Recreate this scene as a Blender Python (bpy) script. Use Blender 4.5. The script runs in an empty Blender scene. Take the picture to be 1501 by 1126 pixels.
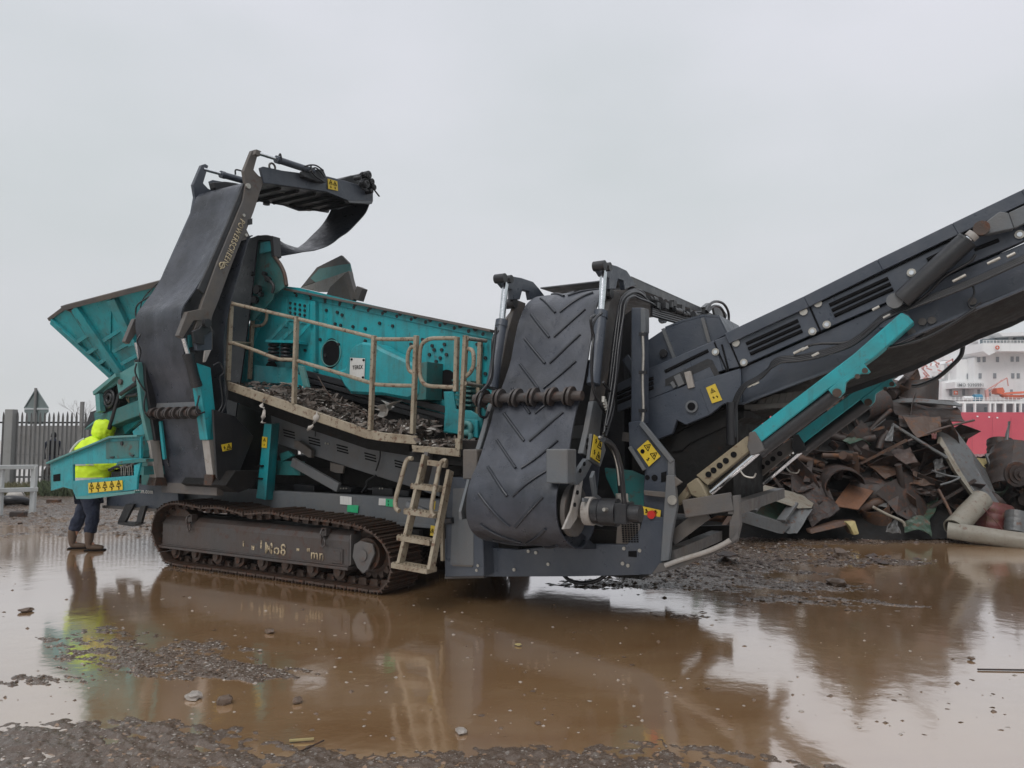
import bpy, bmesh, math, random
import numpy as np
from mathutils import Vector, Matrix
# ---------------------------------------------------------------- camera, sky, light, exposure
SC = bpy.context.scene
COL = SC.collection
F_PX, CXP, CYP, PW, PH = 1084.0, 750.5, 563.0, 1501.0, 1126.0
PITCH = math.radians(4.06)
CAMZ = 1.6
cam = bpy.data.cameras.new('camera')
cam.sensor_fit = 'HORIZONTAL'; cam.sensor_width = 36.0; cam.lens = F_PX/PW*36.0
cam.clip_start = 0.05; cam.clip_end = 3000
camo = bpy.data.objects.new('camera', cam); COL.objects.link(camo)
camo.location = (0, 0, CAMZ); camo.rotation_euler = (math.pi/2+PITCH, 0, 0)
SC.camera = camo
SC.view_settings.view_transform = 'Standard'; SC.view_settings.look = 'None'
SC.view_settings.exposure = 0.0; SC.view_settings.gamma = 1.0
try: SC.view_settings.use_curve_mapping = False
except Exception: pass
SUN_EL, SUN_AZ = math.radians(48), math.radians(200)
world = bpy.data.worlds.new('World'); SC.world = world; world.use_nodes = True
nt = world.node_tree; nt.nodes.clear()
wo = nt.nodes.new('ShaderNodeOutputWorld'); bg = nt.nodes.new('ShaderNodeBackground')
sky = nt.nodes.new('ShaderNodeTexSky'); sky.sky_type = 'NISHITA'; sky.sun_disc = False
sky.sun_elevation = SUN_EL; sky.sun_rotation = SUN_AZ
sk = nt.nodes.new('ShaderNodeVectorMath'); sk.operation = 'SCALE'; sk.inputs['Scale'].default_value = 0.10
nt.links.new(sky.outputs[0], sk.inputs[0])
# overcast cloud deck: grey, a little lilac, brighter towards the zenith, broken by soft noise
tc = nt.nodes.new('ShaderNodeTexCoord'); sp = nt.nodes.new('ShaderNodeSeparateXYZ')
nt.links.new(tc.outputs['Generated'], sp.inputs[0])
cr = nt.nodes.new('ShaderNodeValToRGB'); e = cr.color_ramp.elements
e[0].position = 0.0; e[0].color = (0.655, 0.66, 0.67, 1)
e[1].position = 0.30; e[1].color = (0.61, 0.65, 0.655, 1)
x = e.new(0.55); x.color = (0.70, 0.72, 0.76, 1)
x = e.new(1.0); x.color = (1.25, 1.27, 1.32, 1)
nt.links.new(sp.outputs['Z'], cr.inputs[0])
mp = nt.nodes.new('ShaderNodeMapping'); mp.inputs['Scale'].default_value = (1.2, 1.2, 2.6)
nt.links.new(tc.outputs['Generated'], mp.inputs[0])
nz = nt.nodes.new('ShaderNodeTexNoise'); nz.inputs['Scale'].default_value = 1.3; nz.inputs['Detail'].default_value = 5; nz.inputs['Roughness'].default_value = .45
nt.links.new(mp.outputs[0], nz.inputs[0])
cr2 = nt.nodes.new('ShaderNodeValToRGB'); e = cr2.color_ramp.elements
e[0].position = .36; e[0].color = (0.91, 0.935, 0.93, 1); e[1].position = .68; e[1].color = (1.12, 1.09, 1.13, 1)
nt.links.new(nz.outputs[0], cr2.inputs[0])
mu = nt.nodes.new('ShaderNodeVectorMath'); mu.operation = 'MULTIPLY'
nt.links.new(cr.outputs[0], mu.inputs[0]); nt.links.new(cr2.outputs[0], mu.inputs[1])
mx = nt.nodes.new('ShaderNodeMix'); mx.data_type = 'RGBA'; mx.inputs['Factor'].default_value = 0.97
nt.links.new(sk.outputs[0], mx.inputs['A']); nt.links.new(mu.outputs[0], mx.inputs['B'])
nt.links.new(mx.outputs['Result'], bg.inputs['Color']); bg.inputs['Strength'].default_value = 1.02
nt.links.new(bg.outputs[0], wo.inputs['Surface'])
sun = bpy.data.lights.new('sun', 'SUN'); sun.energy = 1.5; sun.angle = math.radians(30); sun.color = (1, .97, .93)
suno = bpy.data.objects.new('sun', sun); COL.objects.link(suno)
# sun behind and left of the photographer, veiled by cloud
suno.rotation_euler = (math.radians(42), 0, math.radians(-25))

# ---------------------------------------------------------------- viewing-ray helpers (measure real positions)
cp, spp = math.cos(PITCH), math.sin(PITCH)
def ray(px, py):
    u = (px-CXP)/F_PX; v = (py-CYP)/F_PX
    return Vector((u, cp+v*spp, spp-v*cp))
CAM = Vector((0, 0, CAMZ))
ANG = math.radians(-30.5)
P0 = Vector((-1.21, 7.5, 0))
US = Vector((math.cos(ANG), math.sin(ANG), 0)); UT = Vector((-math.sin(ANG), math.cos(ANG), 0))
def loc(w):
    d = w-P0
    return Vector((d.dot(US), d.dot(UT), d.z))
LC = loc(CAM)
def lray(px, py):
    r = ray(px, py); return Vector((r.dot(US), r.dot(UT), r.z))
def T(px, py, t):
    r = lray(px, py); k = (t-LC.y)/r.y; return LC+r*k
def S(px, py, s):
    r = lray(px, py); k = (s-LC.x)/r.x; return LC+r*k
def Z(px, py, z):
    r = lray(px, py); k = (z-LC.z)/r.z; return LC+r*k
def W(px, py, Y):
    r = ray(px, py); return CAM+r*(Y/r.y)
def G(px, py, z=0.0):
    r = ray(px, py); return CAM+r*((z-CAMZ)/r.z)

# ---------------------------------------------------------------- mesh builder
def cat_rom(pts, n=6):
    P = [Vector(p) for p in pts]
    if len(P) < 3: return P
    out = []
    Q = [P[0]*2-P[1]]+P+[P[-1]*2-P[-2]]
    for i in range(1, len(Q)-2):
        a, b, c, d = Q[i-1:i+3]
        for k in range(n):
            t = k/n
            out.append(0.5*((2*b)+(c-a)*t+(2*a-5*b+4*c-d)*t*t+(3*b-a-3*c+d)*t**3))
    out.append(P[-1]); return out
class MB:
    def __init__(s): s.v = []; s.f = []; s.sm = []
    def add(s, vs, fs, smooth=False):
        o = len(s.v); s.v += [tuple(p) for p in vs]
        for f in fs: s.f.append([o+i for i in f]); s.sm.append(smooth)
        return s
    def prism(s, pts, vec):
        pts = [Vector(p) for p in pts]; vec = Vector(vec); n = len(pts)
        vs = pts+[p+vec for p in pts]
        fs = [list(range(n)), list(range(2*n-1, n-1, -1))]
        for i in range(n): j = (i+1) % n; fs.append([i, i+n, j+n, j])
        return s.add(vs, fs)
    def hexa(s, a, b): return s.add(list(a)+list(b), [(0,1,2,3),(7,6,5,4),(0,4,5,1),(1,5,6,2),(2,6,7,3),(3,7,4,0)])
    def box(s, lo, hi):
        x0,y0,z0 = lo; x1,y1,z1 = hi
        return s.hexa([(x0,y0,z0),(x1,y0,z0),(x1,y1,z0),(x0,y1,z0)], [(x0,y0,z1),(x1,y0,z1),(x1,y1,z1),(x0,y1,z1)])
    def beam(s, p, q, w, h, up=(0,0,1)):
        p, q = Vector(p), Vector(q); d = (q-p).normalized(); u = Vector(up)
        if abs(d.dot(u)) > .97: u = Vector((1,0,0))
        a = d.cross(u).normalized(); b = a.cross(d).normalized()
        c = [a*w/2+b*h/2, -a*w/2+b*h/2, -a*w/2-b*h/2, a*w/2-b*h/2]
        return s.hexa([p+k for k in c], [q+k for k in c])
    def tube(s, pts, r, seg=8, smooth=True, n=6, cap=True):
        P = cat_rom(pts, n) if smooth and len(pts) > 2 else [Vector(p) for p in pts]
        R = r if isinstance(r, (list, tuple)) else None
        N = len(P); d0 = (P[1]-P[0]).normalized()
        a = d0.cross(Vector((0,0,1)))
        if a.length < .05: a = d0.cross(Vector((1,0,0)))
        a.normalize(); vs = []
        for i in range(N):
            d = (P[min(i+1,N-1)]-P[max(i-1,0)]).normalized()
            a = (a-d*a.dot(d)).normalized(); b = d.cross(a)
            rr = r if R is None else R[0]+(R[1]-R[0])*i/(N-1)
            for k in range(seg):
                t = 2*math.pi*k/seg; vs.append(P[i]+(a*math.cos(t)+b*math.sin(t))*rr)
        fs = [(i*seg+k, i*seg+(k+1) % seg, (i+1)*seg+(k+1) % seg, (i+1)*seg+k) for i in range(N-1) for k in range(seg)]
        s.add(vs, fs, True)
        if cap: s.add(vs[:seg], [tuple(range(seg))]); s.add(vs[-seg:], [tuple(range(seg))])
        return s
    def cyl(s, p, q, r, seg=16): return s.tube([p, q], r, seg, False)
    def bolt(s, p, n, r=.018, h=.012, seg=10):
        p, n = Vector(p), Vector(n).normalized(); return s.tube([p, p+n*h], r, seg, False)
    def torus(s, c, n, R, r, seg=20):
        c, n = Vector(c), Vector(n).normalized(); a = n.orthogonal().normalized(); b = n.cross(a)
        P = [c+(a*math.cos(2*math.pi*k/seg)+b*math.sin(2*math.pi*k/seg))*R for k in range(seg+1)]
        return s.tube(P, r, 6, False, cap=False)
    def sheet(s, rows, smooth=True):
        m = len(rows[0]); vs = [p for r in rows for p in r]
        fs = [(i*m+j, i*m+j+1, (i+1)*m+j+1, (i+1)*m+j) for i in range(len(rows)-1) for j in range(m-1)]
        return s.add(vs, fs, smooth)
    def pieces(s, name, mat, parent=None, bev=0.0):
        par = list(range(len(s.v)))
        def find(i):
            while par[i] != i: par[i] = par[par[i]]; i = par[i]
            return i
        for f in s.f:
            a = find(f[0])
            for i in f[1:]:
                b = find(i)
                if b != a: par[b] = a
        # caps of tubes duplicate their rim: merge shells that share a position
        pos = {}
        for i, p in enumerate(s.v):
            k = (round(p[0], 5), round(p[1], 5), round(p[2], 5))
            if k in pos: par[find(i)] = find(pos[k])
            else: pos[k] = i
        groups = {}
        for f, sm in zip(s.f, s.sm): groups.setdefault(find(f[0]), []).append((f, sm))
        out = []
        for g in groups.values():
            ids = sorted({i for f, _ in g for i in f}); mp = {i: k for k, i in enumerate(ids)}; m = MB(); m.v = [s.v[i] for i in ids]; m.f = [[mp[i] for i in f] for f, _ in g]; m.sm = [x for _, x in g]
            out.append(m.build(name, mat, parent, bev=bev))
        return out
    def build(s, name, mat, parent=None, bev=0.0, solid=0.0, weld=True, loc=None):
        me = bpy.data.meshes.new(name)
        me.from_pydata(s.v, [], s.f); 
        me.polygons.foreach_set('use_smooth', s.sm)
        bm = bmesh.new(); bm.from_mesh(me)
        if weld and solid: bmesh.ops.remove_doubles(bm, verts=bm.verts, dist=1e-5)
        bmesh.ops.recalc_face_normals(bm, faces=bm.faces)
        bm.to_mesh(me); bm.free()
        me.materials.append(mat)
        o = bpy.data.objects.new(name, me); COL.objects.link(o)
        if parent is not None: o.parent = parent
        if loc is not None: o.location = loc
        if solid:
            m = o.modifiers.new('solid', 'SOLIDIFY'); m.thickness = solid; m.offset = 0
            m = o.modifiers.new('split', 'EDGE_SPLIT'); m.split_angle = .9
        if bev:
            m = o.modifiers.new('bev', 'BEVEL'); m.width = bev; m.segments = 1; m.limit_method = 'ANGLE'; m.angle_limit = .7
        return o
def tag(o, label=None, cat=None, group=None, kind=None):
    if label: o['label'] = label
    if cat: o['category'] = cat
    if group: o['group'] = group
    if kind: o['kind'] = kind
    return o
def empty(name, l=(0,0,0), rz=0.0):
    o = bpy.data.objects.new(name, None); COL.objects.link(o); o.location = l; o.rotation_euler = (0,0,rz)
    o.empty_display_size = .2
    return o
def copy_tree(o, parent=None):
    c = o.copy(); COL.objects.link(c)
    if parent is not None: c.parent = parent
    for ch in o.children: copy_tree(ch, c)
    return c

# ---------------------------------------------------------------- materials
def N(nt, typ, **kw):
    n = nt.nodes.new(typ)
    for k, v in kw.items():
        if k in n.inputs: n.inputs[k].default_value = v
        else: setattr(n, k, v)
    return n
def ramp(nt, src, p0, p1, c0=(0,0,0,1), c1=(1,1,1,1)):
    r = nt.nodes.new('ShaderNodeValToRGB'); e = r.color_ramp.elements
    e[0].position, e[1].position = p0, p1; e[0].color, e[1].color = c0, c1
    nt.links.new(src, r.inputs[0]); return r.outputs[0]
def mixc(nt, fac, a, b):
    m = nt.nodes.new('ShaderNodeMix'); m.data_type = 'RGBA'
    if hasattr(fac, 'node'): nt.links.new(fac, m.inputs['Factor'])
    else: m.inputs['Factor'].default_value = fac
    for k, v in (('A', a), ('B', b)):
        if hasattr(v, 'node'): nt.links.new(v, m.inputs[k])
        else: m.inputs[k].default_value = (*v[:3], 1)
    return m.outputs['Result']
def mul(nt, a, b):
    m = nt.nodes.new('ShaderNodeMath'); m.operation = 'MULTIPLY'
    for i, v in enumerate((a, b)):
        if hasattr(v, 'node'): nt.links.new(v, m.inputs[i])
        else: m.inputs[i].default_value = v
    return m.outputs[0]
MATS = {}
def paint(name, base, rough=.45, metal=0.0, dirt=(.12,.095,.07), dirt_amt=.5, rust=.25, scale=1.0, bump=.15, spec=.5, streak=.5, rustcol=(.13,.05,.022), var=.12):
    m = bpy.data.materials.new(name); m.use_nodes = True; nt = m.node_tree; b = nt.nodes['Principled BSDF']
    tc = nt.nodes.new('ShaderNodeTexCoord'); L = nt.links.new
    n1 = N(nt, 'ShaderNodeTexNoise', Scale=2.2*scale, Detail=9, Roughness=.66); L(tc.outputs['Object'], n1.inputs[0])
    n2 = N(nt, 'ShaderNodeTexNoise', Scale=9*scale, Detail=8, Roughness=.7); L(tc.outputs['Object'], n2.inputs[0])
    mp = nt.nodes.new('ShaderNodeMapping'); mp.inputs['Scale'].default_value = (14*scale, 14*scale, .9*scale); L(tc.outputs['Object'], mp.inputs[0])
    n3 = N(nt, 'ShaderNodeTexNoise', Scale=1.0, Detail=6, Roughness=.6); L(mp.outputs[0], n3.inputs[0])
    n4 = N(nt, 'ShaderNodeTexNoise', Scale=42*scale, Detail=5, Roughness=.7); L(tc.outputs['Object'], n4.inputs[0])
    v = ramp(nt, n1.outputs[0], .3, .7, (*[c*(1-var*1.4) for c in base], 1), (*[min(1, c*(1+var)) for c in base], 1))
    d = mul(nt, ramp(nt, n1.outputs[0], .42, .70), dirt_amt)
    c = mixc(nt, d, v, dirt)
    st = mul(nt, ramp(nt, n3.outputs[0], .52, .75), dirt_amt*streak)
    c = mixc(nt, st, c, [x*.8 for x in dirt])
    rm = mul(nt, ramp(nt, n2.outputs[0], .64-.22*rust, .68-.20*rust+.03), min(1, rust*2.2))
    rc = mixc(nt, n4.outputs[0], rustcol, [x*.35 for x in rustcol])
    c = mixc(nt, rm, c, rc)
    sp_ = mul(nt, ramp(nt, n4.outputs[0], .60, .72), dirt_amt*.55)
    c = mixc(nt, sp_, c, [x*.55 for x in dirt])
    L(c, b.inputs['Base Color']); b.inputs['Metallic'].default_value = metal
    rr = ramp(nt, n2.outputs[0], .3, .75, (max(.05, rough-.14),)*3+(1,), (min(1, rough+.22),)*3+(1,))
    L(rr, b.inputs['Roughness']); b.inputs['Specular IOR Level'].default_value = spec
    bp = N(nt, 'ShaderNodeBump', Strength=bump, Distance=.02); L(n4.outputs[0], bp.inputs['Height'])
    bp2 = N(nt, 'ShaderNodeBump', Strength=bump*.7, Distance=.06); L(n2.outputs[0], bp2.inputs['Height']); L(bp.outputs[0], bp2.inputs['Normal'])
    L(bp2.outputs[0], b.inputs['Normal'])
    MATS[name] = m; return m
def flat(name, base, rough=.5, metal=0.0, spec=.5):
    m = bpy.data.materials.new(name); m.use_nodes = True; nt = m.node_tree; b = nt.nodes['Principled BSDF']
    tc = nt.nodes.new('ShaderNodeTexCoord'); n = N(nt, 'ShaderNodeTexNoise', Scale=18, Detail=6, Roughness=.7)
    nt.links.new(tc.outputs['Object'], n.inputs[0])
    nt.links.new(ramp(nt, n.outputs[0], .25, .8, (*[c*.72 for c in base], 1), (*[min(1, c*1.15) for c in base], 1)), b.inputs['Base Color'])
    b.inputs['Roughness'].default_value = rough; b.inputs['Metallic'].default_value = metal; b.inputs['Specular IOR Level'].default_value = spec
    return m
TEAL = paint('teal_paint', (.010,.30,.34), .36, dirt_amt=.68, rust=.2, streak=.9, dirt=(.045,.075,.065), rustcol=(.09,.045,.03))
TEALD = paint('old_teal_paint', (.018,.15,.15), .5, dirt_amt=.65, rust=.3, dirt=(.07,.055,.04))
TEALP = paint('faded_teal_paint', (.07,.235,.23), .5, dirt_amt=.5, rust=.16, dirt=(.12,.13,.10))
GREY = paint('dark_grey_paint', (.040,.050,.069), .36, dirt_amt=.30, rust=.05, dirt=(.10,.10,.10))
GREYL = paint('mid_grey_paint', (.105,.115,.125), .5, dirt_amt=.5, rust=.12, dirt=(.10,.08,.06))
GREYB = paint('muddy_grey_paint', (.085,.080,.078), .55, dirt_amt=.7, rust=.22, dirt=(.11,.085,.06))
CREAM = paint('weathered_cream_paint', (.29,.25,.185), .55, dirt_amt=.85, rust=.42, dirt=(.11,.072,.04), scale=2.4)
BLACK = paint('black_steel', (.011,.012,.015), .42, dirt_amt=.45, rust=.12, dirt=(.03,.026,.022))
DARK = paint('grime_and_shade', (.007,.007,.007), .7, dirt_amt=.5, rust=.25, dirt=(.016,.012,.009), rustcol=(.04,.016,.008), spec=.25)  # near-black grime; also stands in for shade inside and under the machine
RUBBER = paint('conveyor_rubber', (.023,.027,.038), .34, dirt_amt=.26, rust=0, dirt=(.085,.09,.105), bump=.12, streak=1.5, var=.5, spec=.6)
RUBBERD = paint('dark_rubber', (.014,.017,.024), .34, dirt_amt=.35, rust=0, dirt=(.05,.052,.055), bump=.06)
HOSE = flat('black_hose', (.009,.009,.011), .35)
CHROME = flat('chrome_rod', (.72,.74,.76), .18, 1.0)
ZINC = flat('zinc_fitting', (.42,.40,.36), .4, .7)
STEELL = paint('pale_worn_steel', (.32,.30,.28), .5, dirt_amt=.6, rust=.2, dirt=(.14,.11,.08), scale=2)
TRACK = paint('rusty_track_steel', (.055,.036,.027), .42, metal=.25, dirt_amt=.7, rust=.5, dirt=(.05,.032,.022), rustcol=(.12,.045,.02), bump=.3, scale=2)
TFRAME = paint('mud_splashed_track_frame', (.050,.044,.042), .42, dirt_amt=.85, rust=.40, dirt=(.045,.027,.019), rustcol=(.075,.030,.018), scale=1.1)
YELLOW = paint('warning_yellow', (.62,.44,.02), .45, dirt_amt=.3, rust=.04, scale=4)
INK = flat('black_ink', (.008,.008,.009), .9, spec=.1)
WHITE = paint('weathered_white', (.6,.6,.58), .5, dirt_amt=.35, rust=.02, scale=3)
LETTER = paint('worn_cream_letters', (.50,.42,.27), .5, dirt_amt=.8, rust=.1, scale=6)
LETTERW = paint('flaked_letters', (.46,.37,.23), .5, dirt_amt=.7, rust=.62, rustcol=(.06,.045,.038), scale=2.6)
RED = flat('red_plastic', (.45,.02,.015), .35)
GREEN = flat('green_sticker', (.03,.38,.17), .4)

def text(s, o, xd, yd, h, mat, parent=None, ext=.002, name='lettering', align='LEFT', width=None, off=.012):
    cu = bpy.data.curves.new(name, 'FONT'); cu.body = s; cu.size = 1.0; cu.extrude = 0.0; cu.align_x = align; cu.offset = off; cu.space_character = 1.12
    ob = bpy.data.objects.new(name+'_tmp', cu); COL.objects.link(ob)
    bpy.context.view_layer.update()
    me = bpy.data.meshes.new_from_object(ob.evaluated_get(bpy.context.evaluated_depsgraph_get()))
    bpy.data.objects.remove(ob); bpy.data.curves.remove(cu)
    xd, yd = Vector(xd).normalized(), Vector(yd).normalized(); o = Vector(o)
    xs = [v.co.x for v in me.vertices]; w = (max(xs)-min(xs)) or 1
    kx = (width/w) if width else h/.72; ky = h/.72; x0 = min(xs) if align == 'LEFT' else 0
    for v in me.vertices: v.co = o+xd*((v.co.x-x0)*kx)+yd*(v.co.y*ky)
    me.materials.append(mat); r = bpy.data.objects.new(name, me); COL.objects.link(r)
    if parent is not None: r.parent = parent
    m = r.modifiers.new('solid', 'SOLIDIFY'); m.thickness = ext; m.offset = 0
    return r
# ---------------------------------------------------------------- ground: mud sheet with standing water
rng = np.random.RandomState(7)
def vnoise(x, y, seed=0):
    xi = np.floor(x).astype(np.int64); yi = np.floor(y).astype(np.int64); fx = x-xi; fy = y-yi
    fx = fx*fx*(3-2*fx); fy = fy*fy*(3-2*fy)
    def h(a, b):
        n = (a*374761393+b*668265263+seed*1442695041) & 0x7fffffff
        n = ((n ^ (n >> 13))*1274126177) & 0x7fffffff
        return ((n ^ (n >> 16)) & 0xffff)/65535.0
    return (h(xi,yi)*(1-fx)+h(xi+1,yi)*fx)*(1-fy)+(h(xi,yi+1)*(1-fx)+h(xi+1,yi+1)*fx)*fy
def fbm(x, y, o=5, seed=0, g=.5):
    s = 0; a = 1; t = 0
    for i in range(o):
        s = s+a*vnoise(x*(2**i)+i*17.3, y*(2**i)+i*9.1, seed+i); t += a; a *= g
    return s/t-.5
def height(x, y):
    big = fbm(x*.45, y*.45, 3, 3)
    mid = fbm(x*1.6+y*.35, y*2.4-x*.8, 4, 11)
    fine = fbm(x*7, y*9, 4, 23, .6)
    ca, sa = math.cos(-.55), math.sin(-.55)
    u = x*ca+y*sa; v = -x*sa+y*ca
    streak = fbm(u*1.1, v*9, 4, 31)
    h = -.037+.018*big+.022*mid+.014*fine+.018*streak
    def blob(px, py, rx, ry, a, rot=0):
        g = G(px, py); c, s = math.cos(rot), math.sin(rot)
        dx, dy = x-g.x, y-g.y; q = ((dx*c+dy*s)/rx)**2+((-dx*s+dy*c)/ry)**2
        return a*np.exp(-q)
    m1 = np.exp(-((x+2.1)/2.0)**2-((y-5.3)/.9)**2); m2 = np.exp(-((x-2.6)/2.0)**2-((y-7.3)/1.2)**2)
    st2 = fbm(u*1.7+3, v*13, 4, 91, .6); h = h+m1*(.006+.07*st2)+m2*(.011+.085*st2)
    h = h+blob(520,905,1.4,.35,.016)+blob(640,1010,1.2,.25,.006)+blob(1350,905,1.6,.5,.012)+blob(120,860,.9,.5,.014)+blob(1000,930,.9,.3,.012)
    h = h+blob(780,858,1.3,.35,.026)+blob(600,885,.6,.2,.02)
    near = 1/(1+np.exp((y-(4.02+.07*np.sin(x*2.3)+.28*np.exp(-((x+2.3)/.9)**2)-.10*(x > .8)))/.10))
    h = h+near*(.058-.018*np.clip(x-1.0, 0, 1.3))
    h = h+blob(215, 950, .95, .42, .05)+blob(330, 985, .75, .20, .048, -.2)+blob(130, 925, .7, .3, .03)+blob(60, 1000, .5, .18, .028)
    h = h+blob(300, 835, .9, .5, .040, -.4)+blob(420, 850, .7, .3, .03, -.4)
    h = h+blob(1060, 815, 2.0, 1.4, .058)+blob(960, 850, 1.0, .6, .044, .2)+blob(1130, 880, .95, .22, .035, -.1)+blob(1000, 905, .5, .16, .030)+blob(1330, 825, 1.0, .25, .035)+blob(1300, 793, 2.0, .3, .05)+blob(1200, 860, .7, .3, .03)
    h = h+blob(590, 925, .5, .1, .012)
    far = 1/(1+np.exp(-(y-10.6-.10*x)/.45))
    h = h+far*.031*(1-.45*np.exp(-((x+6.5)/1.4)**2-((y-10.6)/.9)**2))
    back = 1/(1+np.exp(-(y-15)/1.5)); h = h+back*.04
    lf = np.exp(-((x+5.8)/1.3)**2-((y-8.9)/.8)**2); h = h+.018*lf
    # thin slurry: mud only just breaks the water film, so it stays peppered with wet spots
    mask = 1/(1+np.exp(-(h+.006)/.004))
    h = np.where(h > 0, .016*np.tanh(h/.03), h)
    f1 = fbm(u*9, v*16, 3, 57, .6); f2 = fbm(x*26, y*26, 2, 77)
    big2 = fbm(x*2.2, y*2.2, 2, 101)
    h = h+mask*(-.001+.036*f1+.020*f2+.020*big2)
    return h
def mat_mud():
    m = bpy.data.materials.new('wet_mud'); m.use_nodes = True; nt = m.node_tree; b = nt.nodes['Principled BSDF']; L = nt.links.new
    tc = nt.nodes.new('ShaderNodeTexCoord')
    a = N(nt, 'ShaderNodeTexNoise', Scale=1.1, Detail=8, Roughness=.62); L(tc.outputs['Object'], a.inputs[0])
    c = N(nt, 'ShaderNodeTexNoise', Scale=24, Detail=7, Roughness=.75); L(tc.outputs['Object'], c.inputs[0])
    vo = N(nt, 'ShaderNodeTexVoronoi', Scale=55); L(tc.outputs['Object'], vo.inputs['Vector'])
    col = ramp(nt, a.outputs[0], .3, .7, (.14,.078,.040,1), (.26,.155,.088,1))
    col = mixc(nt, ramp(nt, c.outputs[0], .35, .72), col, (.26,.19,.14))
    col = mixc(nt, mul(nt, ramp(nt, vo.outputs['Color'], .75, .9), .8), col, (.50,.44,.38))
    col = mixc(nt, mul(nt, ramp(nt, vo.outputs['Color'], .12, .05), .7), col, (.03,.025,.022))
    L(col, b.inputs['Base Color'])
    L(ramp(nt, c.outputs[0], .40, .66, (.08,)*3+(1,), (.45,)*3+(1,)), b.inputs['Roughness'])
    b.inputs['Coat Weight'].default_value = .14; b.inputs['Coat Roughness'].default_value = .12
    b.inputs['Specular IOR Level'].default_value = .4
    b1 = N(nt, 'ShaderNodeBump', Strength=.6, Distance=.015); L(c.outputs[0], b1.inputs['Height'])
    b2 = N(nt, 'ShaderNodeBump', Strength=.4, Distance=.008); L(vo.outputs['Distance'], b2.inputs['Height']); L(b1.outputs[0], b2.inputs['Normal'])
    L(b2.outputs[0], b.inputs['Normal']); return m
def mat_water():
    m = bpy.data.materials.new('muddy_water'); m.use_nodes = True; nt = m.node_tree; nt.nodes.clear(); L = nt.links.new
    out = nt.nodes.new('ShaderNodeOutputMaterial'); tc = nt.nodes.new('ShaderNodeTexCoord')
    a = N(nt, 'ShaderNodeTexNoise', Scale=.55, Detail=5, Roughness=.6); L(tc.outputs['Object'], a.inputs[0])
    mp = nt.nodes.new('ShaderNodeMapping'); mp.inputs['Scale'].default_value = (.7, 5, 1); mp.inputs['Rotation'].default_value = (0,0,-.1); L(tc.outputs['Object'], mp.inputs[0])
    a2 = N(nt, 'ShaderNodeTexNoise', Scale=1, Detail=6, Roughness=.6); L(mp.outputs[0], a2.inputs[0])
    col = ramp(nt, a.outputs[0], .35, .65, (.23,.125,.055,1), (.33,.205,.105,1))
    col = mixc(nt, mul(nt, ramp(nt, a2.outputs[0], .45, .75), .5), col, (.33,.22,.12))
    dif = nt.nodes.new('ShaderNodeBsdfDiffuse'); L(col, dif.inputs[0])
    gl = nt.nodes.new('ShaderNodeBsdfGlossy'); gl.inputs['Roughness'].default_value = .095; gl.inputs[0].default_value = (.97,.95,.95,1)
    r = N(nt, 'ShaderNodeTexNoise', Scale=5.0, Detail=3, Roughness=.5); L(tc.outputs['Object'], r.inputs[0])
    bp = N(nt, 'ShaderNodeBump', Strength=.09, Distance=.02); L(r.outputs[0], bp.inputs['Height'])
    L(bp.outputs[0], gl.inputs['Normal'])
    fr = N(nt, 'ShaderNodeFresnel', IOR=3.0)
    L(bp.outputs[0], fr.inputs['Normal'])
    f = nt.nodes.new('ShaderNodeMath'); f.operation = 'MULTIPLY_ADD'; f.inputs[1].default_value = 1.8; f.inputs[2].default_value = .0; L(fr.outputs[0], f.inputs[0])
    f0 = f; f = nt.nodes.new('ShaderNodeMath'); f.operation = 'MINIMUM'; f.inputs[1].default_value = .74; L(f0.outputs[0], f.inputs[0])
    mx = nt.nodes.new('ShaderNodeMixShader'); L(f.outputs[0], mx.inputs[0]); L(dif.outputs[0], mx.inputs[1]); L(gl.outputs[0], mx.inputs[2])
    L(mx.outputs[0], out.inputs[0]); return m
MUD = mat_mud(); WATER = mat_water()
def build_ground():
    na, nr = 900, 900
    th = np.tan(np.linspace(-math.radians(46), math.radians(46), na))
    yy = 1.6*(45/1.6)**np.linspace(0, 1, nr)
    # denser rows where the mud shows largest
    X = np.outer(yy, th); Y = np.repeat(yy[:, None], na, 1)
    H = height(X, Y)
    V = np.stack([X, Y, H], -1).reshape(-1, 3)
    idx = np.arange(na*nr).reshape(nr, na)
    Q = np.stack([idx[:-1, :-1], idx[:-1, 1:], idx[1:, 1:], idx[1:, :-1]], -1).reshape(-1, 4)
    me = bpy.data.meshes.new('ground'); me.vertices.add(len(V)); me.vertices.foreach_set('co', V.ravel())
    me.loops.add(Q.size); me.loops.foreach_set('vertex_index', Q.ravel().astype(np.int32))
    me.polygons.add(len(Q)); me.polygons.foreach_set('loop_start', np.arange(0, Q.size, 4, dtype=np.int32))
    me.polygons.foreach_set('loop_total', np.full(len(Q), 4, dtype=np.int32)); me.update(calc_edges=True)
    me.polygons.foreach_set('use_smooth', np.ones(len(Q), dtype=bool))
    me.materials.append(MUD); o = bpy.data.objects.new('ground', me); COL.objects.link(o); tag(o, kind='structure')
build_ground()
tag(MB().add([(-600,-300,-.16),(600,-300,-.16),(600,75,-.16),(-600,75,-.16)], [(0,1,2,3)]).build('yard_base', MUD), kind='structure')
tag(MB().add([(-600,75.5,-3),(600,75.5,-3),(600,2500,-3),(-600,2500,-3)], [(0,1,2,3)]).build('harbour_water', WATER), kind='structure')
tag(MB().add([(-13,-6,0),(14,-6,0),(14,24,0),(-13,24,0)], [(0,1,2,3)]).build('puddle_water', WATER), kind='structure')
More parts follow.
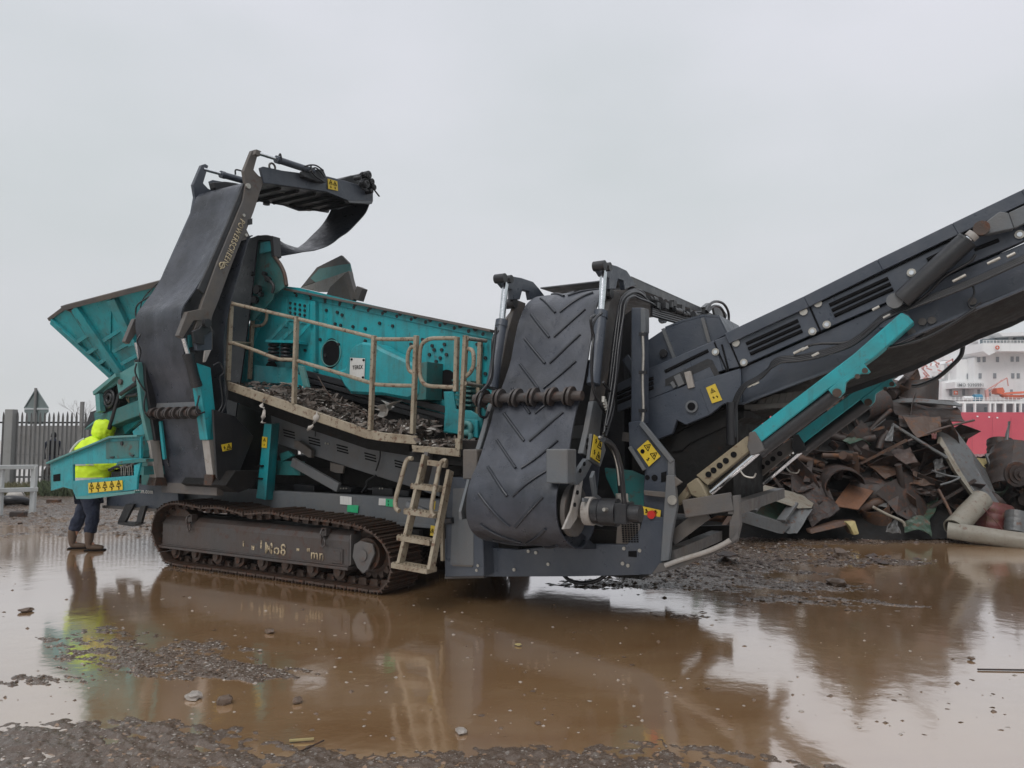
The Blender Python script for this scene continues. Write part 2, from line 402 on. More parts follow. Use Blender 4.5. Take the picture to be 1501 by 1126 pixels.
# loose flakes of scrap and mud clods
def debris(name, n, area, size, mat, seed, zf=None):
    r = random.Random(seed); mb = MB()
    for i in range(n):
        x, y, z = area(r)
        s = size[0]+(size[1]-size[0])*r.random()**3
        a = r.random()*6.28; el = .35+r.random()*.9
        k = r.choice((4,5,6)); P = []
        for j in range(k):
            t = a+j*6.283/k; rr = s*(.55+.6*r.random())
            px_, py_ = math.cos(t)*rr, math.sin(t)*rr*el
            P.append((x+px_, y+py_, z+s*.25*r.random()))
        top = (x, y, z+s*(.25+.45*r.random()))
        mb.add(P+[top], [(j, (j+1) % k, k) for j in range(k)])
    return mb.build(name, mat, weld=False)
def garea(px0, px1, py0, py1, minh=-9, seed=0):
    r = np.random.RandomState(seed+int(px0+py0)); n = 40000 if minh > -1 else 3000
    us = px0+(px1-px0)*r.rand(n); vs = py0+(py1-py0)*r.rand(n)
    u = (us-CXP)/F_PX; v = (vs-CYP)/F_PX; dy = cp+v*spp; dz = spp-v*cp; k = -CAMZ/dz
    X = u*k; Y = dy*k; H = height(X, Y); ok = H > minh; P = np.stack([X, Y, np.maximum(H, -.002)], -1)[ok]
    if len(P) == 0: P = np.stack([X, Y, np.maximum(H, 0)], -1)
    P = P.tolist()
    return lambda r: tuple(P[int(r.random()*len(P))])
def mudarea(px0, px1, py0, py1): return garea(px0, px1, py0, py1, .0)
CLOD = paint('wet_clod', (.085,.055,.036), .42, dirt_amt=.6, rust=.25, dirt=(.17,.12,.085), scale=4)
RUST_BIT = paint('rusty_bit', (.05,.03,.022), .5, dirt_amt=.6, rust=.5, dirt=(.03,.02,.015), scale=4)
CLODL = paint('pale_flake', (.30,.27,.24), .35, dirt_amt=.6, rust=.15, dirt=(.12,.09,.07), scale=5)
tag(debris('mud_clods', 1500, mudarea(840, 1300, 788, 900), (.010,.05), CLOD, 1), 'small wet scrap flakes and clods in the mud before the scrap heap', 'debris', kind='stuff')
tag(debris('pale_flakes', 900, mudarea(-40, 1540, 1045, 1135), (.003,.010), CLODL, 2), 'tiny pale flakes scattered on the mud along the bottom edge', 'debris', kind='stuff')
tag(debris('mud_crumbs', 1500, mudarea(0, 450, 900, 1040), (.004,.018), CLOD, 3), 'wet crumbs on the mud patch left of the big puddle', 'debris', kind='stuff')
tag(debris('far_rubble', 900, mudarea(-60, 260, 738, 800), (.015,.07), CLOD, 4), 'small rubble on the wet ground by the fence', 'debris', kind='stuff')
tag(debris('floating_flakes', 800, garea(0, 1501, 830, 1080), (.004,.020), CLODL, 5), 'pale bits floating on the brown puddle', 'debris', kind='stuff')
tag(debris('dark_flakes', 500, garea(0, 1501, 830, 1085, seed=3), (.004,.026), CLOD, 6), 'dark bits floating on the brown puddle', 'debris', kind='stuff')
tag(debris('shore_flakes', 1600, mudarea(900, 1420, 785, 870), (.006,.030), CLODL, 7), 'pale flakes on the mud before the scrap heap', 'debris', kind='stuff')
tag(debris('dark_shore_bits', 500, mudarea(900, 1420, 785, 850), (.02,.075), RUST_BIT, 8), 'dark metal bits on the mud before the scrap heap', 'debris', kind='stuff')
tag(debris('patch_flakes', 1200, mudarea(40, 480, 900, 1010), (.004,.014), CLODL, 9), 'pale flakes on the mud patch in the left of the puddle', 'debris', kind='stuff')
# ================================================================ the mobile screening machine
M = empty('screening_machine', P0, ANG)
tag(M, 'teal and dark grey tracked screening machine standing in the muddy puddle', 'machine')
def PT(pxs, t, th=.012, mb=None): mb = mb or MB(); return mb.prism([T(x, y, t) for x, y in pxs], (0, th, 0))
def PS(pxs, s, th=.012, mb=None): mb = mb or MB(); return mb.prism([S(x, y, s) for x, y in pxs], (-th, 0, 0))
YT = Vector((0,-1,0)); XS = Vector((1,0,0))
def quad_label(cs, par, name='warning_label', mat=YELLOW, off=None, marks=(), th=.004, label=None):
    """cs: 4 points tl,tr,br,bl; marks: (u,v,size,kind)"""
    n = (cs[1]-cs[0]).cross(cs[3]-cs[0]).normalized()
    if n.dot(LC-cs[0]) < 0: n = -n
    lab = MB().prism([c+n*.003 for c in cs], n*th).build(name, mat, par)
    if label: lab['label'] = label
    if marks:
        def P(u, v): return cs[0]*(1-u)*(1-v)+cs[1]*u*(1-v)+cs[2]*u*v+cs[3]*(1-u)*v+n*(th+.0045)
        H = (cs[3]-cs[0]).length; Wd = (cs[1]-cs[0]).length; mb = MB()
        for u, v, sz, k in marks:
            sz = min(sz, (.42 if k == 't' else .30)*min(Wd, H)*(1.9 if max(Wd,H) > 1.7*min(Wd,H) else 1.0))
            du = sz/Wd; dv = sz/H
            if k == 't':
                q = [P(u, v-dv*.5), P(u+du*.55, v+dv*.45), P(u-du*.55, v+dv*.45)]
                for i in range(3): mb.beam(q[i], q[(i+1) % 3], sz*.11, .002, n)
                mb.tube([P(u-du*.05, v-dv*.1), P(u+du*.12, v+dv*.28)], sz*.07, 5, False)
                mb.beam(P(u-du*.2, v+dv*.2), P(u+du*.22, v+dv*.02), sz*.08, .002, n)
            elif k == 'o': mb.tube([P(u, v), P(u, v)+n*.002], sz*.5, 14, False)
            elif k == 'x':
                mb.beam(P(u-du*.3, v-dv*.2), P(u+du*.3, v+dv*.1), sz*.16, .002, n); mb.beam(P(u, v-dv*.4), P(u-du*.1, v+dv*.4), sz*.14, .002, n)
                mb.beam(P(u-du*.25, v+dv*.35), P(u+du*.2, v+dv*.3), sz*.12, .002, n)
            elif k == '-': mb.beam(P(u-du*.5, v), P(u+du*.5, v), sz*.18, .002, n)
        mb.build('pictogram', INK, par)
    return lab
def bolts(ps, n, par, mat=ZINC, r=.022, h=.015, name='bolt'):
    mb = MB()
    for p in ps: mb.bolt(p, n, r, h)
    return mb.pieces(name, mat, par)

# ---------------------------------------------------------------- crawler tracks
out_px = [(569,856),(555,869),(530,871),(470,858),(396,842),(320,830),(245,818),(231,806),(221,787),(222,765),(228,748),(240,739),(256,736),(275,739),(296,743),(316,742),(336,746),(357,752),(378,750),(398,750),(414,754),(440,758),(470,761),(502,766),(528,771),(548,782),(562,796),(571,812),(575,830)]
loop = [T(x, y, 0) for x, y in out_px]
for p in loop:
    if p.z < .10: p.z = .02
def resample(pts, step):
    P = pts+[pts[0]]; L = [0]
    for i in range(len(P)-1): L.append(L[-1]+(P[i+1]-P[i]).length)
    n = int(L[-1]/step); out = []
    for k in range(n):
        d = L[-1]*k/n; i = max(j for j in range(len(L)) if L[j] <= d+1e-9); i = min(i, len(P)-2)
        f = (d-L[i])/(L[i+1]-L[i]); out.append(P[i].lerp(P[i+1], f))
    return out
def track_parts(par):
    path = resample(cat_rom(loop+[loop[0]], 5)[:-1], .152)
    cen = sum(path, Vector())/len(path); n = len(path)
    mb = MB(); ch = MB(); rr = random.Random(3)
    for i in range(n):
        a, b = path[i], path[(i+1) % n]; d = (b-a).normalized(); nn = Vector((-d.z, 0, d.x))
        if nn.dot(a-cen) < 0: nn = -nn
        a2 = a+d*.006; b2 = b-d*.006; j = rr.uniform(-.006, .006)
        lo = [a2-nn*.028, b2-nn*.028, b2-nn*.006, a2-nn*.006]
        mb.prism([p+Vector((0, j, 0)) for p in lo], (0, .5, 0))
        for k, hh in ((.12, .026), (.5, .014), (.82, .020)):
            q = a2.lerp(b2, k); mb.prism([q-nn*.008, q+d*.016-nn*.008, q+d*.014+nn*hh*.7, q+d*.003+nn*hh*.7], (0, .5, 0))
        # chain links inside the shoes
        for y0 in (.17, .27):
            m_ = (a+b)/2-nn*.028; ch.prism([x+Vector((0, y0, 0)) for x in (m_-d*.068, m_+d*.068, m_+d*.045-nn*.07, m_-d*.045-nn*.07)], (0, .045, 0))
        ch.cyl((a-nn*.065)+Vector((0,.12,0)), (a-nn*.065)+Vector((0,.36,0)), .018, 8)
    mb.build('track_shoes', TRACK, par, bev=.003); ch.build('track_chain', TRACK, par)
    # frame: bevelled box with bottom flange and end plates
    y0 = .055; px = [(239,760),(250,751),(498,779),(512,784),(512,836),(239,797)]
    pts = [T(x, y, y0) for x, y in px]
    back = [p+Vector((0,.38,0)) for p in pts]
    A = [p.copy() for p in pts]
    fr = MB(); top = [T(243,757,.14), T(505,787-8,.14)]
    # section: vertical face, sloped shoulder, flat top
    s0, s1 = T(238,770,y0).x, T(512,800,y0).x
    zt = .60; zs = .50; zb = .235
    sec = [(y0, zb), (y0, zs), (y0+.035, zs+.055), (y0+.10, zt), (.42, zt), (.42, zb)]
    fr.prism([(s0, a, b) for a, b in sec], (s1-s0, 0, 0)); tf = fr.build('track_frame', TFRAME, par, bev=.012)
    MB().box((s0-.03, y0-.035, zb-.03), (s1+.01, .44, zb+.0)).box((s0, y0-.012, zb), (s1, y0+.0, zb+.018)).build('frame_flange', TFRAME, tf, bev=.004)
    MB().box((s1, y0+.012, zb+.02), (s1+.012, .40, zt-.03)).build('end_plate', GREYB, tf)
    hb = MB()
    for q in (T(280,758,.05), T(476,778,.05)):
        hb.box((q.x-.035, y0-.02, q.z-.055), (q.x+.035, y0+.06, q.z+.03)); hb.torus(q+Vector((0,-.03,-.03)), (1,.3,0), .045, .012)
        hb.torus(q+Vector((.01,-.035,-.12)), (.3,1,0), .045, .011)
    hb.pieces('shackle', TFRAME, tf)
    c = T(495,815,y0); MB().box((c.x-.08, y0-.014, c.z-.075), (c.x+.08, y0+.01, c.z+.075)).box((c.x-.055, y0-.02, c.z-.05), (c.x+.055, y0-.014, c.z+.05)).build('step_box', TFRAME, tf, bev=.004)
    # worn lettering, mostly flaked off
    a = T(389,800,y0-.003); b_ = T(430,806,y0-.003)
    text('Mo8', a+Vector((0,-.003,-.085)), (1,0,0), (0,0,1), .13, LETTERW, tf, width=.33)
    a = T(450,809,y0-.003); text('"mn', a+Vector((0,-.003,-.07)), (1,0,0), (0,0,1), .11, LETTERW, tf, width=.25)
    fl = MB()
    for x, y, w_, h_ in ((357,797,.008,.06),(371,803,.022,.05),(383,798,.012,.09),(437,806,.02,.03)): 
        q = T(x, y, y0-.002); fl.box((q.x-w_, y0-.006, q.z-h_/2), (q.x+w_, y0-.001, q.z+h_/2))
    fl.build('flaked_letter', LETTERW, tf)
    # rollers, idler, sprocket
    zr = .165
    for i in range(8):
        s = s0+.22+(s1-s0-.40)*i/7
        MB().cyl((s, .10, zr), (s, .15, zr), .085, 20).cyl((s, .15, zr), (s, .34, zr), .06, 16).cyl((s, .34, zr), (s, .39, zr), .085, 20).cyl((s, .07, zr), (s, .10, zr), .045, 12).box((s-.05,.075,zr),(s+.05,.10,zb)).build('track_roller', TRACK, par)
    c = Vector((-3.52, .25, .40)); MB().cyl(c-Vector((0,.10,0)), c+Vector((0,.10,0)), .29, 28).cyl(c-Vector((0,.14,0)), c+Vector((0,.14,0)), .10, 14).build('idler_wheel', TRACK, par)
    c = Vector((-.42, .25, .375)); sp_ = MB()
    for k in range(17):
        a = k*6.2832/17; d = Vector((math.cos(a), 0, math.sin(a))); e_ = Vector((-math.sin(a), 0, math.cos(a)))
        sp_.prism([c+d*.20-e_*.045+Vector((0,-.03,0)), c+d*.20+e_*.045+Vector((0,-.03,0)), c+d*.275+e_*.018+Vector((0,-.03,0)), c+d*.275-e_*.018+Vector((0,-.03,0))], (0,.06,0))
    sp_.cyl(c-Vector((0,.03,0)), c+Vector((0,.03,0)), .21, 24).cyl(c-Vector((0,.13,0)), c-Vector((0,.03,0)), .17, 24).cyl(c-Vector((0,.16,0)), c-Vector((0,.13,0)), .12, 18)
    sp_.build('drive_sprocket', TRACK, par)
    g = [(-.13,.10),(-.05,.14),(.12,.12),(.15,.02),(.06,-.15),(.0,-.19),(-.08,-.14),(-.15,-.03)]
    MB().prism([c+Vector((x, -.19, z)) for x, z in g], (0,.03,0)).cyl(c+Vector((0,-.205,0)), c+Vector((0,-.19,0)), .06, 14).build('motor_guard', GREYB, par, bev=.006)
trk = empty('crawler_track'); trk.parent = M
track_parts(trk)
t2 = copy_tree(trk, M); t2.location = (0, 2.35, 0)
MB().box((-3.75,.52,.22),(-.05,.585,.60)).build('track_gap_blocker', DARK, M)  # added dark plate that stops sky showing through the track

# ---------------------------------------------------------------- chassis
CH = empty('chassis'); CH.parent = M
# long side beam above the tracks (near), its twin beyond, cross members and dark belly
zb_top = T(500,725,.6).z; 
MB().box((-4.2,.60,.62),(.75,.72,zb_top)).box((-4.2,.585,.62),(.75,.60,.66)).build('side_beam', GREYL, CH, bev=.006)
MB().box((-4.2,2.2,.62),(.75,2.32,zb_top)).build('side_beam', GREYL, CH)
mb = MB()
for s in (-3.9,-3.0,-2.0,-1.0,0,.7): mb.box((s,.72,.66),(s+.14,2.2,zb_top-.04))
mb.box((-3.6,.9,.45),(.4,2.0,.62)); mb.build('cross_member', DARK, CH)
# rear (left) end plate with the web address
a = [(158,706),(240,708),(240,752),(158,745)]
ep = PT([(156,708),(260,711),(262,751),(156,745)], .42, .10).build('front_side_plate', GREY, CH, bev=.005)
PT([(150,741),(262,748),(262,752),(150,745)], .40, .14).build('lower_flange', GREYB, CH)
MB().box((-6.3,.5,.85),(-4.0,2.3,1.05)).build('front_platform', DARK, CH)
o = T(197,720,.415)
text('creen.com', o+Vector((0,-.004,-.02)), (1,0,0), (0,0,1), .062, WHITE, CH, width=(T(224.5,720,.415)-o).length)
# towing bracket
hk = MB()
PT([(184,739),(196,739),(183,765),(190,767),(188,771),(172,768),(173,763)], .36, .04, hk); PT([(206,742),(213,742),(206,768),(194,771),(194,767),(200,764),(201,756)], .36, .04, hk)
PT([(172,765),(203,767),(194,772),(173,769)], .33, .12, hk)
hk.build('tow_bracket', BLACK, CH, bev=.003)
# tail chassis to the right of the tracks
tail = PT([(652,790),(709,800),(712,803),(760,806),(840,798),(919,798),(938,776),(943,755),(978,760),(980,800),(966,824),(952,840),(935,843),(840,845),(712,845.5),(712,846.5),(652,847)], .30, .05)
tail.build('tail_side_plate', GREY, CH, bev=.006)
PT([(652,842),(709,841),(709,847.5),(652,848.5)], .27, .2).build('bottom_lip', GREYB, CH)
MB().box((1.2,.45,.34),(2.45,2.2,.75)).box((.3,.40,.36),(1.25,2.6,1.3)).build('tail_light_block', DARK, CH)  # added dark boxes that keep the underside and its reflection dark
# tall equipment box right of the ladder
bx = PT([(655,700),(700,700),(706,716),(709,845),(652,846)], .12, .42).build('equipment_box', GREY, CH, bev=.008)
PT([(674,716),(694,716),(694,830),(660,828),(664,716)], .114, .006).build('door', GREYL, bx, bev=.003)
PT([(663,828),(692,829),(692,831),(663,830)], .105, .012).build('hinge', GREYB, bx)
bolts([T(701,829,.118), T(699,836,.118)], YT, bx, ZINC, .014, .01)
bolts([T(x, y, .298) for x, y in ((754,835),(804,827),(775,808),(786,810),(915,804),(921,829),(913,826),(938,807))], YT, CH, ZINC, .016, .012, 'plate_bolt')
PT([(921,808),(933,808),(933,817),(921,816)], .294, .006).build('slot_cover', INK, CH)
mb = MB()
for i in range(6):
    for j in range(9):
        x = 911+i*4.1+j*.2; y = 767.5+j*3.2
        PT([(x,y),(x+2.9,y+.2),(x+2.7,y+2.3),(x-.2,y+2.1)], .296, .004, mb)
PT([(905,765),(938,768),(938,777),(921,797),(903,797)], .305, .02).build('grille_plate', GREYB, CH); mb.build('grille_slots', INK, CH)
# rubber hose loop hanging below the chassis
MB().tube([T(826,843,.6), T(836,851,.6), T(855,855,.6), T(875,851,.6), T(888,843,.6)], .018).build('hanging_hose', HOSE, CH)
# skid frame at the tail end
sk = MB()
PT([(976.5,697),(988,697),(992,743),(983,790),(980,822),(968,823),(972,760)], .26, .06).build('tail_post', GREYL, CH, bev=.005)
PT([(979,668),(987.6,676),(988,698),(979,698)], .32, .03).build('post_cap', GREYL, CH)
q0 = T(1003,746,.36); q1 = T(1074,735,.36)
MB().beam(q0, q1, .05, .15).build('skid_top_bar', GREYB, CH, bev=.006)
PT([(1073,727),(1083,726),(1085,770),(1079,795),(1068,800),(1069,765),(1075,752)], .34, .08).build('skid_post', GREYB, CH, bev=.006)
MB().tube([T(975,829,.25), T(1000,820,.25), T(1035,809,.25), T(1058,799,.25), T(1070,792,.25)], .02, 8).build('skid_tube', STEELL, CH)
PT([(955,842),(1000,831),(1050,810),(1082,790),(1082,776),(1070,793),(1030,809),(985,822),(966,826)], .27, .05).build('skid_rail', GREYB, CH, bev=.004)
MB().beam(T(985,790,.45), T(1035,752,.45), .05, .11).build('skid_brace', GREYB, CH)
MB().beam(T(1076,745,.35), T(1076,745,.35)+Vector((0,1.9,0)), .1,.1).beam(T(980,815,.35), T(980,815,.35)+Vector((0,1.9,0)), .1,.1).build('skid_cross_bar', GREYB, CH)
PT([(973,828),(1068,796),(1070,770),(1002,772),(978,800)], 1.9, .05).build('far_tail_plate', DARK, CH)
# stickers on the beam
quad_label([T(499,727,.595),T(516,728.5,.595),T(516,741,.595),T(499,739,.595)], CH, 'sticker', WHITE)
quad_label([T(510,740,.59),T(526,741,.59),T(525,752,.59),T(509,750,.59)], CH, 'sticker', GREEN)
quad_label([T(556,730.5,.595),T(566,731,.595),T(565.5,741,.595),T(555.5,740.5,.595)], CH, 'sticker', WHITE)
quad_label([T(566,731,.595),T(582,732.5,.595),T(582,743.5,.595),T(566,742,.595)], CH, 'sticker', GREEN, marks=((.25,.3,.03,'x'),(.75,.3,.03,'x'),(.25,.75,.03,'x'),(.75,.75,.03,'x')))

# teal leg between track and walkway
a = [(387,621),(397,622),(391,732),(375,730)]; lg = MB()
A = [T(387,621,.45), T(398,622,.45), T(389,733,.45), T(375,730.5,.45)]; B = [T(408,620,.62), T(408,620,.62), T(401,733,.62), T(401,733,.62)]
lg.prism(A, (0,.25,0)); lgo = MB().hexa([A[3], A[2], T(401,733,.62), A[3]+Vector((0,.25,0))], [A[0], A[1], T(409,620,.62), A[0]+Vector((0,.25,0))]).build('support_leg', TEAL, CH, bev=.006)
quad_label([T(385,640,.445),T(392.5,641,.445),T(391.5,657,.445),T(384,656,.445)], CH, marks=((.5,.27,.05,'t'),(.5,.72,.05,'x')))
mb = MB(); PT([(401,675),(440,677),(440,697),(401,696)], .7, .08, mb); PT([(409,665),(422,661),(430,668),(412,677)], .68, .04, mb); mb.build('cross_bracket', TEALD, CH, bev=.004)
MB().beam(T(376,683,.44), T(386,683,.44), .03, .02).beam(T(375,701,.44), T(385,702,.44), .03, .02).pieces('leg_tab', DARK, CH)

# ---------------------------------------------------------------- collecting conveyor under the screen
CC = empty('collecting_conveyor'); CC.parent = M
PT([(396,602),(520,640),(660,690),(690,700),(690,745),(640,727),(603,714),(520,688),(426,657),(400,648)], .75, .05).build('side_plate', GREYL, CC, bev=.005)
PT([(396,602),(520,640),(660,690),(690,700),(690,745),(640,727),(603,714),(520,688),(426,657),(400,648)], 2.0, .05).build('side_plate', GREYL, CC)
sl = MB()
for cx, cy in ((423,632),(460,643),(501,654),(542,666),(586,677)):
    for k in range(3):
        q = (cx+k*.5, cy+k*4.2); PT([(q[0]-8,q[1]-2.9),(q[0]+8,q[1]+1.4),(q[0]+8,q[1]+3.2),(q[0]-8,q[1]-1.0)], .742, .012, sl)
sl.pieces('vent_slot', INK, CC)
MB().beam(T(429,677,.65), T(497,715,.65), .05, .11).build('brace', GREYL, CC, bev=.005)
PT([(431,646),(437,646),(456,660),(456,671),(452,671),(431,656)], .66, .06).build('bracket', GREYB, CC, bev=.004)
PT([(484,678),(504,683),(502,694),(492,693),(484,690)], .72, .03).build('hanger_plate', GREYB, CC)
bolts([T(478,650,.745), T(481.5,650.5,.745)], YT, CC, ZINC, .012, .012)
mb = MB(); mb.box((-3.0,1.0,.98),(.6,1.95,1.35)); mb.box((-2.2,.95,1.0),(-1.6,1.0,1.2)); mb.build('belly_light_block', DARK, CC)  # added dark boxes blocking light under the screen
for pts in ([(556,650),(557,670),(551,690)],[(551,697),(538,705),(537,712),(530,722)],[(463,625),(462,640)]):
    MB().tube([T(x,y,.70) for x,y in pts], .010).pieces('cable', HOSE, CC)
bb = MB()
for x, y, w, h in ((500,717,28,9),(560,720,30,12),(445,716,30,12),(590,722,18,10)): PT([(x-w/2,y-h/2),(x+w/2,y-h/2+2),(x+w/2,y+h/2+1),(x-w/2,y+h/2)], .85, .3, bb)
bb.pieces('valve_block', BLACK, CC, bev=.006)
bolts([T(x,716,.845) for x in (500,504,508,557,561)], YT, CC, ZINC, .010, .01)

# ---------------------------------------------------------------- hopper and feeder at the left end
HP = empty('feed_hopper'); HP.parent = M
wing = [(73,467.5),(98,449),(245,411),(250,520),(172,556),(163,553),(146,536),(128,520)]
tt = {0:-.10, 1:-.05, 2:-.05, 3:.35, 4:.50, 5:.50, 6:.40, 7:.28}
wp = [T(x, y, tt[i]) for i, (x, y) in enumerate(wing)]
# best-fit plane so the plate is flat
c0 = wp[1]; nrm = (wp[2]-wp[1]).cross(wp[4]-wp[1]).normalized()
def onp(px, py, off=0.0):
    r = lray(px, py); k = (c0+nrm*off-LC).dot(nrm)/r.dot(nrm); return LC+r*k
if nrm.dot(LC-c0) < 0: nrm = -nrm
MB().prism([onp(x, y) for x, y in wing], -nrm*.02).build('side_wing', TEAL, HP, bev=.004)
rb = MB()
def rib(a, b, w=.07, h=.05, mb=rb):
    p, q = onp(*a), onp(*b); mb.beam(p+nrm*h/2, q+nrm*h/2, w, h, nrm)
rib((78,470),(166,551), .10); rib((113,450),(180,548), .16, .06); rib((168,438),(200,505), .18, .07); rib((200,500),(238,540), .10)
rib((164,438),(162,546), .02, .02)
for a, b in (((117,500),(136,488)),((132,517),(147,507)),((148,532),(160,524)),((156,498),(186,478)),((170,514),(202,496)),((182,532),(218,512))): rib(a, b, .05, .06)
rb.pieces('wing_rib', TEAL, HP, bev=.004)
rm = MB(); p, q = onp(97,450), onp(245,412); rm.beam(p+nrm*.03, q+nrm*.03, .07, .09, nrm); p = onp(73,468); rm.beam(p, onp(97,450), .05, .06, nrm); rm.build('rim', GREYB, HP, bev=.004)
rs = MB(); rs.tube([onp(x,y,.03) for x,y in ((107,452),(113,458),(116,468),(122,476),(127,472))], .03); rs.tube([onp(x,y,.02) for x,y in ((98,452),(106,455),(112,452))], .03); rs.build('rusty_latch', TRACK, HP)
# end panel and far wing
pa, pb = wp[0], onp(98,449); far = Vector((0, 2.6, 0))
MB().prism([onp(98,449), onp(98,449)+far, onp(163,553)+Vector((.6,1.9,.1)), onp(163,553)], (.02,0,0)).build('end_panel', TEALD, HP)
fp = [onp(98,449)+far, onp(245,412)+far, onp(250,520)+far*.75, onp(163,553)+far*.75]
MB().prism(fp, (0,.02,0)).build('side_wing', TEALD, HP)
# cables hanging from the rim
MB().tube([T(x,y,-.15) for x,y in ((244,404),(222,424),(209,440),(206,455),(208,468))], .008).tube([T(x,y,-.15) for x,y in ((238,425),(214,438),(201,448),(199,462),(203,476))], .010).pieces('cable', HOSE, HP)
# feeder frame below the hopper
FF = empty('feeder'); FF.parent = M
PT([(212,526),(175,547),(142,575),(144,580),(171,562),(175,585),(188,574),(205,560),(214,556)], .30, .04).build('feeder_side', TEALP, FF, bev=.004)
MB().beam(T(141,577,.28), T(174,550,.28), .10, .06).beam(T(146,578,.28), T(148,604,.28), .08, .10).build('feeder_edge', TEALP, FF, bev=.004)
PT([(144,578),(171,562),(176,590),(172,600),(150,606)], .36, .3).build('feeder_drum_recess', DARK, FF)
c = T(160,584,.32); MB().torus(c, YT, .12, .025).torus(c, YT, .06, .03).build('bearing', BLACK, FF)
bolts([T(178,560,.295), T(199,556,.295)], YT, FF, GREYB, .04, .03)
MB().prism([T(123,630,.75), T(128,625,.75), T(151,606,.75), T(156,588,.75), T(157,589,.75), T(151,612,.75)], (0,.35,0)).build('guard_flap', TEALP, FF, bev=.003)
MB().prism([T(124,627,.8), T(133,604,.8), T(142,601,.8), T(150,606,.8)], (0,.3,0)).build('guard_side', BLACK, FF)
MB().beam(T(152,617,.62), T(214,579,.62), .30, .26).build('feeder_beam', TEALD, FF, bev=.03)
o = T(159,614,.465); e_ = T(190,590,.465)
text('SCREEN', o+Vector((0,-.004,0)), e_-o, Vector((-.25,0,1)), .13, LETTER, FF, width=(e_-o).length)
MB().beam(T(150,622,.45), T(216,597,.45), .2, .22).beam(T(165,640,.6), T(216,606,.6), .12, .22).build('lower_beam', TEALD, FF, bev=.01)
MB().prism([T(166,640,.8),T(190,612,.8),T(214,600,.8),T(214,640,.8)], (0,.6,0)).build('belly', DARK, FF)
MB().tube([T(160,629,.35), T(166,610,.35), T(173,585,.35), T(177,578,.35), T(190,580,.35), T(203,578,.35)], .03, 8, n=3).build('grab_bar', BLACK, FF)
MB().beam(T(184,631,.55), T(214,604,.55), .06,.12).beam(T(200,640,.35), T(218,625,.35), .08,.16).build('brace', TEAL, FF, bev=.004)
PT([(206,676),(228,670),(243,680),(262,700),(262,711),(207,711)], .30, .4).build('lower_housing', TEALD, FF, bev=.008)
PT([(244,664),(258,682),(262,710),(240,711)], -.05, .05).build('gusset', TEAL, FF, bev=.004)
MB().box((-6.2,.55,1.05),(-3.8,2.2,1.45)).build('inner_housing', DARK, FF)  # added dark box blocking light through the feeder
MB().tube([T(177,578,.3), T(190,569,.3), T(204,559,.3)], .03).build('pipe', BLACK, FF)

# ---------------------------------------------------------------- teal control guard in front of the worker
CG = empty('control_panel_guard'); CG.parent = M
tg = -.42
gp = MB()
PT([(73.5,679),(106,665),(164,641),(206,638.5),(206,678),(107,681),(107,718),(92,714),(74.5,719.5)], tg, .03, gp)
gp.build('guard_frame', TEAL, CG, bev=.004)
MB().beam(T(73,679,tg), T(164,641.5,tg), .10, .025).beam(T(164,641,tg), T(206,639,tg), .10, .025).build('top_edge', TEALP, CG, bev=.003)
PT([(155,648),(203,645.5),(203,671),(155,673)], tg-.008, .008).build('door_panel', TEALD, CG, bev=.004)
mb = MB(); PT([(160,669.5),(167,669),(166,671.5),(162,672)], tg-.02, .02, mb); PT([(190,667),(196,666.5),(195,669),(192,669.3)], tg-.02, .02, mb); mb.pieces('latch', BLACK, CG)
MB().bolt(T(179,650,tg-.01), YT, .025, .012).build('lock', BLACK, CG)
lb = MB(); PT([(107,705),(196,697),(196,682),(206,678),(201,700),(200,718),(111,730),(107,720)], tg, .03, lb)
lb.build('lower_frame', TEAL, CG, bev=.004)
PT([(110,728),(198,719.5),(197,723),(130,731.5),(112,731.5)], tg-.05, .08).build('bottom_edge', TEALP, CG)
PT([(206,672),(214,673),(214,677),(178,680),(170,682),(172,677)], tg-.02, .10).build('shelf', TEALD, CG)
PT([(78,696),(88,694.5),(88,705),(78,706)], tg-.005, .006).build('lifting_hole', INK, CG)
PT([(196,640),(206,639),(210,646),(210,670),(207,676)], tg+.03, .4).build('side_cover', TEALD, CG)
mk = [(.10+.2*i, .30, .085, 't') for i in range(5)]+[(.10+.2*i, .76, .06, 'x') for i in range(5)]
quad_label([T(130,708,tg-.004),T(180,704,tg-.004),T(180.5,718,tg-.004),T(130.5,723,tg-.004)], CG, marks=mk)
cv = MB()
for k in range(6): cv.cyl(T(178+3*k, 685-1.2*(k % 3), -.2), T(178+3*k+(k % 2), 697, -.2), .007, 8).cyl(T(178+3*k, 683-1.2*(k % 3), -.2), T(178+3*k, 686-1.2*(k % 3), -.2), .014, 8)
cv.pieces('control_lever', ZINC, CG); MB().box(tuple(T(176,700,.0)-Vector((0,.12,0))), tuple(T(197,692,.0)+Vector((0,.1,0)))).build('valve_bank', BLACK, CG)
MB().tube([T(160,689,-.1), T(172,684,-.1), T(180,688,-.1)], .02).pieces('hose', HOSE, CG)
MB().beam(T(207,690,-.4), T(207,690,-.4)+Vector((.0,.8,0)), .1, .1).beam(T(208,655,-.38), T(208,655,-.38)+Vector((.1,.8,0)), .1, .1).build('mounting_arm', TEALD, CG)

# ---------------------------------------------------------------- folded side conveyor on the left
SN, SF = -2.60, -3.58
LCV = empty('folded_side_conveyor'); LCV.parent = M
def across(mb, px, py, w, h, s0=SN, s1=SF, ref=SN):
    p = S(px, py, ref); mb.beam((s0, p.y, p.z), (s1, p.y, p.z), w, h)
    return mb
